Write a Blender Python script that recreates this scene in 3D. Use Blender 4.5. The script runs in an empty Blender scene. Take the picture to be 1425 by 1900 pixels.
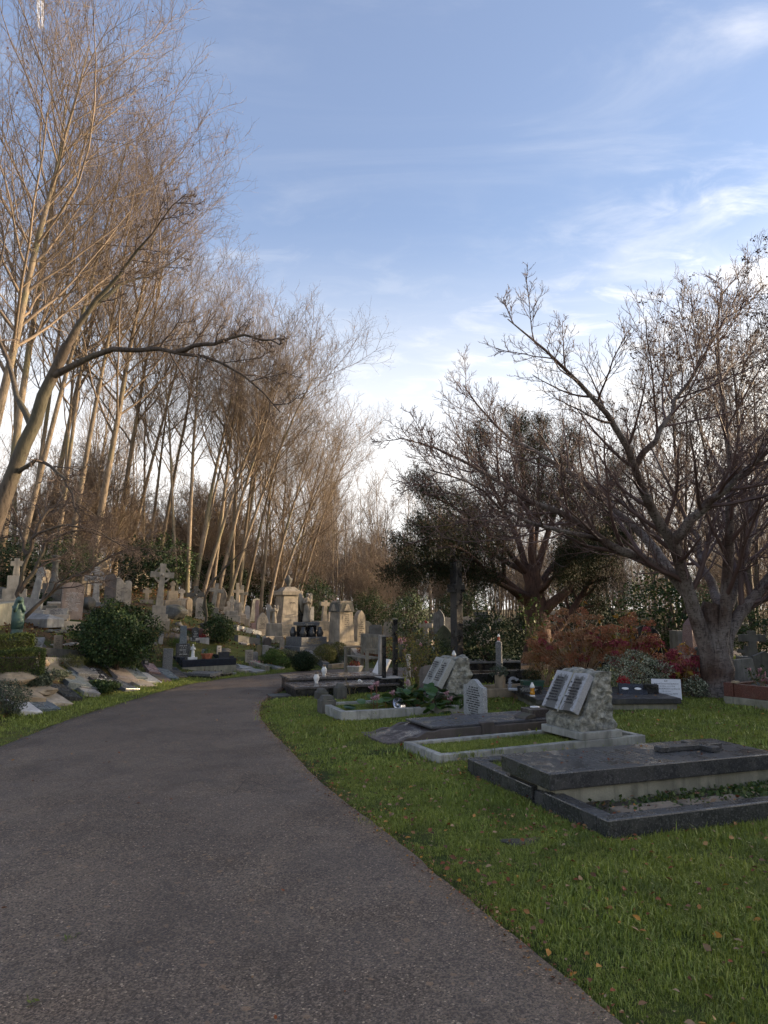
import bpy, bmesh, math, random
import numpy as np
from mathutils import Vector, Matrix, Euler
R = math.radians
scene = bpy.context.scene
COL = scene.collection
# ------------------------------------------------------------------ camera, sky, sun, exposure
F, HZ, EYE = 1300.0, 1130.0, 1.6
PITCH = math.atan((HZ - 950) / F)
cam_d = bpy.data.cameras.new('camera'); cam = bpy.data.objects.new('camera', cam_d); COL.objects.link(cam)
cam.location = (0, 0, EYE); cam.rotation_euler = (R(90) + PITCH, 0, 0)
cam_d.sensor_fit = 'VERTICAL'; cam_d.sensor_height = 36; cam_d.lens = 36 * F / 1900
cam_d.clip_start = .05; cam_d.clip_end = 20000
scene.camera = cam
SUN_AZ, SUN_EL = R(77), R(12)
world = bpy.data.worlds.new('World'); scene.world = world; world.use_nodes = True
wn, wl = world.node_tree.nodes, world.node_tree.links
wn.clear()
def W(t, **k):
    n = wn.new(t)
    for a, b in k.items(): setattr(n, a, b)
    return n
sky = W('ShaderNodeTexSky', sky_type='NISHITA', sun_disc=False)
sky.sun_elevation = SUN_EL; sky.sun_rotation = SUN_AZ; sky.air_density = 1.0; sky.dust_density = .8; sky.ozone_density = 2.0
geo = W('ShaderNodeTexCoord')
sep = W('ShaderNodeSeparateXYZ'); wl.new(geo.outputs['Generated'], sep.inputs[0])
def wmath(op, a, b=None, clamp=False):
    n = W('ShaderNodeMath', operation=op); n.use_clamp = clamp
    for i, v in enumerate((a, b)):
        if v is None: continue
        if isinstance(v, (int, float)): n.inputs[i].default_value = v
        else: wl.new(v, n.inputs[i])
    return n.outputs[0]
zc = wmath('MAXIMUM', sep.outputs[2], 0.0)
zz = wmath('ADD', zc, .12)
cx_ = wmath('DIVIDE', sep.outputs[0], zz); cy_ = wmath('DIVIDE', sep.outputs[1], zz)
comb = W('ShaderNodeCombineXYZ'); wl.new(cx_, comb.inputs[0]); wl.new(cy_, comb.inputs[1])
def cloud(scale, rot, sx, sy, detail, dist, lo, hi, loc=(0, 0, 0)):
    m = W('ShaderNodeMapping'); m.inputs['Rotation'].default_value = (0, 0, R(rot)); m.inputs['Scale'].default_value = (sx, sy, 1); m.inputs['Location'].default_value = loc
    wl.new(comb.outputs[0], m.inputs[0])
    n = W('ShaderNodeTexNoise'); n.inputs['Scale'].default_value = scale; n.inputs['Detail'].default_value = detail
    n.inputs['Distortion'].default_value = dist; n.inputs['Roughness'].default_value = .6
    wl.new(m.outputs[0], n.inputs['Vector'])
    r = W('ShaderNodeMapRange', interpolation_type='SMOOTHSTEP'); r.inputs[1].default_value = lo; r.inputs[2].default_value = hi
    wl.new(n.outputs[0], r.inputs[0]); return r.outputs[0]
wisp = cloud(1.1, 35, 1, 2.6, 9, 1.2, .46, .80)
puff = cloud(6.5, 20, 1, 1.5, 7, .6, .46, .74, (3.7, .4, 0))
big = cloud(.55, 10, 1, 1.2, 4, .5, .40, .66, (1.9, 3.3, 0))
low = W('ShaderNodeMapRange', interpolation_type='SMOOTHSTEP'); low.inputs[1].default_value = .62; low.inputs[2].default_value = .20
wl.new(zc, low.inputs[0])
vlow = W('ShaderNodeMapRange', interpolation_type='SMOOTHSTEP'); vlow.inputs[1].default_value = .52; vlow.inputs[2].default_value = .14
wl.new(zc, vlow.inputs[0])
a1 = wmath('MULTIPLY', wmath('MULTIPLY', wisp, .42), wmath('ADD', big, .25))
a2 = wmath('MULTIPLY', wmath('MULTIPLY', puff, low.outputs[0]), wmath('ADD', big, .2))
a3 = wmath('MULTIPLY', vlow.outputs[0], .93)
om = wmath('MULTIPLY', wmath('MULTIPLY', wmath('SUBTRACT', 1.0, a1, True), wmath('SUBTRACT', 1.0, a2, True)), wmath('SUBTRACT', 1.0, a3, True))
cl = wmath('SUBTRACT', 1.0, om, True)
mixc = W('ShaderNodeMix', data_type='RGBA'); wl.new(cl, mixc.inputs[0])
tint = W('ShaderNodeMix', data_type='RGBA', blend_type='MULTIPLY'); tint.inputs[0].default_value = 1.0
tint.inputs[7].default_value = (.72, .70, .72, 1)
wl.new(sky.outputs[0], tint.inputs[6])
SKYGAIN = W('ShaderNodeMix', data_type='RGBA', blend_type='ADD'); SKYGAIN.inputs[0].default_value = 1.0
SKYGAIN.inputs[7].default_value = (.42, .44, .60, 1)
wl.new(tint.outputs[2], SKYGAIN.inputs[6])
wl.new(SKYGAIN.outputs[2], mixc.inputs[6])
# the clouds are brighter towards the sun; glow boosted to fill the shaded ground
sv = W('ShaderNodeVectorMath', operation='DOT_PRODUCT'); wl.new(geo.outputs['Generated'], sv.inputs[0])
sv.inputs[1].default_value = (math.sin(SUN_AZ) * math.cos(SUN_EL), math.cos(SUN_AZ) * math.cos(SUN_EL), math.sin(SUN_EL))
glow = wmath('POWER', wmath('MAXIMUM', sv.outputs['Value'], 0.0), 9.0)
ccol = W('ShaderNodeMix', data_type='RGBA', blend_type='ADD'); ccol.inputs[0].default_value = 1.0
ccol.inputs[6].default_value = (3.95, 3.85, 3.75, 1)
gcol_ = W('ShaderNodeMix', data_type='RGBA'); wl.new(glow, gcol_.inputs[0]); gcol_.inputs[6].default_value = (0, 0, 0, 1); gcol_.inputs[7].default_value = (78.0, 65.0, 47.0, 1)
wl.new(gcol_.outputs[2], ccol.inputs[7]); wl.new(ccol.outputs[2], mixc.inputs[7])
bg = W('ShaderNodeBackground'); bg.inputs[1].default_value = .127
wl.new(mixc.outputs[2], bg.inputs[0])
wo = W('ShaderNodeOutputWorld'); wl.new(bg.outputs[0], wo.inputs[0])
sun_d = bpy.data.lights.new('sun', 'SUN'); sun = bpy.data.objects.new('sun', sun_d); COL.objects.link(sun)
sun_d.energy = 3.1; sun_d.angle = R(.6); sun_d.color = (1.0, .74, .46)
sdir = Vector((math.sin(SUN_AZ) * math.cos(SUN_EL), math.cos(SUN_AZ) * math.cos(SUN_EL), math.sin(SUN_EL)))
sun.rotation_euler = (-sdir).to_track_quat('-Z', 'Y').to_euler(); sun.location = (30, 0, 30)
scene.view_settings.view_transform = 'Standard'; scene.view_settings.look = 'None'
scene.view_settings.exposure = 1.42; scene.view_settings.gamma = 1; scene.view_settings.use_curve_mapping = False
scene.cycles.max_bounces = 5; scene.cycles.transparent_max_bounces = 6
# ------------------------------------------------------------------ projection and terrain
CT, ST = math.cos(PITCH), math.sin(PITCH)
def ray(u, v):
    a, b = u - 712.5, 950 - v
    y = F * CT - b * ST; z = F * ST + b * CT
    return a / y, z / y
def P(u, v, d):
    x, z = ray(u, v); return Vector((x * d, d, EYE + z * d))
def flat(u, v, z=0.0):
    x, zz_ = ray(u, v); d = (z - EYE) / zz_; return (x * d, d)
LE = [(-1.6, -14), (-2.6, -6), (-3.5, 0), (-4.1, 4), (-4.38, 7.5)] + [flat(*p) for p in
     [(60, 1365), (150, 1330), (250, 1300), (330, 1276), (400, 1263), (480, 1254), (560, 1247), (605, 1243)]] + [(.6, 19.6), (3.5, 21.5), (9, 25), (20, 32), (60, 50)]
RE = [(3.6, -14), (2.5, -6), (1.75, .2)] + [flat(*p) for p in
     [(1130, 1900), (940, 1740), (840, 1660), (700, 1540), (600, 1465), (540, 1400), (492, 1350), (478, 1325), (486, 1302), (522, 1280), (560, 1264), (620, 1258)]] + [(.5, 16.6), (3, 18.2), (10, 22.6), (20, 29), (60, 46)]
def resample(pts, n, ws=None):
    p = np.array(pts, float)
    q = np.vstack([2 * p[0] - p[1], p, 2 * p[-1] - p[-2]])
    out = []
    for i in range(1, len(q) - 2):          # Catmull-Rom
        for t in np.linspace(0, 1, 12, endpoint=False):
            a, b, c, d = q[i - 1:i + 3]
            out.append(.5 * ((2 * b) + (c - a) * t + (2 * a - 5 * b + 4 * c - d) * t * t + (3 * b - a - 3 * c + d) * t ** 3))
    out.append(p[-1]); out = np.array(out)
    s = np.r_[0, np.cumsum(np.linalg.norm(np.diff(out, axis=0), axis=1))]
    t = np.linspace(0, s[-1], 1200); q = np.c_[np.interp(t, s, out[:, 0]), np.interp(t, s, out[:, 1])]
    kw_ = int(1.1 / (s[-1] / 1200)) | 1; h_ = np.hanning(2 * kw_ + 1); h_ /= h_.sum()
    q2 = np.c_[[np.convolve(np.pad(q[:, i], kw_, mode='reflect', reflect_type='odd'), h_, 'valid') for i in (0, 1)]].T
    f = np.linspace(0, 1199, n)
    return np.c_[np.interp(f, np.arange(1200), q2[:, 0]), np.interp(f, np.arange(1200), q2[:, 1])]
LS, RS = resample(LE, 400), resample(RE, 400)
def sdist(poly, x, y):
    """distance to polyline, signed: positive on its left"""
    x = np.asarray(x, float); y = np.asarray(y, float); shp = x.shape; x = x.ravel(); y = y.ravel()
    best = np.full(x.shape, 1e9); sg = np.zeros(x.shape)
    for (ax, ay), (bx, by) in zip(poly[:-1], poly[1:]):
        dx, dy = bx - ax, by - ay; L = dx * dx + dy * dy + 1e-12
        t = np.clip(((x - ax) * dx + (y - ay) * dy) / L, 0, 1)
        ex, ey = x - ax - t * dx, y - ay - t * dy
        d = np.hypot(ex, ey); m = d < best
        best[m] = d[m]; sg[m] = np.sign(dx * (y - ay) - dy * (x - ax))[m]
    return (best * sg).reshape(shp)
LC, RC = LS[::2], RS[::2]
def sm(t): t = np.clip(t, 0, 1); return t * t * (3 - 2 * t)
def vnoise(x, y, s=1.0, seed=0):
    x = np.asarray(x, float) * s + seed * 17.3; y = np.asarray(y, float) * s + seed * 5.7
    return (np.sin(x * 1.3 + 1.7 * np.sin(y * .9)) + np.sin(y * 1.7 + 1.3 * np.sin(x * 1.1 + 2)) + .5 * np.sin(x * 3.1 + y * 2.3) + .5 * np.sin(y * 3.7 - x * 2.1)) / 3
def hgt(x, y):
    x = np.asarray(x, float); y = np.asarray(y, float)
    s = sdist(LC, x, y); r = -sdist(RC, x, y)
    fac = np.interp(x + .25 * (y - 19), [-6.1, -5, -3.9, -2.9, -1.7, 1], [1, .76, .65, .42, .3, .2])
    b = np.maximum(s - .85, 0)
    b = 2.6 * (1 - np.exp(-b * .5 / 2.6)) * fac * sm((s - .5) / 1.0)
    off = np.maximum(s, r)
    n = .03 * vnoise(x, y, 1.3) + .10 * vnoise(x, y, .33, 2) * sm((off - 4) / 6)
    z = b + (n + .03) * sm((off - .22) / .9)
    return z
def h1(x, y): return float(hgt(np.array([x]), np.array([y]))[0])
def G(u, v, dmin=3.0, dmax=70):
    x, z = ray(u, v)
    d = np.linspace(dmin, dmax, 900)
    gap = EYE + z * d - hgt(x * d, d)
    k = np.where(gap <= 0)[0]
    if len(k) == 0:
        i = int(np.argmin(gap)); dd = d[i]
    else:
        i = k[0]; dd = d[i] if i == 0 else d[i - 1] + (d[i] - d[i - 1]) * gap[i - 1] / (gap[i - 1] - gap[i] + 1e-9)
    return Vector((x * dd, dd, h1(x * dd, dd)))
def on(x, y): return Vector((x, y, h1(x, y)))
FP = []            # footprints where no grass grows
# ------------------------------------------------------------------ material helpers
def mat(name):
    m = bpy.data.materials.new(name); m.use_nodes = True; nt = m.node_tree; nt.nodes.clear()
    o = nt.nodes.new('ShaderNodeOutputMaterial'); b = nt.nodes.new('ShaderNodeBsdfPrincipled'); nt.links.new(b.outputs[0], o.inputs[0])
    return m, nt, b
class N:
    def __init__(s, nt, coord='pos'):
        s.nt = nt
        if coord == 'pos': s.v = nt.nodes.new('ShaderNodeNewGeometry').outputs['Position']
        else: s.v = nt.nodes.new('ShaderNodeTexCoord').outputs['Object']
    def put(s, i, v):
        if isinstance(v, (int, float)): i.default_value = v
        elif isinstance(v, tuple): i.default_value = v if len(v) == 4 or i.type == 'VECTOR' else v + (1,)
        else: s.nt.links.new(v, i)
    def noise(s, sc, det=4, ro=.55, vec=None, dist=0.0):
        n = s.nt.nodes.new('ShaderNodeTexNoise'); s.put(n.inputs['Vector'], vec or s.v); n.inputs['Scale'].default_value = sc
        n.inputs['Detail'].default_value = det; n.inputs['Roughness'].default_value = ro; n.inputs['Distortion'].default_value = dist; return n.outputs[0]
    def vor(s, sc, feat='F1', out='Distance', vec=None, rand=1.0):
        n = s.nt.nodes.new('ShaderNodeTexVoronoi'); n.feature = feat; s.put(n.inputs['Vector'], vec or s.v); n.inputs['Scale'].default_value = sc
        n.inputs['Randomness'].default_value = rand; return n.outputs[out]
    def map(s, scale=(1, 1, 1), rot=(0, 0, 0)):
        n = s.nt.nodes.new('ShaderNodeMapping'); s.put(n.inputs[0], s.v); n.inputs['Scale'].default_value = scale; n.inputs['Rotation'].default_value = rot; return n.outputs[0]
    def rng(s, v, a, b, c=0.0, d=1.0):
        n = s.nt.nodes.new('ShaderNodeMapRange'); n.interpolation_type = 'SMOOTHSTEP'; s.put(n.inputs[0], v)
        for i, q in enumerate((a, b, c, d)): n.inputs[i + 1].default_value = q
        return n.outputs[0]
    def mix(s, f, a, b, bt='MIX'):
        n = s.nt.nodes.new('ShaderNodeMix'); n.data_type = 'RGBA'; n.blend_type = bt
        s.put(n.inputs[0], f); s.put(n.inputs[6], a); s.put(n.inputs[7], b); return n.outputs[2]
    def math(s, op, a, b=0.0):
        n = s.nt.nodes.new('ShaderNodeMath'); n.operation = op; s.put(n.inputs[0], a); s.put(n.inputs[1], b); return n.outputs[0]
    def bump(s, h, dist, st=1.0, prev=None):
        n = s.nt.nodes.new('ShaderNodeBump'); n.inputs['Distance'].default_value = dist; n.inputs['Strength'].default_value = st; s.put(n.inputs['Height'], h)
        if prev: s.nt.links.new(prev, n.inputs['Normal'])
        return n.outputs[0]
    def sepz(s, v, i=2):
        n = s.nt.nodes.new('ShaderNodeSeparateXYZ'); s.put(n.inputs[0], v); return n.outputs[i]
    def normal_z(s):
        return s.sepz(s.nt.nodes.new('ShaderNodeNewGeometry').outputs['Normal'])
    def rnd(s): return s.nt.nodes.new('ShaderNodeNewGeometry').outputs['Random Per Island']
    def ornd(s): return s.nt.nodes.new('ShaderNodeObjectInfo').outputs['Random']
    def ramp(s, v, stops, const=False):
        n = s.nt.nodes.new('ShaderNodeValToRGB'); s.put(n.inputs[0], v); e = n.color_ramp.elements
        if const: n.color_ramp.interpolation = 'CONSTANT'
        while len(e) < len(stops): e.new(.5)
        for q, (p, c) in zip(e, stops): q.position = p; q.color = c + (1,)
        return n.outputs[0]
def k3(c, f): return tuple(min(1, x * f) for x in c)
STONES = {}
def stone(name, c, rough=.8, moss=.25, dirt=.5, rel=.004, mosscol=(.07, .08, .025), lichen=.25):
    """weathered stone: mottled colour, dark rain streaks, moss on the upward faces"""
    if name in STONES: return STONES[name]
    m, nt, b = mat(name); n = N(nt)
    base = n.mix(n.rng(n.noise(5, 5), .35, .65), k3(c, .72), k3(c, 1.15))
    base = n.mix(n.math('MULTIPLY', n.rng(n.noise(1.0, 4, vec=n.map((14, 14, 1.6))), .48, .72), dirt), base, k3(c, .28))
    base = n.mix(n.math('MULTIPLY', n.rng(n.vor(26), .28, .12), n.math('MULTIPLY', n.rng(n.noise(3, 3), .5, .65), lichen)), base, (.42, .43, .36))
    up = n.math('MULTIPLY', n.rng(n.normal_z(), .3, .9, .35, 1.0), n.rng(n.noise(4, 5), .5, .66))
    base = n.mix(n.math('MULTIPLY', up, moss), base, mosscol)
    base = n.mix(n.rng(n.noise(90, 2), .3, .7, 0, .25), base, k3(c, .5))
    n.put(b.inputs['Base Color'], base); b.inputs['Roughness'].default_value = rough
    h = n.math('ADD', n.noise(30, 6), n.math('MULTIPLY', n.noise(6, 4), 2.0))
    n.put(b.inputs['Normal'], n.bump(h, rel, .8))
    STONES[name] = m; return m
def granite(name, c, spec=(.3, .3, .3), rough=.25, sp=.5, dirt=.25, wet=.3, scale=260):
    if name in STONES: return STONES[name]
    m, nt, b = mat(name); n = N(nt)
    cell = n.sepz(n.vor(scale * .62, out='Color'), 0)
    base = n.mix(cell, k3(c, .65), k3(c, 1.2)); base = n.mix(n.rng(cell, .78, .92, 0, sp), base, spec)
    base = n.mix(n.rng(n.noise(scale * .4, 2), .45, .7, 0, .5), base, k3(c, .4))
    base = n.mix(n.math('MULTIPLY', n.rng(n.noise(3.5, 6, .65), .5, .68), dirt), base, (.16, .15, .11))
    n.put(b.inputs['Base Color'], base)
    n.put(b.inputs['Roughness'], n.rng(n.noise(5, 6, .7), .42, .6, rough, rough + wet))
    n.put(b.inputs['Normal'], n.bump(n.noise(60, 4), .0006, .5))
    STONES[name] = m; return m
def plain(name, c, rough=.6, metal=0.0, var=.2, sc=20, spec=.5):
    if name in STONES: return STONES[name]
    m, nt, b = mat(name); n = N(nt)
    n.put(b.inputs['Base Color'], n.mix(n.rng(n.noise(sc, 4), .3, .7), k3(c, 1 - var), k3(c, 1 + var)))
    b.inputs['Roughness'].default_value = rough; b.inputs['Metallic'].default_value = metal; b.inputs['Specular IOR Level'].default_value = spec
    STONES[name] = m; return m
def leafmat(name, stops, rough=.45, trans=.12, const=False, patch=None):
    if name in STONES: return STONES[name]
    m, nt, b = mat(name); n = N(nt)
    col = n.ramp(n.rnd(), stops, const)
    if patch: col = n.mix(n.rng(n.noise(1.4, 3), .4, .65, 0, patch[1]), col, patch[0])
    n.put(b.inputs['Base Color'], col); b.inputs['Roughness'].default_value = rough
    b.inputs['Specular IOR Level'].default_value = .22
    if trans:
        t = nt.nodes.new('ShaderNodeBsdfTranslucent'); nt.links.new(col, t.inputs[0])
        mx = nt.nodes.new('ShaderNodeMixShader'); mx.inputs[0].default_value = trans
        nt.links.new(b.outputs[0], mx.inputs[1]); nt.links.new(t.outputs[0], mx.inputs[2])
        nt.links.new(mx.outputs[0], nt.nodes['Material Output'].inputs[0])
    STONES[name] = m; return m
def barkmat(name, c, c2, sc=(8, 8, 2), dark=.35, bands=False, algae=None):
    m, nt, b = mat(name); n = N(nt)
    base = n.mix(n.rng(n.noise(1.6, 5), .35, .65), c, c2)
    v = n.map(sc)
    g = n.noise(3.0, 6, .65, vec=v)
    base = n.mix(n.rng(g, .52, .36, 0, dark + .3), base, k3(c, .3))
    h = g
    if bands:
        g2 = n.noise(4.0, 3, .5, vec=n.map((3.0, 3.0, 26)))
        base = n.mix(n.rng(g2, .56, .66, 0, .8), base, k3(c, .16)); h = n.math('SUBTRACT', g, n.math('MULTIPLY', g2, 1.2))
    if algae: base = n.mix(n.rng(n.noise(.8, 4), .5, .65, 0, .6), base, algae)
    n.put(b.inputs['Base Color'], base); b.inputs['Roughness'].default_value = .8; b.inputs['Specular IOR Level'].default_value = .3
    n.put(b.inputs['Normal'], n.bump(h, .02, .8))
    return m
# ------------------------------------------------------------------ object helpers
def mesh_np(name, V, Fq, smooth=False, mats=()):
    """V (n,3); Fq (m,3|4) int array or list of lists"""
    me = bpy.data.meshes.new(name)
    if isinstance(Fq, np.ndarray):
        k = Fq.shape[1]; V = np.ascontiguousarray(V, dtype=np.float32)
        me.vertices.add(len(V)); me.vertices.foreach_set('co', V.ravel())
        me.loops.add(Fq.size); me.loops.foreach_set('vertex_index', Fq.astype(np.int32).ravel())
        me.polygons.add(len(Fq)); me.polygons.foreach_set('loop_start', np.arange(0, Fq.size, k, dtype=np.int32))
        try: me.polygons.foreach_set('loop_total', np.full(len(Fq), k, dtype=np.int32))
        except Exception: pass
        me.update(calc_edges=True)
    else:
        me.from_pydata([tuple(v) for v in V], [], Fq); me.update()
    if smooth: me.polygons.foreach_set('use_smooth', np.ones(len(me.polygons), dtype=bool))
    for m in mats: me.materials.append(m)
    return me
def tag(o, label=None, cat=None, group=None, kind=None):
    if label: o['label'] = label
    if cat: o['category'] = cat
    if group: o['group'] = group
    if kind: o['kind'] = kind
    return o
LAB = {}
def thing(name, label, cat, loc=(0, 0, 0), rz=0.0, group=None, rx=0.0, ry=0.0):
    o = bpy.data.objects.new(name, None); COL.objects.link(o); o.empty_display_size = .2
    o.location = loc; o.rotation_euler = (rx, ry, rz)
    LAB.setdefault(label, []).append(name)
    return tag(o, label, cat, group, 'thing')
def link(name, me, parent=None, loc=None, rz=None):
    o = bpy.data.objects.new(name, me); COL.objects.link(o)
    if parent: o.parent = parent
    if loc is not None: o.location = loc
    if rz is not None: o.rotation_euler = (0, 0, rz)
    return o
class B:
    """collects shapes into one mesh"""
    def __init__(s): s.v = []; s.f = []
    def add(s, vs, fs, M=None):
        k = len(s.v)
        s.v += [tuple(M @ Vector(v)) if M else tuple(v) for v in vs]; s.f += [[k + i for i in f] for f in fs]; return s
    def box(s, x0, x1, y0, y1, z0, z1, M=None, tx=0, ty=0):
        """tx, ty: how much the top is inset"""
        vs = [(x0, y0, z0), (x1, y0, z0), (x1, y1, z0), (x0, y1, z0), (x0 + tx, y0 + ty, z1), (x1 - tx, y0 + ty, z1), (x1 - tx, y1 - ty, z1), (x0 + tx, y1 - ty, z1)]
        return s.add(vs, [[3, 2, 1, 0], [4, 5, 6, 7], [0, 1, 5, 4], [1, 2, 6, 5], [2, 3, 7, 6], [3, 0, 4, 7]], M)
    def prism(s, pts, y0, y1, M=None, axis='y'):
        """outline in XZ (counter-clockwise seen from -Y), extruded along Y; axis x: outline in YZ, extruded along X"""
        n = len(pts)
        if axis == 'y': vs = [(a, y0, b) for a, b in pts] + [(a, y1, b) for a, b in pts]
        else: vs = [(y0, a, b) for a, b in pts] + [(y1, a, b) for a, b in pts]
        fs = [list(range(n)), list(range(2 * n - 1, n - 1, -1))] + [[i, i + n, (i + 1) % n + n, (i + 1) % n] for i in range(n)]
        return s.add(vs, fs, M)
    def lathe(s, prof, seg=16, M=None, c=(0, 0), sx=1.0, sy=1.0, cap=True):
        vs, fs = [], []
        for r, z in prof:
            for i in range(seg):
                a = 2 * math.pi * i / seg; vs.append((c[0] + r * sx * math.cos(a), c[1] + r * sy * math.sin(a), z))
        for j in range(len(prof) - 1):
            for i in range(seg):
                k = (i + 1) % seg; fs.append([j * seg + i, j * seg + k, (j + 1) * seg + k, (j + 1) * seg + i])
        if cap: fs += [list(range(seg))[::-1], [(len(prof) - 1) * seg + i for i in range(seg)]]
        return s.add(vs, fs, M)
    def loft(s, rings, seg=14, M=None, wob=0.0, folds=0):
        """rings (cx, cy, z, rx, ry)"""
        vs, fs = [], []
        for j, (cx, cy, z, rx, ry) in enumerate(rings):
            for i in range(seg):
                a = 2 * math.pi * i / seg; w = 1 + wob * math.sin(folds * a + j * .35)
                vs.append((cx + rx * w * math.cos(a), cy + ry * w * math.sin(a), z))
        for j in range(len(rings) - 1):
            for i in range(seg):
                k = (i + 1) % seg; fs.append([j * seg + i, j * seg + k, (j + 1) * seg + k, (j + 1) * seg + i])
        fs += [list(range(seg))[::-1], [(len(rings) - 1) * seg + i for i in range(seg)]]
        return s.add(vs, fs, M)
    def tube(s, pts, rad, seg=6):
        P_ = np.array([[list(p) for p in pts]], float); Rr = np.array([rad if hasattr(rad, '__len__') else [rad] * len(pts)], float)
        V, Fq = tubes_np([(P_, Rr)], seg); return s.add([tuple(v) for v in V], Fq.tolist())
    def mesh(s, name, m, smooth=False):
        return mesh_np(name, s.v, s.f, smooth, [m] if m else [])
    def to(s, name, m, parent=None, smooth=False, bev=None, loc=None, rz=None):
        o = link(name, s.mesh(name, m, smooth), parent, loc, rz)
        if bev:
            q = o.modifiers.new('bevel', 'BEVEL'); q.width = bev; q.segments = 2; q.limit_method = 'ANGLE'; q.angle_limit = R(35)
        return o
def tubes_np(groups, seg):
    Vs, Fs, k = [], [], 0
    for P_, Rr in groups:
        n, K, _ = P_.shape
        T = np.empty_like(P_); T[:, 1:-1] = P_[:, 2:] - P_[:, :-2]; T[:, 0] = P_[:, 1] - P_[:, 0]; T[:, -1] = P_[:, -1] - P_[:, -2]
        T /= np.linalg.norm(T, axis=2, keepdims=True) + 1e-9
        m = T.mean(axis=1); m /= np.linalg.norm(m, axis=1, keepdims=True) + 1e-9
        ref = np.where(np.abs(m[:, 2:3]) > .8, np.array([[1., 0, 0]]), np.array([[0, 0, 1.]]))[:, None, :]
        A = np.cross(T, ref); A /= np.linalg.norm(A, axis=2, keepdims=True) + 1e-9
        Bv = np.cross(T, A)
        a = np.arange(seg) * 2 * math.pi / seg
        V = P_[:, :, None, :] + Rr[:, :, None, None] * (A[:, :, None, :] * np.cos(a)[None, None, :, None] + Bv[:, :, None, :] * np.sin(a)[None, None, :, None])
        Vs.append(V.reshape(-1, 3))
        i, j, c = np.meshgrid(np.arange(n), np.arange(K - 1), np.arange(seg), indexing='ij')
        base = (i * K + j) * seg; c2 = (c + 1) % seg
        Fq = np.stack([base + c, base + seg + c, base + seg + c2, base + c2], -1).reshape(-1, 4)[:, ::-1]
        Fs.append(Fq + k); k += n * K * seg
    return np.concatenate(Vs), np.concatenate(Fs)
def grow(par, n, t0, t1, ang, lf, shape, K, rf, rmin, up, wob, rng, taper=.3, absl=None, flatz=1.0):
    P_, Rr = par; N_, Kp, _ = P_.shape
    L = np.linalg.norm(np.diff(P_, axis=1), axis=2).sum(1)
    t = t0 + (t1 - t0) * ((np.arange(n)[None] + rng.random((N_, n))) / n)
    f = np.clip(t * (Kp - 1), 0, Kp - 1.001); i = f.astype(int); fr = (f - i)[..., None]
    ar = np.arange(N_)[:, None]
    p0, p1 = P_[ar, i], P_[ar, i + 1]
    pos = p0 * (1 - fr) + p1 * fr; tan = p1 - p0; tan /= np.linalg.norm(tan, axis=2, keepdims=True) + 1e-9
    rad = (Rr[ar, i] * (1 - fr[..., 0]) + Rr[ar, i + 1] * fr[..., 0])
    az = 2.4 * np.arange(n)[None] + rng.random((N_, 1)) * 6.28 + rng.normal(0, .5, (N_, n))
    a = np.cross(tan, np.array([.31, .17, .9])); a /= np.linalg.norm(a, axis=2, keepdims=True) + 1e-9
    b = np.cross(tan, a)
    an = R(ang) * (1 + rng.normal(0, .2, (N_, n)))
    d = tan * np.cos(an)[..., None] + (a * np.cos(az)[..., None] + b * np.sin(az)[..., None]) * np.sin(an)[..., None]
    d[..., 2] *= flatz
    ln = (L[:, None] * lf if absl is None else absl) * (1 - shape * t) * rng.uniform(.65, 1.25, (N_, n))
    r0 = np.maximum(np.minimum(rad * rf, ln * .06), rmin)
    pos = pos.reshape(-1, 3); d = d.reshape(-1, 3); ln = ln.reshape(-1); r0 = r0.reshape(-1)
    out = np.empty((len(pos), K, 3)); out[:, 0] = pos
    for k in range(1, K):
        d = d / (np.linalg.norm(d, axis=1, keepdims=True) + 1e-9)
        d = d + rng.normal(0, wob, d.shape); d[:, 2] += up / (K - 1)
        d /= np.linalg.norm(d, axis=1, keepdims=True) + 1e-9
        out[:, k] = out[:, k - 1] + d * (ln / (K - 1))[:, None]
    Ro = r0[:, None] * np.linspace(1, taper, K)[None]
    return out, np.maximum(Ro, rmin * .6)
def stems(specs, K, rng, wob=.03):
    """specs: (x, y, height, leanx, leany, r0, curve)"""
    out = np.empty((len(specs), K, 3)); Ro = np.empty((len(specs), K))
    for q, (x, y, h, lx, ly, r0, cv) in enumerate(specs):
        t = np.linspace(0, 1, K); w = np.cumsum(rng.normal(0, wob * h / K, (K, 2)), axis=0)
        out[q, :, 0] = x + lx * h * (t - cv * t * (1 - t)) + w[:, 0] * t
        out[q, :, 1] = y + ly * h * (t - cv * t * (1 - t)) + w[:, 1] * t
        out[q, :, 2] = h * t - .25 * (1 - t)
        Ro[q] = .68 * r0 * (1 - t) ** .8 * .93 + .012; Ro[q, 0] *= 1.35
    return out, Ro
def leaves_np(pos, size, rng, asp=.5, bend=.25, nrm=None, droop=0.0):
    n = len(pos)
    d = rng.normal(0, 1, (n, 3)); d[:, 2] -= droop
    d /= np.linalg.norm(d, axis=1, keepdims=True)
    q = rng.normal(0, 1, (n, 3)) if nrm is None else nrm + rng.normal(0, .45, (n, 3))
    s = np.cross(d, q); s /= np.linalg.norm(s, axis=1, keepdims=True) + 1e-9
    u = np.cross(s, d)
    sz = (size * rng.uniform(.6, 1.3, n))[:, None]
    p0 = pos; p2 = pos + d * sz; m = pos + d * sz * .5 + u * sz * bend * .3
    p1 = m + s * sz * asp * .5; p3 = m - s * sz * asp * .5
    V = np.stack([p0, p1, p2, p3], 1).reshape(-1, 3)
    return V, np.arange(n * 4).reshape(-1, 4)
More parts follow.
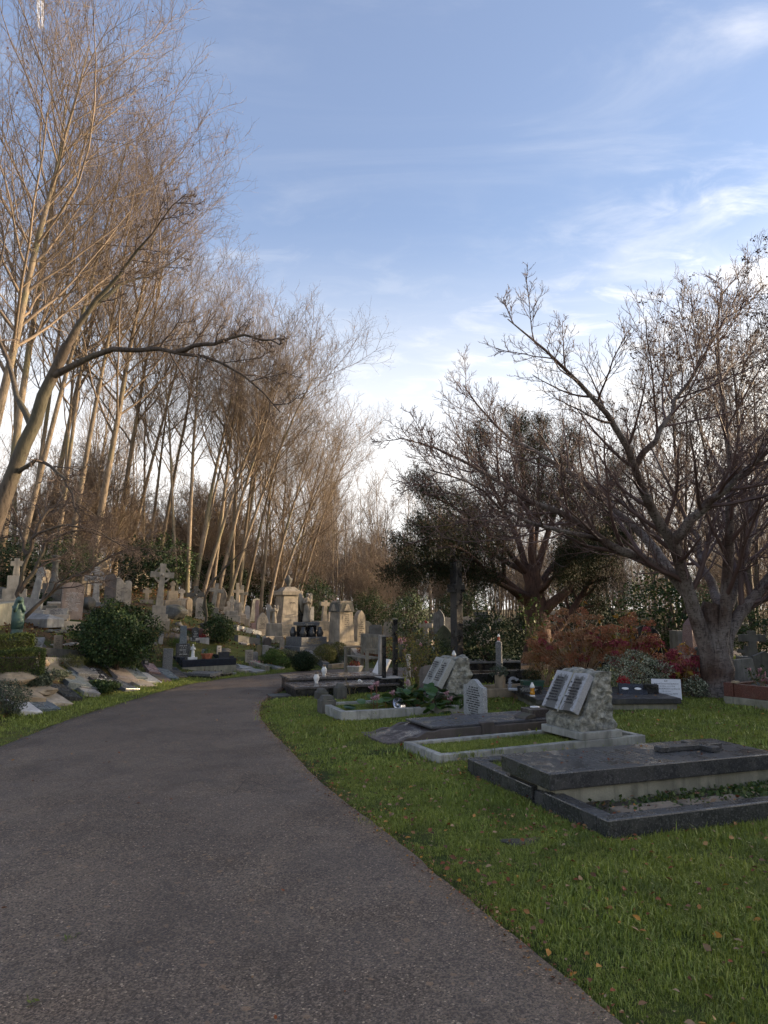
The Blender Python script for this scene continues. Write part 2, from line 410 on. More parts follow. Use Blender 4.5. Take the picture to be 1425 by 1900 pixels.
# ================================================================== GROUND AND PATH
def axis(lo, hi, fine0, fine1, st, growth=1.13):
    a = list(np.arange(fine0, fine1 + 1e-6, st)); s = st
    while a[-1] < hi: s *= growth; a.append(a[-1] + s)
    s = st
    while a[0] > lo: s *= growth; a.insert(0, a[0] - s)
    return np.array(a)
gx, gy = axis(-900, 900, -16, 10, .22), axis(-60, 1500, -2, 34, .22)
X, Y = np.meshgrid(gx, gy); Z = hgt(X, Y)
s_in = np.minimum(-sdist(LC, X, Y), sdist(RC, X, Y))       # >0 inside the path
Z = Z - .05 * sm((s_in + .12) / .3)
nx, ny = len(gx), len(gy)
I = (np.arange(ny - 1)[:, None] * nx + np.arange(nx - 1)[None]).ravel()
gm, nt, b = mat('lawn_soil'); n = N(nt)
col = n.mix(n.rng(n.noise(1.1, 5), .38, .62), (.040, .058, .014), (.072, .090, .022))
col = n.mix(n.rng(n.noise(9, 5, .7), .45, .7, 0, .8), col, (.045, .033, .018))
xx = n.sepz(n.v, 0); yy = n.sepz(n.v, 1)
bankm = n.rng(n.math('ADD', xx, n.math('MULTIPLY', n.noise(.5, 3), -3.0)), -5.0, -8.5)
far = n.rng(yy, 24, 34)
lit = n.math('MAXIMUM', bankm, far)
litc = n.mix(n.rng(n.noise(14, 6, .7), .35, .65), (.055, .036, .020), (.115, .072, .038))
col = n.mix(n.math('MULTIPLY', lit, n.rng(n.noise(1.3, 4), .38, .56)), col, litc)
n.put(b.inputs['Base Color'], col); b.inputs['Roughness'].default_value = .95; b.inputs['Specular IOR Level'].default_value = .15
n.put(b.inputs['Normal'], n.bump(n.noise(25, 6, .7), .03, .9))
ground = link('ground', mesh_np('ground', np.stack([X, Y, Z], -1).reshape(-1, 3), np.stack([I, I + 1, I + nx + 1, I + nx], -1), True, [gm]))
tag(ground, kind='structure')
# path sheet
rng = np.random.default_rng(3)
def meet(a, n_):  # ragged edge
    d = np.gradient(a, axis=0); nn = np.c_[-d[:, 1], d[:, 0]]; nn /= np.linalg.norm(nn, axis=1, keepdims=True)
    j = rng.normal(0, .022, len(a))
    return a + nn * j[:, None]
NL, M_ = 900, 16
# pair the edges by walking from the left edge to the nearest reachable point of the right edge (monotone)
Lp, Rp = resample(LE, NL), resample(RE, NL)
idx, k = [], 0
for p in Lp:
    d = np.linalg.norm(Rp - p, axis=1); j = int(np.argmin(d)); k = max(k, j); idx.append(k)
idx = np.array(idx, float)
for _ in range(3): idx = np.convolve(np.pad(idx, 30, mode='reflect', reflect_type='odd'), np.hanning(63)[1:-1] / np.hanning(63)[1:-1].sum(), 'valid')
idx = np.clip(np.maximum.accumulate(idx), 0, NL - 1)
def ragged(p, amp=1.0):      # crumbled edge: small offsets that depend on the place
    d = np.gradient(p, axis=0); nn = np.c_[-d[:, 1], d[:, 0]]; nn /= np.linalg.norm(nn, axis=1, keepdims=True) + 1e-9
    return p + nn * (.012 * vnoise(p[:, 0], p[:, 1], 8, 3) + .012 * vnoise(p[:, 0], p[:, 1], 21, 4))[:, None]
Rn = ragged(Rp); Lq = ragged(Lp)
Rq = np.c_[np.interp(idx, np.arange(NL), Rn[:, 0]), np.interp(idx, np.arange(NL), Rn[:, 1])]
tt = np.r_[0, .006, np.linspace(.05, .95, M_ - 4), .994, 1][None, :, None]
Lq, Rq = Lq - (Rq - Lq) * .012, Rq + (Rq - Lq) * .012
PX = Lq[:, None] * (1 - tt) + Rq[:, None] * tt
camber = .022 * (1 - (2 * tt[..., 0] - 1) ** 2)
PZ = .012 + camber + .004 * vnoise(PX[..., 0], PX[..., 1], 1.5)
PZ[:, 0] = -.06; PZ[:, -1] = -.06; PZ[:, 1] += .004; PZ[:, -2] += .004
pm, nt, b = mat('tarmac'); n = N(nt)
base = n.mix(n.rng(n.noise(.9, 5), .35, .66), (.104, .077, .053), (.165, .124, .086))
base = n.mix(n.rng(n.noise(2.2, 4, vec=n.map((1, .35, 1))), .52, .68, 0, .6), base, (.21, .155, .10))
st1 = n.vor(125, out='Color'); stc = n.sepz(st1, 0); edge = n.vor(125, out='Distance')
base = n.mix(n.rng(stc, .35, 1.0, 0, .75), base, (.27, .20, .15)); base = n.mix(n.rng(n.sepz(st1, 1), .55, .1, 0, .85), base, (.040, .029, .022))
base = n.mix(n.rng(stc, .975, .988, 0, .75), base, (.50, .39, .27))
base = n.mix(n.rng(stc, .30, .02, 0, .7), base, (.045, .036, .030))
base = n.mix(n.rng(n.sepz(n.vor(38, out='Color'), 1), .985, .99, 0, .6), base, (.30, .19, .11))
base = n.mix(n.rng(n.noise(320, 2), .4, .75, 0, .45), base, (.05, .042, .038))
base = n.mix(n.rng(n.noise(1.5, 6, .7, vec=n.map((1, .6, 1)), dist=.6), .52, .64, 0, .5), base, n.mix(.6, base, (.035, .028, .024)))
crk = n.vor(.9, 'DISTANCE_TO_EDGE', vec=n.mix(.12, n.v, n.nt.nodes.new('ShaderNodeTexNoise').outputs[1]))
base = n.mix(n.math('MULTIPLY', n.rng(crk, .006, .0, 0, .55), n.rng(n.noise(.6, 2), .52, .6)), base, (.02, .017, .015))
# darker damp patches towards the verges, worn paler down the wheel lines
n.put(b.inputs['Base Color'], base)
n.put(b.inputs['Roughness'], n.rng(n.noise(1.2, 5), .4, .65, .55, .85)); b.inputs['Specular IOR Level'].default_value = .35
hh = n.math('ADD', n.math('MULTIPLY', n.rng(edge, .0, .6, 1, 0), n.rng(stc, 0, 1, .3, 1)), n.math('MULTIPLY', n.noise(60, 5), .9))
n.put(b.inputs['Normal'], n.bump(hh, .0045, .9, n.bump(n.noise(3, 3), .02, .35)))
I = (np.arange(NL - 1)[:, None] * M_ + np.arange(M_ - 1)[None]).ravel()
path = link('path', mesh_np('path', np.concatenate([PX, PZ[..., None]], -1).reshape(-1, 3), np.stack([I, I + 1, I + M_ + 1, I + M_], -1), True, [pm]))
tag(path, kind='structure')
# contrail high up
vt = B()
for du in (0, 11):
    q0, q1 = P(66 + du, -160, 1), P(72 + du * .6, 52, 1); c0 = Vector((0, 0, EYE))
    a0, a1 = c0 + (q0 - c0) * 9000, c0 + (q1 - c0) * 9000
    vt.tube([a0, a0.lerp(a1, .5), a1], [34, 30, 12], 6)
m, nt, b = mat('vapour'); b.inputs['Base Color'].default_value = (.9, .9, .92, 1); b.inputs['Roughness'].default_value = 1; b.inputs['Alpha'].default_value = .3
tag(vt.to('vapour_trail', m, smooth=True), 'thin double white vapour trail high in the blue sky', 'vapour trail')
# ================================================================== TREES
bark_ash = barkmat('bark_grey_brown', (.17, .13, .088), (.26, .20, .14), (7, 7, 1.6), algae=(.13, .125, .06))
bark_dark = barkmat('bark_dark', (.075, .056, .042), (.115, .09, .068), (7, 7, 1.6), algae=(.07, .068, .04))
bark_cherry = barkmat('bark_cherry', (.085, .052, .038), (.23, .20, .18), (9, 9, 2.5), bands=True)
bark_yew = barkmat('bark_yew', (.075, .042, .03), (.12, .065, .045), (10, 10, 1.4))
twig_ash = plain('twig_tan', (.155, .112, .075), .75, var=.3, sc=.8)
twig_dark = plain('twig_brown', (.085, .06, .046), .75, var=.25, sc=.8)
twig_cherry = plain('twig_cherry', (.10, .06, .052), .55, var=.25, sc=.8)
dead_leaf = leafmat('withered_leaf', [(0, (.10, .045, .025)), (.5, (.16, .075, .035)), (1, (.22, .12, .06))], .8)
key_leaf = leafmat('ash_keys', [(0, (.035, .02, .016)), (.6, (.06, .03, .022)), (1, (.10, .05, .03))], .8, .05)
def tree_mesh(seed, specs, n1, n2, n3, n4, t0=.3, ang=42, lf1=.42, up=.75, wob=.03, r=(.010, .0062, .0042), l1len=None, dead=0, shape=.45):
    rng = np.random.default_rng(seed)
    S = stems(specs, 12, rng, wob)
    L1 = grow(S, n1, t0, .97, ang, lf1, shape, 7, .5, .016, up, .10, rng, absl=l1len)
    L2 = grow(L1, n2, .18, 1.0, 40, .50, .35, 5, .62, r[0], up * .9, .13, rng)
    L3 = grow(L2, n3, .15, 1.0, 46, .52, .3, 4, .6, r[1], up * .65, .15, rng)
    L4 = grow(L3, n4, .15, 1.0, 46, .55, .2, 3, .7, r[2], up * .55, .14, rng)
    tr = [tubes_np([(S[0][i:i + 1], S[1][i:i + 1])], 10) for i in range(len(specs))]
    groups5 = tubes_np([L1], 5); g3 = tubes_np([L2, L3, L4], 3)
    V = np.concatenate([groups5[0], g3[0]]); Fq = np.concatenate([groups5[1], g3[1] + len(groups5[0])])
    lv = None
    if dead:
        e = L4[0][rng.choice(len(L4[0]), dead), -1]; e = e + rng.normal(0, .12, e.shape)
        lv = e
    return tr, (V, Fq), lv
TREES = {}
def template(key, bark, twig, leaf=None, leafsize=.08, leafclump=1, **kw):
    tr, (V, Fq), lv = tree_mesh(**kw)
    parts = [('trunk', mesh_np('trunk', a, f, True, [bark])) for a, f in tr]
    parts.append(('crown', mesh_np('crown', V, Fq, True, [twig])))
    if lv is not None and leaf:
        rng = np.random.default_rng(kw['seed'] + 5)
        lv = np.repeat(lv, leafclump, 0); lv = lv + rng.normal(0, .05, lv.shape)
        A, Q = leaves_np(lv, leafsize, rng, .55, .4, droop=.6); parts.append(('leaves', mesh_np('leaves', A, Q, False, [leaf])))
    TREES[key] = parts
protos = {}
def plant(key, loc, label, cat='tree', group=None, rz=0.0, sc=(1, 1, 1), name='bare_tree', kind_parts=None):
    t = thing(name, label, cat, loc, rz, group); t.scale = sc
    if key in protos:
        for ch in protos[key]:
            c = ch.copy(); COL.objects.link(c); c.parent = t
    else:
        protos[key] = [link(nm, me, t) for nm, me in TREES[key]]
        for o in protos[key]:
            if o.name.startswith(('leaves', 'needles')): o['kind'] = 'stuff'
    return t
# tall slender ash-like trees; heights in metres, all leaning a little towards +x (the light over the path)
template('tall1', bark_ash, twig_ash, dead_leaf, .09, 1, seed=11, specs=[(0, 0, 20, .10, -.02, .24, .25), (.35, .3, 18, .20, .05, .17, .1)], n1=20, n2=9, n3=6, n4=4, t0=.40, lf1=.44, ang=40, up=.75, dead=220)
template('tall2', bark_ash, twig_ash, dead_leaf, .09, 1, seed=12, specs=[(0, 0, 19, .16, -.05, .26, .2)], n1=30, n2=10, n3=6, n4=4, t0=.38, lf1=.44, up=.65, ang=44, dead=160)
template('tall3', bark_ash, twig_ash, dead_leaf, .09, 1, seed=13, specs=[(0, 0, 17, .05, .03, .17, .1), (.5, .2, 19, .15, .02, .2, .3), (-.3, .4, 16, -.06, .06, .14, .1)], n1=15, n2=8, n3=6, n4=4, t0=.44, lf1=.40, up=.8, ang=38, dead=220)
template('multi1', bark_ash, twig_ash, None, seed=21, specs=[(0, 0, 15, .02, 0, .20, .2), (.45, .1, 15.5, .20, .03, .2, .35), (.8, -.1, 14.5, .32, -.06, .17, .35), (-.4, .2, 13.5, -.08, .05, .15, .1), (.5, .4, 14, .28, .10, .14, .2)], n1=14, n2=8, n3=6, n4=4, t0=.46, lf1=.42, up=.7, ang=40)
template('multi2', bark_ash, twig_ash, dead_leaf, .08, 1, seed=22, specs=[(0, 0, 13, .26, .03, .17, .4), (-.3, .2, 14, .08, .05, .17, .2), (.4, .3, 12.5, .38, -.03, .14, .4)], n1=18, n2=9, n3=6, n4=4, t0=.40, lf1=.46, up=.6, ang=42, dead=200)
template('wood1', bark_ash, twig_ash, None, seed=31, specs=[(0, 0, 14, .02, 0, .12, .1), (.3, .3, 12, .10, .04, .09, .2)], n1=12, n2=6, n3=4, n4=3, t0=.3, lf1=.30, up=.95, ang=34, wob=.08)
template('wood2', bark_ash, twig_ash, None, seed=32, specs=[(0, 0, 13, -.04, .03, .10, .2)], n1=15, n2=6, n3=4, n4=3, t0=.2, lf1=.30, up=.95, ang=34, wob=.10)
template('wood3', bark_dark, twig_dark, None, seed=33, specs=[(0, 0, 11, .06, .03, .11, .5), (.2, 0, 10, -.12, .03, .08, .3)], n1=12, n2=7, n3=6, n4=4, t0=.2, lf1=.38, up=.6, ang=46, wob=.16)
template('thicket', bark_ash, twig_ash, dead_leaf, .06, 1, seed=41, specs=[(0, 0, 4.6, .12, .05, .045, .3), (.2, .1, 4.2, .3, -.1, .04, .3), (-.2, .1, 4.8, -.15, .12, .045, .2), (-.3, -.1, 3.8, -.35, 0, .035, .4), (.1, .2, 4.4, .02, .3, .035, .3)], n1=13, n2=7, n3=5, n4=3, t0=.12, lf1=.48, up=.35, ang=50, wob=.12, r=(.009, .006, .0045), dead=500)
template('keyed', bark_dark, twig_dark, key_leaf, .13, 6, seed=51, specs=[(0, 0, 14, .0, .0, .24, .1), (.3, .2, 13, .16, .04, .16, .2), (-.3, .2, 12.5, -.15, .04, .15, .2)], n1=15, n2=9, n3=6, n4=4, t0=.28, lf1=.42, up=.75, ang=40, dead=650)
rr = random.Random(5)
# the front rank on the left: (u, v-depth, template, scale, rz, label)
FR = [(-80, 19, 'tall2', .86, 10, 'massive bare ash filling the upper corner beyond the leaning dark tree'),
      (-10, 23, 'tall1', .90, -15, 'very tall bare twin-stemmed ash whose crown reaches nearest the vapour trail'),
      (40, 27, 'tall3', .95, 30, 'tall slender bare trees in a triple clump behind the white stepped cross'),
      (95, 24, 'tall3', .76, -25, 'bare straight ash rising behind the big inscribed round-topped headstone'),
      (160, 25, 'tall2', .78, -5, 'broad-crowned bare ash arching out furthest over the bank above the holly bush'),
      (205, 29, 'tall1', .76, 5, 'bare ash with twin stems behind the gothic arched headstone'),
      (268, 31, 'tall3', .70, 0, 'clump of thin bare stems behind the tall celtic cross'),
      (345, 27, 'multi1', .72, 42, 'thick many-stemmed bare tree fanning out beside the leaning small cross'),
      (398, 28, 'multi2', .80, -5, 'sunlit spreading bare tree with a smooth trunk behind the slope bush'),
      (428, 32, 'multi1', .76, -48, 'bare many-stemmed tree leaning over the group of small white crosses'),
      (492, 31, 'multi2', .70, 28, 'bare tree with curved warm trunks beside the tall inscribed monument'),
      (520, 36, 'multi1', .68, 5, 'furthest bare spreading tree of the bank, its crown ending over the open sky')]
for u, d, key, s, rz, lab in FR:
    x = ray(u, 1130)[0] * d
    plant(key, on(x, d) - Vector((0, 0, .05)), lab, rz=R(rz), sc=(s, s, s))
# woodland behind the bank and across the back
k = 0
spots = []
for i in range(34):
    u = rr.uniform(-120, 660); d = rr.uniform(38, 64) if u > 250 else rr.uniform(34, 54)
    spots.append((u, d, rr.choice(['wood1', 'wood2', 'wood1', 'wood3', 'wood2']), rr.uniform(.72, 1.0) * (.85 if u > 350 else 1.0)))
for i in range(80):
    u = rr.uniform(560, 1640); d = rr.uniform(44, 85)
    spots.append((u, d, rr.choice(['wood1', 'wood2', 'wood3', 'wood2', 'wood1']), rr.uniform(.75, 1.0) * d / 62))
for u, d, key, s in spots:
    x = ray(u, 1130)[0] * d
    left = u < 600
    plant(key, on(x, d) - Vector((0, 0, .1)), 'slender bare tree in the wood on top of the left bank' if left else 'slender bare tree in the wood beyond the far graves',
          group='bare trees of the wood on the bank' if left else 'bare trees of the far wood', rz=rr.uniform(0, 6.3), sc=(s, s, s * rr.uniform(.9, 1.1)))
for i in range(46):
    left = i < 18
    u = rr.uniform(-100, 600) if left else rr.uniform(600, 1600); d = rr.uniform(27, 40) if left else rr.uniform(36, 60)
    if left and u > 380: d += 6
    x = ray(u, 1130)[0] * d; s = rr.uniform(.7, 1.25)
    plant('thicket', on(x, d) - Vector((0, 0, .1)), 'tangled leafless thicket under the trees of the bank' if left else 'tangled leafless thicket below the far wood', 'thicket',
          'thickets on the bank' if left else 'thickets below the far wood', rr.uniform(0, 6.3), (s, s, s), 'thicket')
# a sea of far stems and twigs that reads as one mass
rng = np.random.default_rng(77)
nst = 750
uu = rng.uniform(-200, 1700, nst); dd = rng.uniform(70, 130, nst)
sx = (uu - 712.5) / F * dd; Pn = np.zeros((nst, 5, 3)); hh_ = rng.uniform(7, 15, nst)
for kk in range(5):
    Pn[:, kk, 0] = sx + rng.normal(0, .3, nst) * kk; Pn[:, kk, 1] = dd; Pn[:, kk, 2] = -.5 + hh_ * kk / 4
S = (Pn, np.linspace(1, .15, 5)[None] * rng.uniform(.05, .14, nst)[:, None])
F1 = grow(S, 12, .15, 1, 40, .28, .4, 4, .6, .02, .8, .15, rng); F2 = grow(F1, 5, .2, 1, 40, .5, .3, 3, .6, .014, .6, .15, rng)
V, Q = tubes_np([S, F1, F2], 3)
tag(link('far_wood', mesh_np('far_wood', V, Q, True, [twig_ash])), 'distant brown mass of leafless woodland behind everything', 'woodland', kind='stuff')
# ---- limbs traced through space: (u, v, depth) points
def limb(pts, r0, r1, K=10, rng=None, wob=.02):
    w = np.array([P(*p) for p in pts]); q = resample2(w, K)
    if rng is not None: q[1:-1] += rng.normal(0, wob, (K - 2, 3))
    return q, np.linspace(0, 1, K) ** .8 * (r1 - r0) + r0
def resample2(w, K):
    q = np.vstack([2 * w[0] - w[1], w, 2 * w[-1] - w[-2]]); out = []
    for i in range(1, len(q) - 2):
        for t in np.linspace(0, 1, 10, endpoint=False):
            a, b_, c, d = q[i - 1:i + 3]
            out.append(.5 * (2 * b_ + (c - a) * t + (2 * a - 5 * b_ + 4 * c - d) * t * t + (3 * b_ - a - 3 * c + d) * t ** 3))
    out.append(w[-1]); out = np.array(out); s = np.r_[0, np.cumsum(np.linalg.norm(np.diff(out, axis=0), axis=1))]
    t = np.linspace(0, s[-1], K); return np.stack([np.interp(t, s, out[:, i]) for i in range(3)], 1)
def hero(name, label, base, limbs, bark, twig, sides, lv, seed, leaf=None, up=.5, ang=42, n=(8, 6, 5, 3), lf=(.42, .5, .5, .55), rmin=(.012, .008, .0055, .0045), cat='tree', t0=.25, wob=.1, leafn=0, absl=None):
    rng = np.random.default_rng(seed)
    root = thing(name, label, cat, base)
    off = np.array(base)
    arr = [limb(p, a, c, 12, rng) for p, a, c in limbs]
    tn = len([1 for p, a, c in limbs if a > lv])
    for i, (q, r_) in enumerate(arr):
        V, Fq = tubes_np([(q[None] - off, r_[None])], sides)
        link('trunk' if i == 0 else 'limb', mesh_np('limb', V, Fq, True, [bark]), root)
    P0 = (np.stack([a[0] for a in arr[1:]]) - off, np.stack([a[1] for a in arr[1:]]))
    Ls, cur = [], P0
    for i in range(len(n)):
        cur = grow(cur, n[i], t0 if i == 0 else .15, 1.0, ang, lf[i], .3 if i else .72, 7 - i if 7 - i > 3 else 3, .5, rmin[i], up, wob, rng, absl=absl if i == 0 else None)
        Ls.append(cur)
    V1, F1_ = tubes_np([Ls[0]], 5); V2, F2_ = tubes_np(Ls[1:], 3)
    link('crown', mesh_np('crown', np.concatenate([V1, V2]), np.concatenate([F1_, F2_ + len(V1)]), True, [twig]), root)
    return root, Ls
# cherry on the right
cb = G(1330, 1292); D = cb.y
CH = [([(1330, 1310, D), (1328, 1240, D), (1326, 1180, D), (1322, 1120, D)], .34, .18),
      ([(1316, 1285, D - .05), (1306, 1190, D - .1), (1275, 1095, D - .4), (1255, 1020, D - .9), (1212, 950, D - 1.4), (1180, 870, D - 1.9), (1150, 800, D - 2.3), (1090, 730, D - 2.7), (1040, 680, D - 3), (990, 628, D - 3.2), (942, 592, D - 3.3)], .165, .008),
      ([(1300, 1160, D), (1262, 1080, D - .3), (1190, 1035, D - .5), (1110, 1000, D - .8), (1050, 955, D - 1.0), (985, 930, D - 1.3), (920, 890, D - 1.5), (850, 850, D - 1.7), (800, 822, D - 1.8), (742, 812, D - 2)], .13, .008),
      ([(1245, 1065, D - .3), (1200, 1000, D + .2), (1140, 945, D + .5), (1080, 890, D + .8), (1010, 850, D + 1), (930, 800, D + 1.2), (860, 715, D + 1.3)], .10, .012),
      ([(1334, 1280, D - .12), (1340, 1190, D - .15), (1347, 1080, D - .3), (1352, 970, D - .6), (1360, 880, D - .8), (1345, 760, D - 1), (1330, 660, D - 1), (1338, 545, D - 1)], .14, .012),
      ([(1342, 1285, D + .05), (1350, 1190, D), (1398, 1112, D + .1), (1450, 1050, D + .2), (1530, 960, D + .3), (1600, 860, D + .4)], .17, .02),
      ([(1248, 1005, D - 1), (1300, 948, D - 1.6), (1372, 885, D - 2.2), (1425, 838, D - 2.7), (1500, 780, D - 3)], .10, .02),
      ([(1335, 1150, D), (1372, 1060, D + .7), (1392, 980, D + 1.1), (1398, 900, D + 1.4), (1440, 760, D + 1.7)], .13, .012),
      ([(1178, 865, D - 1.9), (1228, 790, D - 2.1), (1282, 700, D - 2.3), (1345, 590, D - 2.6)], .06, .01),
      ([(1340, 1130, D), (1310, 1060, D + 1.2), (1290, 1000, D + 2.0), (1240, 900, D + 2.8), (1200, 800, D + 3.2)], .11, .012),
      ([(1110, 1000, D - .8), (1040, 985, D - 1.4), (960, 960, D - 1.9), (880, 900, D - 2.3), (790, 870, D - 2.5)], .05, .01)]
hero('cherry_tree', 'leafless cherry tree with ringed silvery bark and wide low limbs', tuple(cb), CH, bark_cherry, twig_cherry, 14, .1, 61, up=.45, ang=40, n=(20, 9, 6, 3), lf=(.30, .46, .48, .5), rmin=(.010, .006, .0042, .0032), wob=.09, t0=.22, absl=2.3)
# dark tree leaning in from the left
lb = G(-60, 1190); D = lb.y - 2.0
lb = on(ray(-75, 1100)[0] * D, D)
LT = [([(-75, 1185, D), (-20, 1010, D), (5, 925, D), (60, 795, D - .1), (95, 700, D - .2), (125, 640, D - .3)], .17, .08),
      ([(95, 700, D - .2), (135, 680, D - .3), (215, 650, D - .6), (330, 652, D - .9), (390, 665, D - 1.1), (440, 690, D - 1.3), (520, 765, D - 1.5)], .060, .008),
      ([(118, 650, D - .3), (150, 600, D - .2), (215, 535, D), (300, 500, D + .3), (345, 468, D + .4)], .065, .006),
      ([(125, 640, D - .3), (150, 590, D - .4), (230, 500, D - .6), (275, 440, D - .8), (345, 360, D - 1)], .055, .006),
      ([(330, 652, D - .9), (400, 635, D - 1.2), (450, 625, D - 1.4), (520, 640, D - 1.6)], .04, .01),
      ([(30, 880, D), (80, 855, D - .5), (125, 900, D - 1.0), (150, 960, D - 1.3)], .04, .01),
      ([(60, 795, D), (20, 700, D + .6), (-10, 560, D + 1), (20, 400, D + 1.3)], .06, .01)]
hero('leaning_tree', 'dark leafless tree leaning in over the bank with one low arching branch', tuple(lb), LT, bark_dark, twig_dark, 12, .1, 62, up=.1, n=(12, 6, 4, 3), lf=(.30, .5, .5, .5), rmin=(.010, .0065, .005, .004), wob=.14, t0=.35)
# scrubby dark twiggy hawthorn over the left bank
D = 14.5
hb = on(ray(25, 1130)[0] * D, D)
HT = [([(22, 1190, D), (30, 1130, D), (42, 1060, D), (60, 1000, D)], .055, .035),
      ([(60, 1000, D), (90, 950, D), (130, 930, D + .3), (180, 960, D + .5)], .045, .01),
      ([(25, 1170, D), (80, 1115, D + .1), (120, 1080, D + .2), (170, 1055, D + .2), (225, 1025, D + .3), (290, 1020, D + .3)], .05, .01),
      ([(36, 1100, D), (70, 1050, D + .2), (90, 1005, D + .4), (140, 985, D + .6), (215, 1000, D + .8)], .05, .01),
      ([(50, 1030, D), (30, 960, D + .4), (0, 900, D + .6)], .04, .01),
      ([(60, 1000, D), (110, 975, D - .3), (180, 985, D - .4), (240, 1020, D - .5)], .03, .008)]
hero('thorn_tree', 'low dark twiggy thorn tree with crooked stems beside the green bronze statue', tuple(hb), HT, bark_dark, twig_dark, 8, .1, 63, up=-.05, n=(14, 7, 5, 3), lf=(.45, .5, .5, .5), rmin=(.008, .006, .0045, .004), wob=.2, t0=.2)
# small leaning sapling above the dark monument, and slim stems on the bank
def sapling(name, label, pts, r0, seed, nn=(7, 5, 3), twig=twig_dark, lf=(.4, .5, .5), up=.3):
    b0 = G(pts[0][0], pts[0][1]); dd_ = b0.y
    L = [([(p[0], p[1], dd_ + (p[2] if len(p) > 2 else 0)) for p in pts], r0, .008)]
    return hero(name, label, tuple(b0), L + L, bark_dark, twig, 8, .1, seed, up=up, n=nn, lf=lf, rmin=(.008, .006, .0045), t0=.25, wob=.18)
sapling('sapling', 'thin crooked pale sapling growing above the dark grave with the white figurine', [(378, 1180), (384, 1150), (378, 1120), (392, 1085), (420, 1050), (460, 1015)], .05, 64)
# yew
D = 19.5; yb = on(ray(1000, 1130)[0] * D, D)
YW = [([(1000, 1225, D), (998, 1160, D), (992, 1100, D), (985, 1050, D)], .42, .22),
      ([(990, 1125, D), (960, 1100, D - .3), (920, 1068, D - .8), (870, 1060, D - 1.2), (800, 1048, D - 1.7), (742, 1062, D - 2)], .18, .02),
      ([(1005, 1140, D), (1050, 1095, D - .2), (1085, 1050, D - .3), (1120, 1010, D - .4), (1170, 990, D - .4)], .17, .02),
      ([(1005, 1200, D), (1040, 1160, D + .2), (1075, 1110, D + .3), (1110, 1050, D + .5), (1140, 960, D + .6)], .15, .02),
      ([(988, 1090, D), (960, 1000, D + .3), (925, 930, D + .4), (890, 850, D + .4), (880, 800, D + .4)], .12, .015),
      ([(988, 1080, D), (985, 980, D - .4), (970, 880, D - .5), (965, 800, D - .5), (960, 775, D - .5)], .12, .015),
      ([(990, 1080, D), (1020, 980, D), (1045, 890, D + .2), (1060, 800, D + .3)], .12, .015),
      ([(985, 1070, D), (920, 1000, D - .6), (860, 950, D - 1), (800, 920, D - 1.2), (770, 890, D - 1.3)], .10, .012),
      ([(985, 1070, D), (900, 1020, D + .8), (830, 990, D + 1.3), (770, 970, D + 1.6)], .10, .012),
      ([(985, 1060, D), (1000, 960, D + .8), (1000, 860, D + 1.1), (1010, 780, D + 1.2)], .10, .012),
      ([(990, 1110, D), (930, 1085, D - 1.0), (860, 1020, D - 2), (790, 1000, D - 2.6), (755, 1010, D - 2.8)], .10, .012),
      ([(995, 1100, D), (1040, 1060, D - 1.3), (1080, 1020, D - 2.2), (1120, 1015, D - 2.8)], .10, .012),
      ([(1000, 1090, D), (1060, 1000, D + 1.2), (1110, 930, D + 2.0), (1150, 860, D + 2.4)], .10, .012)]
yr, yl = hero('yew_tree', 'dark spreading yew with drooping needle sprays behind the hydrangea', tuple(yb), YW, bark_yew, bark_yew, 10, .1, 65, up=.75, n=(20, 7, 4), lf=(.34, .48, .5), rmin=(.016, .009, .006), wob=.12, t0=.28)
yew_mat = leafmat('yew_needles', [(0, (.012, .020, .007)), (.6, (.024, .036, .012)), (.85, (.048, .050, .018)), (1, (.09, .055, .025))], .55, .05)
rng = np.random.default_rng(8)
ends = np.concatenate([yl[2][0].reshape(-1, 3)[::2], yl[1][0][:, 1:].reshape(-1, 3), yl[0][0][:, 2:].reshape(-1, 3)])
zt = ends[:, 2]
keep = rng.random(len(ends)) < np.clip(.75 - (zt - 1.4) / 9.0, .45, .72)
ends = ends[keep]
reps = 13
sp = np.repeat(ends, reps, 0) + rng.normal(0, .12, (len(ends) * reps, 3)); sp[:, 2] -= np.abs(rng.normal(0, .12, len(sp)))
A, Q = leaves_np(sp, .062, rng, .26, .4, droop=.8)
tag(link('needles', mesh_np('needles', A, Q, False, [yew_mat]), yr), kind='stuff')
# trees with clinging seed keys behind the cherry
for u, d, s, rz, lab in [(1395, 24, .80, 20, 'tall bare tree hung with dark seed bunches at the right edge'),
                         (1270, 27, .80, 100, 'bare tree with dark seed bunches seen through the cherry limbs'),
                         (1530, 23, .86, 200, 'bare tree with dark seed bunches beyond the red granite grave')]:
    x = ray(u, 1130)[0] * d
    plant('keyed', on(x, d), lab, rz=R(rz), sc=(s, s, s))
for i, (u, d, s) in enumerate([(1215, 38, .85), (1130, 42, .8), (1400, 34, .8), (1500, 30, .8), (1090, 36, .7)]):
    x = ray(u, 1130)[0] * d
    plant('wood3', on(x, d), 'dark bare tree standing behind the cherry and the yew', group='dark bare trees behind the cherry', rz=i * 1.7, sc=(s, s, s))
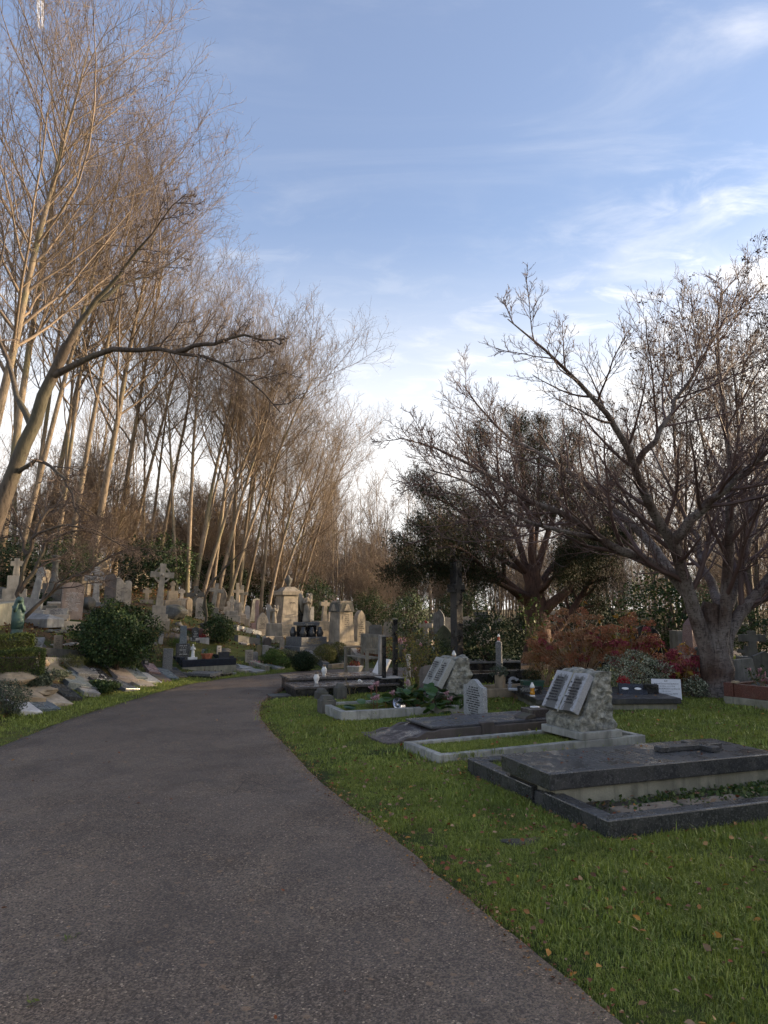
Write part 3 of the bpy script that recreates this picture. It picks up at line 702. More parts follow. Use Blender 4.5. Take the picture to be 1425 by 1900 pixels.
# ------------------------------------------------------------------ leafy shrubs
def blob_points(n, rx, ry, rz, rng, lump=.18, shell=.7):
    d = rng.normal(0, 1, (n, 3)); d /= np.linalg.norm(d, axis=1, keepdims=True)
    r = shell + (1 - shell) * rng.random(n) ** .5
    w = 1 + lump * (np.sin(d[:, 0] * 5 + d[:, 2] * 3.1) * np.cos(d[:, 1] * 4.3 + 1) + .6 * np.sin(d[:, 2] * 9 + d[:, 0] * 7) + .4 * np.sin(d[:, 1] * 13))
    p = d * (r * w)[:, None] * np.array([rx, ry, rz]); return p, d
EV = leafmat('evergreen_leaf', [(0, (.014, .030, .010)), (.6, (.030, .058, .018)), (.9, (.055, .085, .025)), (1, (.10, .12, .04))], .55, .08)
EVD = leafmat('dark_evergreen_leaf', [(0, (.010, .020, .008)), (.7, (.022, .040, .015)), (1, (.04, .06, .022))], .65, .06)
EVY = leafmat('olive_leaf', [(0, (.05, .06, .015)), (.6, (.085, .10, .025)), (1, (.15, .14, .04))], .55, .12)
EVG = leafmat('grey_green_leaf', [(0, (.045, .06, .04)), (.6, (.08, .10, .065)), (1, (.14, .16, .11))], .6, .12)
LGT = leafmat('fresh_leaf', [(0, (.035, .07, .015)), (.7, (.07, .12, .025)), (1, (.13, .17, .04))], .5, .15)
REDL = leafmat('crimson_leaf', [(0, (.09, .018, .015)), (.6, (.16, .035, .025)), (1, (.24, .075, .035))], .6, .15)
def shrub_parts(n, rx, ry, rz, size, m, seed, asp=.5, stemsn=7, lump=.18, shell=.62, hole=.5, lift=.12):
    rng = np.random.default_rng(seed)
    p, d = blob_points(n, rx, ry, rz, rng, lump, shell)
    # gaps so that the outline is broken
    g = np.sin(p[:, 0] / rx * 6 + seed) * np.cos(p[:, 2] / rz * 5 + p[:, 1] / ry * 4)
    keep = (g < .75) | (rng.random(n) > hole); p = p[keep]; d = d[keep]
    p[:, 2] += rz * (1 + lift); lowm = p[:, 2] > .02; p = p[lowm]; d = d[lowm]
    A, Q = leaves_np(p, size, rng, asp, .5, nrm=d)
    out = [('leaves', mesh_np('leaves', A, Q, False, [m]))]
    st = B()
    sp_ = np.zeros((stemsn, 6, 3)); a = rng.uniform(0, 6.28, stemsn); e = rng.uniform(.3, .8, stemsn)
    for k_ in range(6):
        t = k_ / 5; sp_[:, k_, 0] = np.cos(a) * e * rx * t ** 1.2; sp_[:, k_, 1] = np.sin(a) * e * ry * t ** 1.2; sp_[:, k_, 2] = -.05 + rz * 1.5 * t
    S_ = (sp_, np.linspace(1, .3, 6)[None] * np.full((stemsn, 1), max(.008, rx * .022)))
    T_ = grow(S_, 7, .3, 1, 45, .45, .3, 4, .6, .004, .3, .15, rng)
    V, Q2 = tubes_np([S_, T_], 4)
    out.append(('branches', mesh_np('branches', V, Q2, True, [twig_dark])))
    return out
def shrub(name, label, loc, parts, rz=0.0, sc=(1, 1, 1), cat='shrub', group=None, z=0.0):
    t = thing(name, label, cat, (loc[0], loc[1], loc[2] - .03 + z), rz, group); t.scale = sc
    for nm, me in parts:
        o = link(nm, me, t); o['kind'] = 'stuff'
    return t
# ================================================================== STONES
S_PALE = stone('stone_pale', (.37, .32, .25), moss=.25, dirt=.45)
S_WHITE = stone('stone_white', (.46, .43, .38), moss=.1, dirt=.35, rough=.6)
S_SAND = stone('stone_sand', (.34, .265, .175), moss=.2, dirt=.4)
S_GREY = stone('stone_grey', (.18, .172, .15), moss=.35, dirt=.5)
S_GREYL = stone('stone_light_grey', (.27, .265, .25), moss=.15, dirt=.4)
S_DARK = stone('stone_dark', (.11, .105, .09), moss=.45, dirt=.5)
S_BROWN = stone('stone_brown', (.10, .08, .07), moss=.5, dirt=.4, rough=.6)
S_PINK = stone('stone_pink', (.34, .22, .18), moss=.1, dirt=.35, rough=.6)
S_CONC = stone('stone_concrete', (.26, .25, .19), moss=.5, dirt=.6)
S_KERB = stone('stone_kerb_pale', (.34, .335, .30), moss=.30, dirt=.65)
S_ROCK, nt, b = mat('stone_rough_hewn'); n = N(nt)
_h = n.math('ADD', n.math('MULTIPLY', n.vor(9, 'F1', vec=n.map((1, 1, 1.4))), 1.6), n.math('ADD', n.noise(9, 8, .7), n.math('MULTIPLY', n.noise(45, 5, .7), .35)))
_b = n.mix(n.rng(n.noise(12, 8, .75), .36, .64), (.12, .12, .10), (.40, .39, .33)); _b = n.mix(n.rng(n.vor(9, 'F1', vec=n.map((1, 1, 1.4))), .55, .9, 0, .4), _b, (.10, .095, .08)); _b = n.mix(n.rng(n.noise(3, 4), .55, .7, 0, .5), _b, (.36, .31, .20))
n.put(b.inputs['Base Color'], _b); b.inputs['Roughness'].default_value = .85; n.put(b.inputs['Normal'], n.bump(_h, .03, 1.0))
G_BLACK = granite('granite_black', (.012, .012, .013), (.06, .06, .065), .12, .5, .3, .35)
G_DARK = granite('granite_dark_grey', (.046, .047, .048), (.13, .13, .13), .16, .7, .12, .30, 190)
G_GREY = granite('granite_mid_grey', (.13, .135, .14), (.34, .34, .33), .28, .8, .3, .35, 200)
G_LIGHT = granite('granite_light_grey', (.33, .34, .34), (.55, .55, .55), .40, .9, .15, .2, 230)
G_RED = granite('granite_red', (.10, .032, .022), (.22, .10, .07), .3, .7, .2, .3, 220)
G_PINK = granite('granite_pink', (.24, .15, .14), (.40, .30, .28), .2, .8, .3, .35, 220)
G_BLUE = granite('granite_blue_grey', (.10, .13, .15), (.24, .27, .29), .2, .6, .35, .35, 220)
G_BROWN = granite('granite_brown', (.045, .034, .032), (.12, .10, .09), .25, .6, .6, .4, 200)
WHITE = plain('white_ceramic', (.70, .69, .66), .3, var=.08)
INK = plain('lettering_dark', (.02, .02, .022), .6, var=.1)
INKW = plain('lettering_pale', (.55, .54, .50), .6, var=.15)
GOLD = plain('lettering_gold', (.40, .28, .10), .5, var=.15)
SOIL = stone('grave_soil', (.05, .038, .025), moss=.5, dirt=.4, rel=.02, lichen=.0)
GRAV = stone('grave_gravel', (.18, .165, .14), moss=.2, dirt=.3, rel=.02, lichen=.0)
TURF = stone("grave_turf", (.08, .095, .02), moss=.4, dirt=.5, rel=.02, mosscol=(.04, .075, .014), lichen=0)
def glyphs(parent, x0, x1, z0, z1, rows, y, m, seed, M=None, center=True, fill=.8, name='lettering', th=.0025):
    """rows of small letter-sized raised strokes; plane y = const facing -y"""
    r_ = random.Random(seed); b_ = B(); lh = (z1 - z0) / rows
    for i in range(rows):
        zc_ = z1 - lh * (i + .5); h = lh * .52; w = (x1 - x0) * r_.uniform(fill * .5, 1) ; cx0 = (x0 + x1) / 2 - w / 2 if center else x0
        x = cx0
        while x < cx0 + w:
            cw = h * r_.uniform(.3, .7)
            if r_.random() > .16:
                k = r_.random()
                b_.box(x, x + cw * .28, y - th, y + .001, zc_ - h / 2, zc_ + h / 2, M)
                if k < .7: b_.box(x + cw * .3, x + cw, y - th, y + .001, zc_ + h * .3, zc_ + h / 2, M)
                if k > .3: b_.box(x + cw * .3, x + cw * .9, y - th, y + .001, zc_ - h * .1, zc_ + h * .08, M)
                if k < .4: b_.box(x + cw * .72, x + cw, y - th, y + .001, zc_ - h / 2, zc_ + h * .28, M)
            x += cw * 1.35
    o = b_.to(name, m, parent); o['kind'] = 'stuff' if False else 'thing'
    del o['kind']; return o
def outline(kind, w, h):
    """headstone outline in XZ, counter-clockwise from bottom left"""
    a = w / 2; p = [(-a, 0), (a, 0)]
    if kind == 'square': p += [(a, h), (-a, h)]
    elif kind == 'round':
        p += [(a * math.cos(t), h - a + a * math.sin(t)) for t in np.linspace(0, math.pi, 13)]
    elif kind == 'low': p += [(a * math.cos(t), h - a * .45 + a * .45 * math.sin(t)) for t in np.linspace(0, math.pi, 11)]
    elif kind == 'gothic':
        s = h - w * .95; p += [(a, s)]
        p += [(-a + w * math.cos(t), s + w * math.sin(t) * 1.05) for t in np.linspace(.12, math.pi / 3, 6)]
        p += [(a - w * math.cos(t), s + w * math.sin(t) * 1.05) for t in np.linspace(math.pi / 3, .12, 6)[1:]] + [(-a, s)]
    elif kind == 'ogee':
        s = h * .84; p += [(a, s - .02), (a - .02, s)]
        p += [(x, s + (h - s) * (.5 + .5 * math.cos(math.pi * x / (a * .85)))) for x in np.linspace(a * .85, -a * .85, 13)] + [(-a + .02, s), (-a, s - .02)]
    elif kind == 'shoulder':
        s = h * .86; p += [(a, s), (a * .86, s), (a * .86, s + .01)]
        p += [(x, s + .01 + (h - s) * math.cos(math.pi / 2 * x / (a * .86)) ** .6) for x in np.linspace(a * .8, -a * .8, 9)] + [(-a * .86, s + .01), (-a * .86, s), (-a, s)]
    elif kind == 'gable': p += [(a, h * .84), (0, h), (-a, h * .84)]
    elif kind == 'slant': p += [(a * .35, h), (-a, h * .96)]
    elif kind == 'clip': p += [(a, h * .9), (a * .86, h), (-a * .86, h), (-a, h * .9)]
    return p
def headstone(label, loc, w, h, m, kind='round', t=.10, rz=0., lean=(0, 0), base=True, rows=0, ink=INK, name='headstone', group=None, seed=1, frame=False, cat='gravestone'):
    root = thing(name, label, cat, (loc[0], loc[1], loc[2] - .03), rz, group, lean[0], lean[1])
    z = 0
    if base:
        B().box(-w * .62, w * .62, -t * 1.2, t * 1.2, -.12, h * .09 + .02).to('plinth', m, root, bev=.008); z = h * .09 + .022
    pts = [(x, zz_ + z) for x, zz_ in outline(kind, w, h - z)]
    B().prism(pts, -t / 2, t / 2).to('slab', m, root, bev=.008)
    if frame:
        q = [(x * .78, z + .08 + (zz_ - z) * .86) for x, zz_ in [(a, b_) for a, b_ in pts]]
        B().prism(q, -t / 2 - .014, -t / 2 + .004).to('panel', m, root, bev=.005)
        yy_ = -t / 2 - .0145
    else: yy_ = -t / 2 - .0005
    if rows: glyphs(root, -w * .38, w * .38, z + (h - z) * .22, z + (h - z) * (.86 if kind == 'square' else .74), rows, yy_, ink, seed)
    return root
def steps(root, sizes, m, z=0.0, bev=.01):
    """square steps from the bottom: (half width, height)"""
    for a, hh2 in sizes:
        B().box(-a, a, -a, a, z - (.15 if z == 0 else 0), z + hh2).to('step', m, root, bev=bev); z += hh2 + .001
    return z
def cross_pts(w, h, t, arm=.68, foot=1.0):
    a = t / 2; y0 = h * arm - a; y1 = h * arm + a
    return [(-a * foot, 0), (a * foot, 0), (a, y0), (w / 2, y0), (w / 2, y1), (a, y1), (a, h), (-a, h), (-a, y1), (-w / 2, y1), (-w / 2, y0), (-a, y0)]
def cross(label, loc, h, w, t, m, rz=0., lean=(0, 0), st=((.3, .18), (.2, .16)), d=None, name='stone_cross', group=None, arm=.7, foot=1.25, cat='cross', bevel=.008):
    root = thing(name, label, cat, (loc[0], loc[1], loc[2] - .03), rz, group, lean[0], lean[1])
    z = steps(root, st, m) if st else 0
    d = d or t * .8
    B().prism([(x, z + q) for x, q in cross_pts(w, h - z, t, arm, foot)], -d / 2, d / 2).to('cross_shaft', m, root, bev=bevel)
    return root
def celtic(label, loc, h, m, rz=0., lean=(0, 0), st=((.42, .22), (.32, .28), (.22, .4)), sc=1.0, group=None):
    root = thing('celtic_cross', label, 'celtic cross', (loc[0], loc[1], loc[2] - .03), rz, group, lean[0], lean[1])
    z = steps(root, st, m)
    H_ = h - z; a = .075 * sc; ra = .25 * sc; cz = z + H_ - .36 * sc
    s = B(); s.box(-a * 1.5, a * 1.5, -.08 * sc, .08 * sc, z, cz - ra * .62, tx=a * .5, ty=.015)
    s.to('shaft', m, root, bev=.01)
    pts = []
    for q in range(4):      # four flared arms
        t0 = q * math.pi / 2 - math.pi / 4
        for dx, rr_ in ((-.62, .38 * sc), (.62, .38 * sc)):
            ang = q * math.pi / 2 + dx * .42; pts.append((rr_ * math.cos(ang) * (1.0 if q != 3 else .9), cz + rr_ * math.sin(ang)))
        ang = q * math.pi / 2 + math.pi / 4; pts.append((.095 * sc * math.cos(ang) * 1.2, cz + .095 * sc * math.sin(ang) * 1.2))
    B().prism(pts, -.07 * sc, .07 * sc).to('cross_head', m, root, bev=.008)
    rg = B(); sg = 28
    vs, fs = [], []
    for i in range(sg):
        t = 2 * math.pi * i / sg
        for r_, y in ((ra * .82, -.045), (ra * 1.06, -.045), (ra * 1.06, .045), (ra * .82, .045)): vs.append((r_ * math.cos(t), y * sc, cz + r_ * math.sin(t)))
    for i in range(sg):
        j = (i + 1) % sg
        for k_ in range(4): fs.append([i * 4 + k_, i * 4 + (k_ + 1) % 4, j * 4 + (k_ + 1) % 4, j * 4 + k_])
    rg.add(vs, fs); rg.to('ring', m, root)
    s = B(); s.lathe([(.02 * sc, 0), (.055 * sc, .01), (.04 * sc, .05 * sc), (.0, .06 * sc)], 12, Matrix.Translation((0, -.075 * sc, cz)) @ Matrix.Rotation(R(90), 4, 'X')); s.to('boss', m, root, True)
    return root
def ledger(label, loc, L, w, m, rz=0., slope=(0, 0), t=.07, group=None, rows=0, ink=INK, seed=1, z=.0, under=None, cat='grave slab', name='ledger_slab', top=0.0):
    """flat slab: local x across, y along"""
    root = thing(name, label, cat, (loc[0], loc[1], loc[2] + z), rz, group, slope[0], slope[1])
    if under: B().box(-w / 2 - .05, w / 2 + .05, -L / 2 - .05, L / 2 + .05, -.12, .0).to('plinth', under, root, bev=.006)
    B().box(-w / 2, w / 2, -L / 2, L / 2, .001 if under else -.08, t, tx=top, ty=top).to('slab', m, root, bev=.006)
    if rows: glyphs(root, -w * .38, w * .38, -L * .42, L * .42, rows, -t - .0005, ink, seed, Matrix.Rotation(R(-90), 4, 'X'))
    return root
def kerbset(root, L, w, h, kw, mk, fill=None, fz=.0, z0=-.1, names=('kerb',)):
    """kerb frame in local x 0..L, y 0..w, four separate kerbs; butted"""
    for (x0, x1, y0, y1) in ((0, L, 0, kw), (0, L, w - kw, w), (0, kw, kw + .002, w - kw - .002), (L - kw, L, kw + .002, w - kw - .002)):
        B().box(x0, x1, y0, y1, z0, h).to('kerb', mk, root, bev=.008)
    if fill: 
        nxx, nyy = 14, 8; xs, ys = np.linspace(kw - .01, L - kw + .01, nxx), np.linspace(kw - .01, w - kw + .01, nyy)
        XX, YY = np.meshgrid(xs, ys); ZZ = fz + .012 * vnoise(XX, YY, 6) + .01 * np.random.default_rng(int(L * 100)).normal(0, 1, XX.shape)
        I_ = (np.arange(nyy - 1)[:, None] * nxx + np.arange(nxx - 1)[None]).ravel()
        link('infill', mesh_np('infill', np.stack([XX, YY, ZZ], -1).reshape(-1, 3), np.stack([I_, I_ + 1, I_ + nxx + 1, I_ + nxx], -1), True, [fill]), root)
def fp(loc, ang, x0, x1, y0, y1): FP.append((loc[0], loc[1], ang, x0, x1, y0, y1))
def loc2(o, ang, x, y, z=0.): c, s = math.cos(ang), math.sin(ang); return Vector((o[0] + c * x - s * y, o[1] + s * x + c * y, (o[2] if len(o) > 2 else 0) + z))
FACE = R(-67)
# ------------------------------------------------------------------ right block, nearest first
# A: dark granite grave with the recumbent cross
A0 = Vector((1.53, 5.04, .032)); AA = R(19.5)
t = thing('kerbed_grave', 'large dark granite kerbed grave nearest the camera with a thick slab across one half', 'grave', A0, AA)
L, w, h, kw = 2.75, 2.16, .135, .13
B().box(0, L, 0, kw, -.1, h).to('kerb', G_DARK, t, bev=.012)
B().box(0, L, w - kw, w, -.1, h).to('kerb', G_DARK, t, bev=.012)
B().box(L - kw, L, kw + .002, w - kw - .002, -.1, h).to('kerb', G_DARK, t, bev=.012)
c_ = B(); c_.box(0, kw, kw + .002, .80, -.1, h).to('kerb', G_DARK, t, bev=.010)
c_ = B(); c_.add([(0, .803, -.1), (kw, .803, -.1), (kw, .985, -.1), (0, .985, -.1), (.018, .803, .112), (kw, .803, h), (kw, .985, h), (.03, .985, .10)],
        [[3, 2, 1, 0], [4, 5, 6, 7], [0, 1, 5, 4], [1, 2, 6, 5], [2, 3, 7, 6], [3, 0, 4, 7]]).to('kerb', G_DARK, t, bev=.006)['label'] = 'chipped section of kerb'
B().box(0, kw, .988, w - kw - .002, -.1, h).to('kerb', G_DARK, t, bev=.010)
B().box(.06, L - .3, .72, 1.44, .0, .165).to('plinth', S_CONC, t, bev=.006)
slab = B().box(-.015, 2.34, .68, 1.46, .167, .30).to('slab', G_DARK, t, bev=.010)
cr = B(); cz = .302
cpts = [(1.36, 1.03), (1.79, 1.03), (1.79, .89), (1.89, .89), (1.89, 1.03), (2.05, 1.03), (2.05, 1.13), (1.89, 1.13), (1.89, 1.27), (1.79, 1.27), (1.79, 1.13), (1.36, 1.13)]
n_ = len(cpts)
cr.add([(x, y, cz) for x, y in cpts] + [(x, y, cz + .045) for x, y in cpts], [list(range(n_))[::-1], [n_ + i for i in range(n_)]] + [[i, (i + 1) % n_, (i + 1) % n_ + n_, i + n_] for i in range(n_)])
cr.to('recumbent_cross', G_DARK, t, bev=.006)
# thin lettering cut in rows across the slab
Mt = Matrix.Translation((.90, 1.07, .3012)) @ Matrix.Rotation(R(-90), 4, 'Z') @ Matrix.Rotation(R(-90), 4, 'X')
glyphs(t, -.30, .30, -.34, .34, 12, 0, plain('lettering_worn', (.12, .12, .12), .4), 4, Mt, th=.0008)
# front bed: soil, stone flag, and turf behind the slab
def bed(parent, x0, x1, y0, y1, z, m, seed, amp=.02, nm='infill'):
    r_ = np.random.default_rng(seed); xs, ys = np.linspace(x0, x1, 30), np.linspace(y0, y1, 12); XX, YY = np.meshgrid(xs, ys)
    ZZ = z + amp * vnoise(XX, YY, 5, seed) + r_.normal(0, amp * .35, XX.shape)
    I_ = (np.arange(11)[:, None] * 30 + np.arange(29)[None]).ravel()
    return link(nm, mesh_np(nm, np.stack([XX, YY, ZZ], -1).reshape(-1, 3), np.stack([I_, I_ + 1, I_ + 31, I_ + 30], -1), True, [m]), parent)
bed(t, kw - .01, L - kw + .01, kw - .01, .73, .035, SOIL, 3)
bed(t, kw - .01, L - kw + .01, 1.43, w - kw + .01, .075, TURF, 4)
S_FLAG = stone('stone_flag_tan', (.20, .155, .11), moss=.2, dirt=.3)
B().box(.34, .95, .17, .50, .0, .07, tx=.02, ty=.02).to('flagstone', S_FLAG, t, bev=.012)
B().box(.99, 1.62, .20, .52, .0, .062, tx=.02, ty=.02).to('flagstone', S_FLAG, t, bev=.012)
fp(A0, AA, -.02, L, -.02, w)
# B: pale kerb with turf and the open-book stone
B0 = Vector((.56, 7.41, 0)); BA = R(24.5)
t = thing('kerbed_grave', 'pale granite kerbed grave filled with turf, in front of the rough open-book stone', 'grave', B0, BA)
kerbset(t, 2.78, .82, .125, .085, S_KERB, TURF, .07)
FP.append((B0[0], B0[1], BA, -.02, .10, -.02, .84)); FP.append((B0[0], B0[1], BA, 0, 2.78, -.02, .09)); FP.append((B0[0], B0[1], BA, 0, 2.78, .73, .84)); FP.append((B0[0], B0[1], BA, 1.8, 2.8, 0, .82))
def rough_face(V, amp, rng_): return V
def book_stone(label, loc, rz, depth=.52, width=.66, hgt_=.66, stain=True, lean=0.0, seed=2, plinth=True, book_m=None):
    """wedge of rough-hewn rock carrying an open stone book; front = -y"""
    root = thing('open_book_headstone', label, 'gravestone', loc, rz); z = 0
    if plinth:
        B().box(-width / 2 - .06, width / 2 + .06, -depth / 2 - .04, depth / 2 + .06, 0, .085).to('plinth', S_KERB, root, bev=.008); z = .086
    prof = [(-depth / 2, z), (-depth / 2 - .01, z + .12), (-depth / 2 + .06, z + .17), (.0, z + hgt_ * .97), (.05, z + hgt_), (depth / 2 - .02, z + hgt_ * .985), (depth / 2, z)]
    # dense, displaced block
    bm = bmesh.new(); nseg = 16
    loops = []
    q = []
    for i in range(len(prof)):
        a, b_ = Vector(prof[i]), Vector(prof[(i + 1) % len(prof)]); m_ = max(1, int((b_ - a).length / .045))
        q += [a.lerp(b_, j / m_) for j in range(m_)]
    for s_ in range(nseg + 1):
        x = -width / 2 + width * s_ / nseg; loops.append([bm.verts.new((x, p[0], p[1])) for p in q])
    for s_ in range(nseg):
        for i in range(len(q)): bm.faces.new([loops[s_][i], loops[s_][(i + 1) % len(q)], loops[s_ + 1][(i + 1) % len(q)], loops[s_ + 1][i]])
    for side, sg in ((loops[0], 1), (loops[-1], -1)):
        f = bm.faces.new(side if sg > 0 else side[::-1])
    bmesh.ops.recalc_face_normals(bm, faces=bm.faces)
    caps = [f for f in bm.faces if len(f.verts) > 4]; bmesh.ops.triangulate(bm, faces=caps)
    ed = [e for e in bm.edges if e.calc_length() > .07]
    for _ in range(4):
        ed = [e for e in bm.edges if e.calc_length() > .04]
        if not ed: break
        bmesh.ops.subdivide_edges(bm, edges=ed, cuts=1, use_grid_fill=False); bmesh.ops.triangulate(bm, faces=[f for f in bm.faces if len(f.verts) > 4])
    from mathutils import noise as mn
    for v in bm.verts:
        p = v.co * 1.0; front = p.y < (p.z - z) * .42 - depth / 2 + .15
        am = .014 if front else .085
        cell = mn.voronoi(p * 6 + Vector((seed, 0, 0)))[0]
        dd_ = (cell[1] - cell[0]); k_ = mn.noise(p * 4 + Vector((0, seed, 0)))
        c0 = Vector((0, .05, z + hgt_ * .4)); n0 = (p - c0); n0.z *= .5; n0.normalize()
        if p.z > z + .01: v.co += n0 * am * (min(dd_, .5) * 1.1 - .2 + .5 * k_)
    me = bpy.data.meshes.new('rock'); bm.to_mesh(me); bm.free(); me.materials.append(S_ROCK)
    link('rock', me, root)
    # the book: two pages slightly hollowed towards the spine, lying on the sloping face
    a = Vector((-depth / 2 - .035, z + .20)); b_ = Vector((-.035, z + hgt_ * .93)); d_ = (b_ - a); Lb = d_.length; ang = math.atan2(d_.y, d_.x)
    Mb = Matrix.Translation((0, a.x, a.y)) @ Matrix.Rotation(ang, 4, 'X')        # local: x across, y up the slope, z out... 
    bw = width * .46
    for sd in (-1, 1):
        pg = B(); nn = 8; top, bot = [], []
        for i in range(nn + 1):
            x = sd * (.006 + bw * i / nn); zt = .055 - .022 * math.cos(i / nn * math.pi / 2) ** 2 + .008 * math.sin(i / nn * math.pi)
            top.append((x, zt)); bot.append((x, -.03))
        vs = [(x, 0, q_) for x, q_ in top] + [(x, Lb, q_) for x, q_ in top] + [(x, 0, q_) for x, q_ in bot] + [(x, Lb, q_) for x, q_ in bot]
        m1 = nn + 1; fs = []
        for i in range(nn):
            fs.append([i, i + 1, m1 + i + 1, m1 + i]); fs.append([2 * m1 + i + 1, 2 * m1 + i, 3 * m1 + i, 3 * m1 + i + 1])
            fs.append([2 * m1 + i, 2 * m1 + i + 1, i + 1, i]); fs.append([m1 + i, m1 + i + 1, 3 * m1 + i + 1, 3 * m1 + i])
        fs.append([0, m1, 3 * m1, 2 * m1]); fs.append([nn + m1, nn, 2 * m1 + nn, 3 * m1 + nn])
        pg.add(vs, fs, Mb); me = pg.mesh('page', book_m)
        bm = bmesh.new(); bm.from_mesh(me); bmesh.ops.recalc_face_normals(bm, faces=bm.faces); bm.to_mesh(me); bm.free()
        link('page', me, root)
        # inscription: plane facing out
        Mg = Mb @ Matrix.Translation((sd * bw * .54, Lb * .5, .064)) @ Matrix.Rotation(R(-90), 4, 'X')
        glyphs(root, -bw * .36, bw * .36, -Lb * .34, Lb * .34, 9, 0, INK, seed + sd, Mg, th=.0015)
    cl_ = B(); cl_.tube([Mb @ Vector((0, -.03, .03)), Mb @ Vector((0, Lb + .01, .03))], .012, 8); cl_.to('spine', S_ROCK, root, True)
    return root
def book_mat(name, pale, stain_amt):
    m, nt, b = mat(name); n = N(nt)
    base = n.mix(n.rng(n.noise(140, 2), .35, .7), pale, k3(pale, .7))
    tc = nt.nodes.new('ShaderNodeTexCoord').outputs['Object']
    ax = n.math('ABSOLUTE', n.math('SUBTRACT', n.math('ABSOLUTE', n.sepz(tc, 0)), .155)); wob_ = n.math('MULTIPLY', n.math('SUBTRACT', n.noise(18, 5, .7, vec=n.map((2, 2, 1))), .5), .16)
    msk = n.math('MULTIPLY', n.rng(n.math('ADD', ax, wob_), .10, .075), n.rng(n.math('ADD', n.sepz(tc, 2), wob_), .70, .66))
    base = n.mix(n.math('MULTIPLY', msk, stain_amt), base, (.06, .055, .046))
    base = n.mix(n.rng(n.noise(50, 3), .5, .7, 0, .3), base, (.10, .11, .08))
    n.put(b.inputs['Base Color'], base); b.inputs['Roughness'].default_value = .5; n.put(b.inputs['Normal'], n.bump(n.noise(80, 4), .001, .6)); return m
BM1 = book_mat('book_stained', (.40, .40, .41), .88); BM2 = book_mat('book_pale', (.36, .36, .33), .35)
pb = loc2(B0, BA, 2.13, .38, .125); book_stone('rough-hewn grey rock carrying a black-stained open book on a two-step base', pb, R(24.5 - 90), depth=.50, width=.62, hgt_=.66, book_m=BM1)

# Br: dark brown granite coped grave with sloping foot
C0 = Vector((.03, 8.40, 0)); CA = R(23.5)
t = thing('coped_grave', 'dark brown lichened grave with a stepped sloping foot and flat lid', 'grave', C0, CA)
w = .80
side = [(0, -.1), (1.28, -.1), (1.28, .17), (.72, .17), (.62, .15), (.52, .155), (.40, .10), (.28, .105), (.14, .06), (0, .065)]
for y0, y1 in ((0, .075), (w - .075, w)): B().prism(side, y0, y1).to('kerb', S_BROWN, t, bev=.008)
B().box(-.005, .07, .077, w - .077, -.1, .055).to('kerb', S_BROWN, t, bev=.006)
B().prism([(.072, .0), (.70, .0), (.70, .168), (.072, .045)], .077, w - .077).to('sloping_panel', G_BROWN, t, bev=.004)
for y0 in (-.012, w - .088): B().box(1.282, 1.46, y0, y0 + .10, -.1, .215).to('post', S_BROWN, t, bev=.010)
for y0 in (0, w - .075): B().box(1.462, 2.45, y0, y0 + .075, -.1, .17).to('kerb', S_BROWN, t, bev=.008)
B().box(2.452, 2.53, 0, w, -.1, .2).to('kerb', S_BROWN, t, bev=.008)
B().box(.60, 2.44, .035, w - .035, .172, .20).to('lid', G_GREY if False else granite('granite_lid', (.07, .07, .075), (.16, .16, .17), .22, .5, .35, .35), t, bev=.006)
B().box(1.49, 2.43, .08, w - .08, -.1, .171).to('core', S_BROWN, t)
B().box(2.14, 2.40, .14, .42, .2015, .30).to('vase_block', G_BROWN, t, bev=.006)
B().prism([(1.95, .2015), (2.12, .2015), (2.12, .25), (2.05, .262), (1.97, .235)], .05, .30).to('scroll', S_BROWN, t, bev=.006)
fp(C0, CA, -.02, 2.55, -.03, w + .03)
# pale grey headstone behind it
hl = on(P(880, 1200, 10.35)[0], 10.35); hl.z = 0
t = thing('headstone', 'pale grey speckled headstone with curved top and dark lettering', 'gravestone', hl, FACE)
B().prism(outline('ogee', .56, .60), -.035, .035).to('slab', G_LIGHT, t, bev=.006)
r_ = B()
glyphs(t, -.20, .20, .10, .50, 12, -.0355, INK, 9)
fp(hl, FACE, -.32, .32, -.1, .1)
# C: white kerbed grave with turf and flowers
D0 = Vector((-.61, 10.27, 0)); DA = R(21.5)
t = thing('kerbed_grave', 'white-topped stone kerbed grave with lawn and pink-flowered elephant-ear plants', 'grave', D0, DA)
kerbset(t, 2.25, 1.06, .15, .10, S_KERB, TURF, .09)
FP.append((D0[0], D0[1], DA, -.02, 2.3, -.02, .11)); FP.append((D0[0], D0[1], DA, -.02, .11, -.02, 1.08)); FP.append((D0[0], D0[1], DA, 0, 2.3, .95, 1.08)); fp(D0, DA, 1.1, 2.3, 0, 1.06)
pb = loc2(D0, DA, 2.02, .62, .09); book_stone('leaning open-book headstone of pale mossy stone behind the elephant-ear plants', pb, R(21.5 - 90), depth=.50, width=.60, hgt_=.66, seed=7, book_m=BM2)
# stubby blocks in front of the black grave
for u, v, w_, h_, m, lab in [(606, 1324, .24, .26, S_DARK, 'squat dark chamfered stone block at the verge, nearest the path'), (596, 1303, .20, .20, S_DARK, 'small weathered corner stone behind the squat dark block'),
                             (631, 1300, .19, .28, S_DARK, 'short square stone post with a cap at the back of the white kerbed grave')]:
    p = on(*flat(u, v)); o = thing('stone_post', lab, 'stone post', p, R(22))
    B().box(-w_ / 2, w_ / 2, -w_ / 2, w_ / 2, -.05, h_ * .75).to('block', m, o, bev=.012); B().box(-w_ * .42, w_ * .42, -w_ * .42, w_ * .42, h_ * .75 + .001, h_, tx=.03, ty=.03).to('cap', m, o, bev=.01)
    fp(p, R(22), -w_ / 2, w_ / 2, -w_ / 2, w_ / 2)
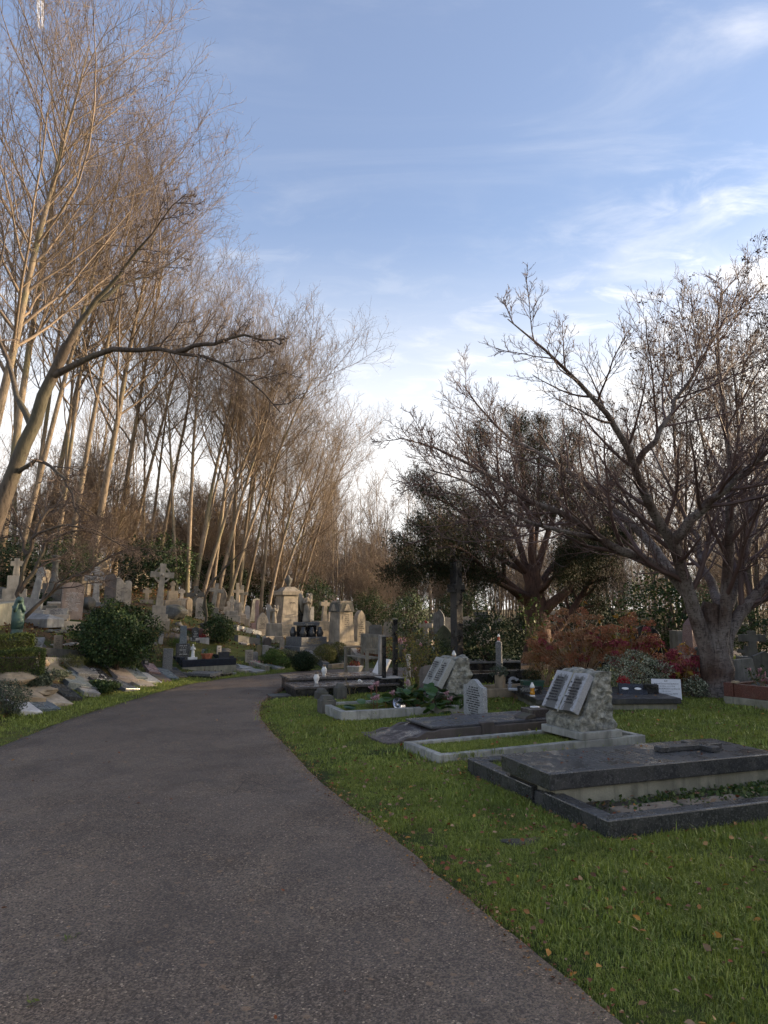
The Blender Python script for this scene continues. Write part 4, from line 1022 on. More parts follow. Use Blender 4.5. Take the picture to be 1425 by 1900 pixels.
# D: polished black double grave beside the bend
E0 = Vector((-1.59, 12.99, 0)); EA = R(20)
t = thing('black_grave', 'low polished black granite double grave at the bend of the path', 'grave', E0, EA)
B().box(0, 1.98, 0, .86, -.08, .155).to('base', G_BLACK, t, bev=.006); B().box(-.03, 2.0, -.03, .89, .156, .20).to('ledger', granite('granite_polished', (.10, .085, .08), (.28, .25, .23), .14, .6, .3, .25), t, bev=.006)
B().box(.10, 1.98, .92, 1.75, -.08, .23).to('base', G_BLACK, t, bev=.006); B().box(.06, 2.0, .895, 1.78, .231, .275).to('ledger', STONES['granite_polished'], t, bev=.006)
B().box(-.42, -.02, .25, .62, -.05, .03).to('footstone', S_DARK, t, bev=.01)
fp(E0, EA, -.45, 2.5, -.05, 1.85)
def post(label, u, vt, vb, d, w_, dp, m, name='memorial_pillar', rz=R(20), cap=None):
    x = P(u, 1130, d)[0]; base = on(x, d); zt = P(u, vt, d)[2]
    t_ = thing(name, label, 'memorial pillar', base, rz); B().box(-w_ / 2, w_ / 2, -dp / 2, dp / 2, -.1, zt - base.z).to('shaft', m, t_, bev=.004)
    if cap: B().box(-w_ / 2, w_ / 2, -dp / 2, dp / 2, zt - base.z + .001, zt - base.z + .012).to('cap', cap, t_)
    return t_
post('taller of the two slim black granite pillars at the head of the black double grave', 733, 1149, 1270, 14.5, .085, .09, G_BLACK, cap=S_GREYL)
post('shorter slim black granite pillar beside the taller black one', 712.5, 1181, 1268, 13.8, .065, .075, G_BLACK, cap=S_GREYL)
post('slim pale weathered stone pillar just left of the short black pillar', 705.5, 1179, 1256, 14.9, .06, .10, S_GREYL)
q = on(P(722, 1130, 13.95)[0], 13.95); t = thing('plinth_block', 'black granite plinth block under the slim pillars', 'plinth', q, R(20)); B().box(-.22, .22, -.25, .25, -.1, .26).to('block', G_BLACK, t, bev=.006); B().box(-.22, .22, -.25, .25, .2605, .27).to('cap', S_GREYL, t)
q = on(P(694, 1130, 15.4)[0], 15.4); t = thing('tablet', 'white marble tablet tilted back like a book behind the black grave', 'gravestone', q + Vector((0, 0, .02)), R(-62))
B().prism([(-.02, 0), (.05, 0), (.30, .48), (.25, .50)], -.25, .25, axis='x').to('tablet_stone', WHITE, t, bev=.006); B().box(-.3, .3, -.05, .35, -.06, .0).to('plinth', S_PALE, t, bev=.01)
# vases and lanterns
AMB = plain('amber_glass', (.55, .24, .02), .15, var=.15); CHR = plain('dull_chrome', (.55, .55, .58), .25, .9)
def lantern(label, p, s=1.0, col=None, name='grave_lantern'):
    t_ = thing(name, label, 'grave lantern', p)
    B().lathe([(.032 * s, 0), (.036 * s, .01 * s), (.034 * s, .02 * s), (.028 * s, .024 * s)], 16).to('foot', WHITE, t_, True)
    B().lathe([(.026 * s, .0245 * s), (.033 * s, .035 * s), (.031 * s, .055 * s), (.024 * s, .075 * s), (.026 * s, .095 * s), (.030 * s, .112 * s)], 16).to('glass', col or AMB, t_, True)
    B().lathe([(.032 * s, .1125 * s), (.032 * s, .125 * s), (.022 * s, .15 * s), (.014 * s, .165 * s), (.012 * s, .178 * s), (.0, .179 * s)], 16).to('lid', WHITE, t_, True)
    return t_
def vase(label, p, s=1.0, m=None, name='vase'):
    t_ = thing(name, label, 'vase', p); o = B().lathe([(.045 * s, 0), (.03 * s, .02 * s), (.05 * s, .06 * s), (.062 * s, .11 * s), (.045 * s, .15 * s), (.03 * s, .165 * s), (.04 * s, .18 * s)], 16).to('body', m or WHITE, t_, True)
    B().lathe([(.03 * s, .181 * s), (.038 * s, .20 * s), (.02 * s, .235 * s), (.0, .24 * s)], 12).to('lid', plain('dull_bronze', (.14, .10, .06), .5), t_, True); return t_
vase('white lidded grave lamp on the black double grave, nearer the path', loc2(E0, EA, .52, .55, .20), .95)
vase('white lidded grave lamp further back beside its twin on the black double grave', loc2(E0, EA, .86, 1.25, .276), .95)
lf_ = thing('silk_flower', 'small white artificial flower standing on the edge of the black double grave', 'flower', loc2(E0, EA, 1.25, .12, .20))
s = B()
for i in range(7): s.lathe([(.0, 0), (.03, .02), (.0, .05)], 6, Matrix.Translation((.03 * math.cos(i), .03 * math.sin(i), .02 + .01 * (i % 3))))
s.to('petals', WHITE, lf_, True)
# bench and urn beyond the black grave
bp = on(P(676, 1130, 17.6)[0], 17.6); WOOD = stone('weathered_oak', (.22, .20, .155), moss=.2, dirt=.4, lichen=.1)
t = thing('park_bench', 'weathered grey wooden bench seen from its end beyond the black grave', 'bench', bp, R(-63))
for x in (-.62, .62):
    for y in (-.22, .24): B().box(x - .035, x + .035, y - .035, y + .035, -.02, .62 if y < 0 else .98).to('leg', WOOD, t, bev=.006)
    B().box(x - .03, x + .03, -.28, .28, .625, .66).to('armrest', WOOD, t, bev=.006)
for i in range(4): B().box(-.66, .66, -.22 + i * .115, -.13 + i * .115, .42, .445).to('seat_slat', WOOD, t, bev=.003)
for i in range(11): B().box(-.56 + i * .112 - .035, -.56 + i * .112 + .035, .235, .262, .50, .90).to('back_slat', WOOD, t, bev=.003)
B().box(-.62, .62, .232, .27, .902, .98).to('top_rail', WOOD, t, bev=.006)
ub = on(P(659, 1130, 15.9)[0], 15.9); t = thing('planter', 'white fluted square planter beside the wooden bench', 'planter', ub, R(15))
B().lathe([(.15, 0), (.16, .03), (.13, .06), (.14, .20), (.18, .30), (.19, .33), (.16, .34)], 10).to('pot', S_WHITE, t)
link('leaves', shrub_parts(160, .13, .13, .06, .05, REDL, 3)[0][1], t, (0, 0, .30))['kind'] = 'stuff'
# E: wide black ledger grave
F0 = Vector((2.36, 11.15, 0)); FA = R(3)
t = thing('black_grave', 'wide black granite grave strewn with leaves behind the rough open-book stone', 'grave', F0, FA)
B().box(.05, 2.25, .05, 1.62, -.1, .13).to('plinth', S_CONC, t, bev=.01); B().box(0, 2.30, 0, 1.68, .131, .215).to('ledger', granite('granite_matt_black', (.03, .03, .032), (.10, .10, .10), .3, .5, .35, .4), t, bev=.008)
fp(F0, FA, -.02, 2.32, -.02, 1.7)
Fz = .216
o = thing('memorial_block', 'small black block plaque with fine white lettering on the wide black grave', 'plaque', loc2(F0, FA, -.04 + .14, .78, Fz), R(-28)); B().box(-.19, .19, -.07, .07, 0, .115).to('block', G_BLACK, o, bev=.004); glyphs(o, -.15, .15, .03, .10, 4, -.0705, INKW, 12)
lantern('amber glass grave lantern with white lid on the wide black grave', loc2(F0, FA, .02, .30, Fz), 1.25)
o = thing('dish', 'small white oval dish on the brown granite block', 'dish', loc2(C0, CA, 2.27, .28, .301)); B().lathe([(.055, 0), (.065, .012), (.06, .02), (.0, .022)], 16).to('plate', WHITE, o, True)
o = thing('memorial_block', 'low dark octagonal block beside the amber lantern', 'vase block', loc2(F0, FA, .52, .62, Fz), R(20)); B().lathe([(.10, 0), (.10, .06), (.08, .062)], 8).to('block', G_BROWN, o)
o = thing('planter', 'dark green plastic trough planted with heathers', 'planter', loc2(F0, FA, .30, 1.38, Fz), R(5)); B().box(-.17, .17, -.08, .08, 0, .13, tx=-.02, ty=-.015).to('trough', plain('green_plastic', (.015, .055, .035), .4), o, bev=.006); B().box(-.20, .20, -.105, .105, .131, .15).to('rim', STONES['green_plastic'], o, bev=.004)
link('leaves', shrub_parts(700, .17, .09, .10, .035, leafmat('heather', [(0, (.02, .03, .012)), (.6, (.05, .055, .02)), (1, (.13, .08, .04))], .7), 5)[0][1], o, (0, 0, .13))['kind'] = 'stuff'
o = thing('flower_vase', 'dull chrome flower vase with a domed lid left of the wide black grave', 'vase', loc2(F0, FA, -.62, 1.25, .0)); B().lathe([(.045, 0), (.045, .19), (.05, .2), (.06, .21), (.06, .25), (.045, .28), (.02, .30), (0, .302)], 16).to('body', CHR, o, True)
o = thing('silver_wreath', 'silvery shimmering foil wreath arching beside the green trough', 'wreath', loc2(F0, FA, -.02, 1.42, Fz)); s = B()
rg_ = random.Random(3)
arcp = [Vector((-.10 + .0 * k_, 0, .03 + .22 * k_ / 7)) if k_ < 7 else Vector((-.10 + .2 * (k_ - 7) / 6, 0, .25 + .05 * math.sin((k_ - 7) / 6 * 3.14))) for k_ in range(14)]
arcp = [p_ * .62 for p_ in arcp]
for p_ in arcp:
    for _ in range(9):
        q_ = p_ + Vector((rg_.gauss(0, .012), rg_.gauss(0, .018), rg_.gauss(0, .010))); s.box(q_.x - .008, q_.x + .008, q_.y - .001, q_.y + .001, q_.z - .012, q_.z + .012, None)
s.to('foil', plain('silver_foil', (.28, .30, .34), .4, .3), o)['kind'] = 'stuff'
WS = stone('crazed_white', (.5, .5, .5), moss=.0, dirt=.5, lichen=0)
o = thing('white_tile', 'white mottled slab edging at the left end of the wide black grave', 'slab', loc2(F0, FA, .10, 1.16, Fz), R(-15)); B().box(-.26, .26, -.06, .06, 0, .03).to('slab', WS, o, bev=.004)
o = thing('memorial_wedge', 'black wedge-shaped memorial with two oval portraits', 'memorial', loc2(F0, FA, 1.82, .72, Fz), R(-12))
B().prism([(-.17, 0), (.17, 0), (.17, .14), (.10, .14)], -.22, .22, axis='x').to('wedge', G_BLACK, o, bev=.004)
Mw = Matrix.Translation((0, -.035, .072)) @ Matrix.Rotation(math.atan2(.14, .27), 4, 'X')
for x in (-.12, .08): B().lathe([(.055, 0), (.055, .006), (.045, .009), (0, .01)], 16, Mw @ Matrix.Translation((x, 0, .0)), sy=.6).to('portrait', WHITE, o, True)
o = thing('memorial_block', 'plain black cube memorial beside the wedge', 'memorial', loc2(F0, FA, 2.12, .72, Fz), R(-12)); B().box(-.12, .12, -.10, .10, 0, .14).to('block', G_BLACK, o, bev=.004)
# white name board with dark lettering
pp = P(1238, 1298, 12.4); bd = thing('name_board', 'white rectangular board of dark lettering propped beside the hydrangea', 'plaque', (pp[0], 12.4, max(pp[2], .06)), R(-14), rx=R(-8))
B().box(-.24, .24, 0, .03, 0, .34).to('board', plain('painted_board', (.62, .64, .68), .5, var=.06), bd, bev=.003)
def text(txt, size, x, z, parent, m, y=-.001):
    c = bpy.data.curves.new('lettering', 'FONT'); c.body = txt; c.size = size; c.align_x = 'CENTER'; c.extrude = .0006; c.materials.append(m); c.resolution_u = 3
    o_ = bpy.data.objects.new('lettering', c); COL.objects.link(o_); o_.parent = parent; o_.rotation_euler = (R(90), 0, 0); o_.location = (x, y, z); bpy.context.view_layer.update(); me = bpy.data.meshes.new_from_object(o_.evaluated_get(bpy.context.evaluated_depsgraph_get())); nm = link('lettering', me, parent, (x, y, z)); nm.rotation_euler = (R(90), 0, 0); bpy.data.objects.remove(o_); return nm
NV = plain('navy_lettering', (.02, .025, .05), .6)
for i, (tx_, sz_) in enumerate([('Ś.P.', .038), ('Andrew Constantine BORECKI', .031), ('5. 10. 1914 - 12. 7. 1974', .028), ('Lidia Ludka BORECKA nee WALCZ', .029), ('10. 10. 1915', .026), ('i Bohdana Konstantego PIOTR', .029), ('* Elena MARIA', .024)]):
    text(tx_, sz_, 0, .292 - i * .042, bd, NV)
wh = thing('flower_vase', 'black vase of red and white flowers on the black grave', 'vase', loc2(F0, FA, 1.80, 1.05, Fz)); B().lathe([(.05, 0), (.07, .06), (.05, .12)], 12).to('pot', G_BLACK, wh, True)
PINKP = leafmat('pink_petal', [(0, (.42, .12, .18)), (.5, (.55, .28, .32)), (1, (.65, .45, .45))], .5, .2); REDP = leafmat('red_petal', [(0, (.35, .01, .02)), (.6, (.45, .05, .06)), (1, (.7, .6, .58))], .5, .15, True)
link('flowers', shrub_parts(120, .10, .08, .06, .045, REDP, 9)[0][1], wh, (0, 0, .10))['kind'] = 'stuff'
# far right red granite grave
RR0 = Vector((5.80, 12.27, 0)); RA = R(-58)
t = thing('kerbed_grave', 'raised red granite kerbed grave at the right edge of the picture', 'grave', RR0, RA)
B().box(-.01, 1.30, -.01, 1.2, -.06, .13).to('plinth', S_CONC, t, bev=.012)
B().box(0, .17, 0, .17, .131, .36).to('corner_block', G_RED, t, bev=.006); B().box(.173, 1.28, .02, .12, .131, .345).to('kerb', G_RED, t, bev=.006); B().box(.02, .12, .173, 1.2, .131, .345).to('kerb', G_RED, t, bev=.006); B().box(.2, 1.25, .15, 1.15, .131, .28).to('infill', SOIL, t)
B().box(.16, .27, -.02, .05, .361, .40).to('name_plate', S_SAND, t, bev=.003)
fp(RR0, RA, -.02, 1.4, -.02, 1.3)
# rocks
def rock(label, p, s, m, seed, name='rock', rz=0.):
    bm = bmesh.new(); bmesh.ops.create_icosphere(bm, subdivisions=3, radius=1.0); r_ = random.Random(seed); from mathutils import noise as mn
    for v in bm.verts: v.co *= 1 + .35 * mn.noise(v.co * 1.3 + Vector((seed, 0, 0))) + .10 * mn.noise(v.co * 4 + Vector((0, seed, 0)))
    for v in bm.verts: v.co = Vector((v.co.x * s[0], v.co.y * s[1], v.co.z * s[2] + s[2] * .5))
    me = bpy.data.meshes.new('rock'); bm.to_mesh(me); bm.free(); me.materials.append(m); o_ = link(name, me, None, p, rz); return tag(o_, label, 'rock')
rock('mossy flat stone sunk in the lawn by the near dark grave', on(*flat(985, 1570)) - Vector((0, 0, .03)), (.20, .10, .03), stone('mossy', (.05, .045, .03), moss=.9, mosscol=(.06, .085, .012)), 3)
# ------------------------------------------------------------------ middle distance, right of the path
def at(u, d): return on(P(u, 1130, d)[0], d)
def ht(u, vt, d): return P(u, vt, d)[2] - at(u, d)[2]
headstone('weathered brown flat-topped headstone beside the rose bush', at(800, 11.9), .46, ht(800, 1231, 11.9), stone('stone_umber', (.15, .125, .105), moss=.2, dirt=.5), 'low', .09, R(-40), rows=7, base=False)
headstone('wide black granite headstone facing away beyond the pale headstone', at(951, 14.0), .66, ht(951, 1241, 14.0), G_BLACK, 'clip', .10, R(25), base=True)
t = cross('tall square-armed black memorial cross under the yew branches', at(847, 17.5), ht(847, 1040, 17.5), .40, .20, granite('granite_black_tall', (.022, .022, .024), (.07, .07, .07), .25, .4, .2, .3), R(35), st=((.28, .25),), arm=.74, foot=1.0, d=.24)
for u, d, vt, w_, m, lab, dp in [(924, 16.5, 1191, .13, G_GREY, 'slim grey granite pillar topped by a small red lantern', .13), (757, 13.2, 1214, .06, S_WHITE, 'narrow white speckled marker post beside the rose bush', .10)]:
    post(lab, u, vt, 0, d, w_, dp, m, rz=R(-20))
p = at(924, 16.5); lantern('small red lantern on top of the slim grey pillar', (p[0], p[1], P(924, 1191, 16.5)[2] + .002), 1.0, plain('red_glass', (.35, .05, .01), .2))
t = thing('plant_pedestal', 'pale square pedestal planter with trailing stems', 'planter', at(925, 12.9), R(-30)); hh3 = ht(925, 1252, 12.9); B().box(-.075, .075, -.075, .075, -.05, hh3).to('pedestal', S_SAND, t, bev=.008)
link('leaves', shrub_parts(220, .17, .17, .10, .05, EVG, 19)[0][1], t, (0, 0, hh3 - .04))['kind'] = 'stuff'
t = thing('kerbed_grave', 'black granite kerbed grave with a white gravel top beyond the open-book stones', 'grave', at(868, 14.8), R(20)); kerbset(t, 1.7, .8, .22, .09, G_BLACK, GRAV, .16); fp(at(868, 14.8), R(20), 0, 1.7, 0, .8)
t = thing('kerbed_grave', 'low grave of cream kerbs around grass between the two open-book stones', 'grave', at(892, 12.6), R(18)); kerbset(t, 1.2, .7, .17, .07, S_SAND, TURF, .10); fp(at(892, 12.6), R(18), 0, 1.2, 0, .7)
lantern('amber lantern with white lid behind the leaning open-book stone', (P(841, 1130, 12.6)[0], 12.6, P(841, 1232, 12.6)[2]), 1.3)
t = thing('plinth_block', 'dark plinth block under the amber lantern behind the leaning open-book stone', 'plinth', at(846, 12.7), R(15)); B().box(-.2, .2, -.12, .12, -.05, P(841, 1232, 12.6)[2] - at(846, 12.7)[2] - .002).to('block', G_BLACK, t, bev=.006)
t = thing('black_grave', 'raised black granite grave with a round dark vase in front of the holly mass', 'grave', at(866, 17.2), R(10)); B().box(0, 1.35, 0, .8, -.05, .30).to('base', G_BLACK, t, bev=.01); B().box(-.03, 1.38, -.03, .83, .301, .34).to('ledger', G_GREY, t, bev=.006)
o = thing('round_vase', 'round dark vase holding a fern on the raised black grave', 'vase', loc2(at(866, 17.2), R(10), .62, .3, .341)); B().lathe([(.05, 0), (.10, .05), (.11, .10), (.08, .16), (.05, .18)], 16).to('pot', plain('dark_glaze', (.03, .015, .015), .2), o, True)
link('leaves', shrub_parts(150, .16, .14, .09, .07, LGT, 14, asp=.25)[0][1], o, (0, 0, .15))['kind'] = 'stuff'
t = thing('stump', 'sawn log planter beside the green trough', 'log', at(1030, 12.9), 0); B().lathe([(.14, -.05), (.13, .1), (.135, .28), (.12, .285)], 12).to('log', stone('cut_log', (.20, .11, .05), moss=.2, dirt=.3, lichen=0), t, True)
o = thing('headstone', 'low mossy headstone block with worn dark letters behind the black grave', 'gravestone', at(1062, 13.0), R(5)); B().box(-.28, .28, -.06, .06, -.05, .34).to('slab', S_CONC, o, bev=.01); glyphs(o, -.2, .2, .18, .30, 2, -.0605, INK, 31)
t = thing('black_grave', 'dark blue-black grave chest half hidden by the hydrangea stems', 'grave', at(1075, 15.2), R(8)); B().box(-.5, .5, -.3, .3, -.05, .48).to('chest', plain('blue_black', (.012, .014, .03), .25), t, bev=.01)
headstone('tall black rounded headstone behind the red hydrangea heads', at(1195, 15.6), .62, ht(1195, 1158, 15.6), G_BLACK, 'round', .12, R(-10), rows=0)
t = thing('obelisk', 'pink granite obelisk with pyramid tip left of the cherry trunk', 'obelisk', at(1279, 17.5), R(30)); hz = ht(1279, 1144, 17.5)
z = steps(t, ((.34, .2), (.26, .22)), S_PINK); B().box(-.17, .17, -.17, .17, z, hz - .2, tx=.045, ty=.045).to('shaft', G_PINK, t, bev=.006); B().box(-.125, .125, -.125, .125, hz - .199, hz, tx=.115, ty=.115).to('tip', G_PINK, t)
headstone('grey round-shouldered headstone just left of the cherry trunk', at(1303, 16.0), .58, ht(1303, 1196, 16.0), S_DARK, 'low', .12, R(5))
headstone('square grey monument block behind the pink obelisk', at(1262, 19.5), .50, ht(1262, 1168, 19.5), S_GREY, 'square', .4, R(10))
headstone('slanted mossy headstone close behind the red granite grave', at(1377, 13.3), .62, ht(1377, 1218, 13.3), S_GREY, 'slant', .10, R(15), base=False)
cross('big dark stone cross on a square base right of the cherry trunk', at(1391, 16.5), ht(1391, 1168, 16.5), .56, .16, S_DARK, R(-12), st=((.42, .25), (.3, .25)), arm=.72)
cross('small dark cross leaning behind the slanted headstone', at(1373, 18.5), ht(1373, 1196, 18.5), .42, .09, S_DARK, R(5), lean=(0, R(8)), st=((.2, .15),))
headstone('dark gable-topped headstone at the right edge beyond the big cross', at(1411, 15.4), .46, ht(1411, 1206, 15.4), S_DARK, 'gable', .14, R(-8))
headstone('low dark rounded headstone behind the slanted headstone', at(1380, 19.5), .6, ht(1380, 1214, 19.5), S_PINK, 'low', .14, R(0))
t = thing('low_grave', 'broken pale stone kerb with purple flowers at the far right', 'grave', at(1422, 13.0), R(-8)); B().box(-.16, .5, -.3, .3, -.05, .34).to('block', S_PALE, t, bev=.02)
rock('dark boulder at the foot of the slanted headstone', at(1385, 12.6), (.35, .22, .20), S_DARK, 8)
# far field of small stones in the centre
FARL = [(763, 1151, 36, 'round', S_DARK, 'dark arched stone in the far field left of the tall black cross', .8), (775, 1165, 30, 'gable', S_DARK, 'dark pointed stone in the far field', .6),
        (784, 1168, 28, 'gable', S_DARK, 'second dark pointed stone, close beside the first in the far field', .6), (691, 1160, 30, 'square', S_GREY, 'square grey pillar stone left of the slim pillars', .6),
        (742, 1165, 33, 'round', S_DARK, 'pair-rounded dark stone just right of the tall slim pillar', .7), (823, 1156, 21, 'gothic', stone('stone_moss', (.09, .095, .05), moss=.6, dirt=.5), 'tall mossy shrouded stone next to the tall black cross', .55),
        (697, 1158, 27, 'clip', S_GREY, 'capped square pillar stone between the red bush and the slim pillars', .5), (870, 1150, 30, 'square', S_GREY, 'square grey stone top showing above the dark holly mass', .8), (665, 1185, 34, 'round', S_PALE, 'small pale stone behind the red bush', .5)]
for i, (u, vt, d, k_, m, lab, w_) in enumerate(FARL):
    headstone(lab, at(u, d), w_, max(.5, ht(u, vt, d)), m, k_, .15, R(-15 + 7 * i % 30), rows=0)
cross('pale weathered statue-like cross in the far field', at(790, 26), ht(790, 1152, 26), .5, .16, S_PALE, R(-20), st=((.3, .2),), arm=.78)
rr = random.Random(12)
for i in range(46):
    u = rr.uniform(660, 1425); d = rr.uniform(24, 42); k_ = rr.choice(['round', 'gothic', 'square', 'low', 'gable'])
    if rr.random() < .22: cross('small dim cross among the far stones under the wood', at(u, d), rr.uniform(.9, 1.5), .5, .13, rr.choice([S_GREY, S_DARK]), rr.uniform(-.6, .4), (0, rr.gauss(0, .06)), group='far crosses under the wood')
    else: headstone('small dim stone among the far graves under the wood', at(u, d), rr.uniform(.45, .75), rr.uniform(.6, 1.25), rr.choice([S_GREY, S_DARK, S_GREY, S_PALE]), k_, .12, rr.uniform(-.6, .4), (rr.gauss(0, .04), rr.gauss(0, .06)), group='far stones under the wood')
# ================================================================== LEFT BANK
def robed(h, wings=False, bow=0.0, pose='clasp', seg=16):
    """standing robed figure of height h, facing -y"""
    s = B(); k_ = h
    rings = [(0, 0, 0, .15, .13), (0, 0, .06, .145, .125), (0, 0, .25, .115, .10), (0, 0, .42, .105, .09), (0, .0, .53, .10, .078), (0, 0, .60, .085, .065), (0, 0, .68, .10, .068), (0, -.0, .76, .115, .07),
             (0, -.005, .805, .115, .062), (0, -.01, .83, .075, .05), (0, -.012 - bow * .02, .845, .033, .033), (0, -.016 - bow * .04, .865, .034, .036), (0, -.025 - bow * .06, .885, .046, .052), (0, -.03 - bow * .08, .915, .055, .064), (0, -.027 - bow * .08, .945, .056, .066), (0, -.02 - bow * .07, .975, .045, .055), (0, -.015 - bow * .06, .995, .018, .022)]
    s.loft([(a * k_, b_ * k_, c * k_, d * k_, e * k_) for a, b_, c, d, e in rings], seg, None, .06, 7)
    for sd in (-1, 1):
        sh = (sd * .095, 0, .79); el = (sd * .15, -.02, .63) if pose != 'face' else (sd * .085, -.10, .70)
        hd = (sd * .02, -.10, .70) if pose == 'clasp' else (sd * .04, -.10, .86) if pose == 'face' else (sd * .24, -.14, .66)
        s.tube([Vector(sh) * k_, Vector(el) * k_, Vector(((el[0] + hd[0]) / 2, (el[1] + hd[1]) / 2 - .01, (el[2] + hd[2]) / 2)) * k_, Vector(hd) * k_], [.045 * k_, .04 * k_, .034 * k_, .02 * k_], 8)
    if wings:
        for sd in (-1, 1):
            pts = [(sd * .03, .66), (sd * .10, .86), (sd * .20, 1.0), (sd * .27, .95), (sd * .26, .70), (sd * .20, .45), (sd * .13, .28), (sd * .07, .42)]
            if sd < 0: pts = pts[::-1]
            s.prism([(a * k_, b_ * k_) for a, b_ in pts[::-1]][::-1], .06 * k_, .10 * k_)
    return s
STAT = stone('stone_statue', (.33, .28, .21), moss=.12, dirt=.5)
def bk(u, v, d=None):
    return on(P(u, 1130, d)[0], d) if d else G(u, v)
def hp(p, u, vt): return max(.2, P(u, vt, p[1])[2] - p[2])
def wp(p, px): return px / F * p[1]
def hs(lab, u, v, vt, px, kind, m, rz=25, lean=(0, 0), d=None, **k_):
    p = bk(u, v, d); fp(p, R(rz), -.3, .3, -.12, .12); return headstone(lab, p, wp(p, px), hp(p, u, vt), m, kind, rz=R(rz), lean=(R(lean[0]), R(lean[1])), **k_)
def cr_(lab, u, v, vt, px, m, rz=20, lean=(0, 0), d=None, th=.12, **k_):
    p = bk(u, v, d); return cross(lab, p, hp(p, u, vt), wp(p, px), th, m, R(rz), (R(lean[0]), R(lean[1])), **k_)
# --- top left rank
cr_('white latin cross on a tall three-step base at the far left of the bank', 26, 1122, 1034, 21, S_PALE, 25, st=((.38, .18), (.28, .26), (.19, .34)), th=.13)
cr_('pale cross leaning right on a blocky base, behind the crooked stems', 56, 1142, 1048, 18, S_GREYL, 20, lean=(0, 9), st=((.3, .2), (.2, .25)), th=.14, arm=.8)
hs('pale sunlit slab stone leaning right between the leaning cross and the dark shaft', 76, 1102, 1054, 15, 'round', S_SAND, 60, lean=(0, 10), t=.16, base=False)
p = bk(98, 1125); t = thing('column_monument', 'dark slender column monument on a stepped base behind the crooked stem', 'monument', p, R(15)); hh2 = hp(p, 98, 1030)
z = steps(t, ((.42, .14), (.32, .32), (.25, .16)), S_DARK); B().lathe([(.15, z), (.12, z + .1), (.09, z + .16), (.075, hh2 - .25), (.10, hh2 - .2), (.13, hh2 - .12)], 12).to('column', S_DARK, t, True); B().lathe([(.06, hh2 - .119), (.12, hh2 - .02), (.05, hh2)], 12).to('finial', S_DARK, t, True)
hs('small pale upright stone between the column base and the leaning slab', 83, 1104, 1086, 7, 'square', S_PALE, 30, base=False)
hs('big pinkish round-topped headstone covered in white lettering with ivy on one edge', 131, 1148, 1078, 37, 'low', stone('stone_rose', (.30, .22, .17), moss=.15, dirt=.4), 32, lean=(-6, 3), t=.14, rows=16, ink=INKW, base=False, name='inscribed_headstone')
hs('narrow pale stone catching sun behind the big inscribed headstone', 154, 1102, 1058, 12, 'round', S_SAND, 60, t=.14, base=False)
hs('second sunlit narrow stone just right of the first behind the inscribed headstone', 162, 1104, 1062, 8, 'square', S_SAND, 55, lean=(0, 5), base=False)
p = bk(177, 1122); celtic('carved celtic cross with a panelled shaft above the holly bush', p, hp(p, 177, 1050), S_GREYL, R(25), st=((.3, .1),), sc=.9)
hs('gothic-arched pale headstone with a recessed panel above the holly bush', 218, 1115, 1067, 29, 'gothic', S_PALE, 18, frame=True, t=.16, name='gothic_headstone')
p = bk(163, 1136); t = thing('urn', 'dark round urn lying on its side beside the inscribed headstone', 'urn', p, R(20)); B().lathe([(.05, 0), (.16, .05), (.20, .18), (.14, .3), (.16, .34)], 14, Matrix.Translation((0, .1, .2)) @ Matrix.Rotation(R(80), 4, 'X')).to('bowl', S_DARK, t, True); B().box(-.2, .2, -.15, .15, -.1, .12).to('plinth', S_DARK, t, bev=.01)
hs('dark round-topped stone in shade behind the gothic headstone', 203, 1108, 1062, 20, 'round', S_BROWN, 25, d=19.5, base=False)
hs('pale stone peeping behind the gothic headstone on its right', 236, 1112, 1075, 12, 'round', S_PALE, 20, d=20.5, base=False)
cr_('small sunlit golden cross between the gothic headstone and the tall celtic cross', 272, 1118, 1089, 15, S_SAND, 20, st=((.2, .12),), th=.11)
p = bk(292, 1160); celtic('tall celtic cross on a tapering three-step base with the sun on its side', p, hp(p, 295, 1044), STAT, R(22), lean=(0, R(3)), st=((.30, .17), (.23, .17), (.17, .22)), sc=.85)
cr_('slender pale cross with a ringed shaft right of the tall celtic cross', 319, 1130, 1077, 10, S_SAND, 25, st=((.25, .3), (.15, .3)), th=.09)
cr_('pale latin cross half behind the leaning smooth trunk', 336, 1128, 1091, 12, S_PALE, 25, th=.10)
hs('pale rounded stone at the foot of the smooth leaning trunk', 350, 1142, 1108, 11, 'round', S_SAND, 40, base=False)
p = bk(362, 1136); celtic('dark celtic cross in the shade of the trunks', p, hp(p, 362, 1086), S_DARK, R(20), st=((.3, .2), (.2, .2)), sc=.8)
hs('pale rounded stone behind the dark celtic cross', 370, 1135, 1107, 14, 'round', S_PALE, 20, d=23)
cr_('small pale cross leaning left near the thick trunks', 376, 1128, 1102, 11, S_SAND, 20, lean=(0, -9), th=.09, st=((.15, .1),))
for lab, u, v, vt, px in [('first of the cluster of small white crosses beyond the trunks, nearest the trunks', 424, 1142, 1114, 8), ('tallest of the cluster of small white crosses beyond the trunks', 430, 1140, 1104, 10), ('white cross with red flowers in the cluster beyond the trunks', 441, 1142, 1117, 8),
                          ('white cross directly behind the red-flowered one in the cluster', 437, 1138, 1112, 8), ('last small white cross of the cluster, nearest the lone rounded stone', 446, 1141, 1116, 7)]:
    cr_(lab, u, v, vt, px, S_PALE, 15, th=.10, d=25 + (u % 5) * .5)
hs('lone rounded white stone in the dark gap beyond the crosses', 459, 1143, 1122, 10, 'round', S_WHITE, 10, d=26)
cr_('thin tan cross just left of the curved trunks', 477, 1144, 1112, 7, S_PINK, 15, d=25)
cr_('pale slim cross just right of the curved trunks', 498, 1150, 1120, 7, S_GREYL, 15, d=25)
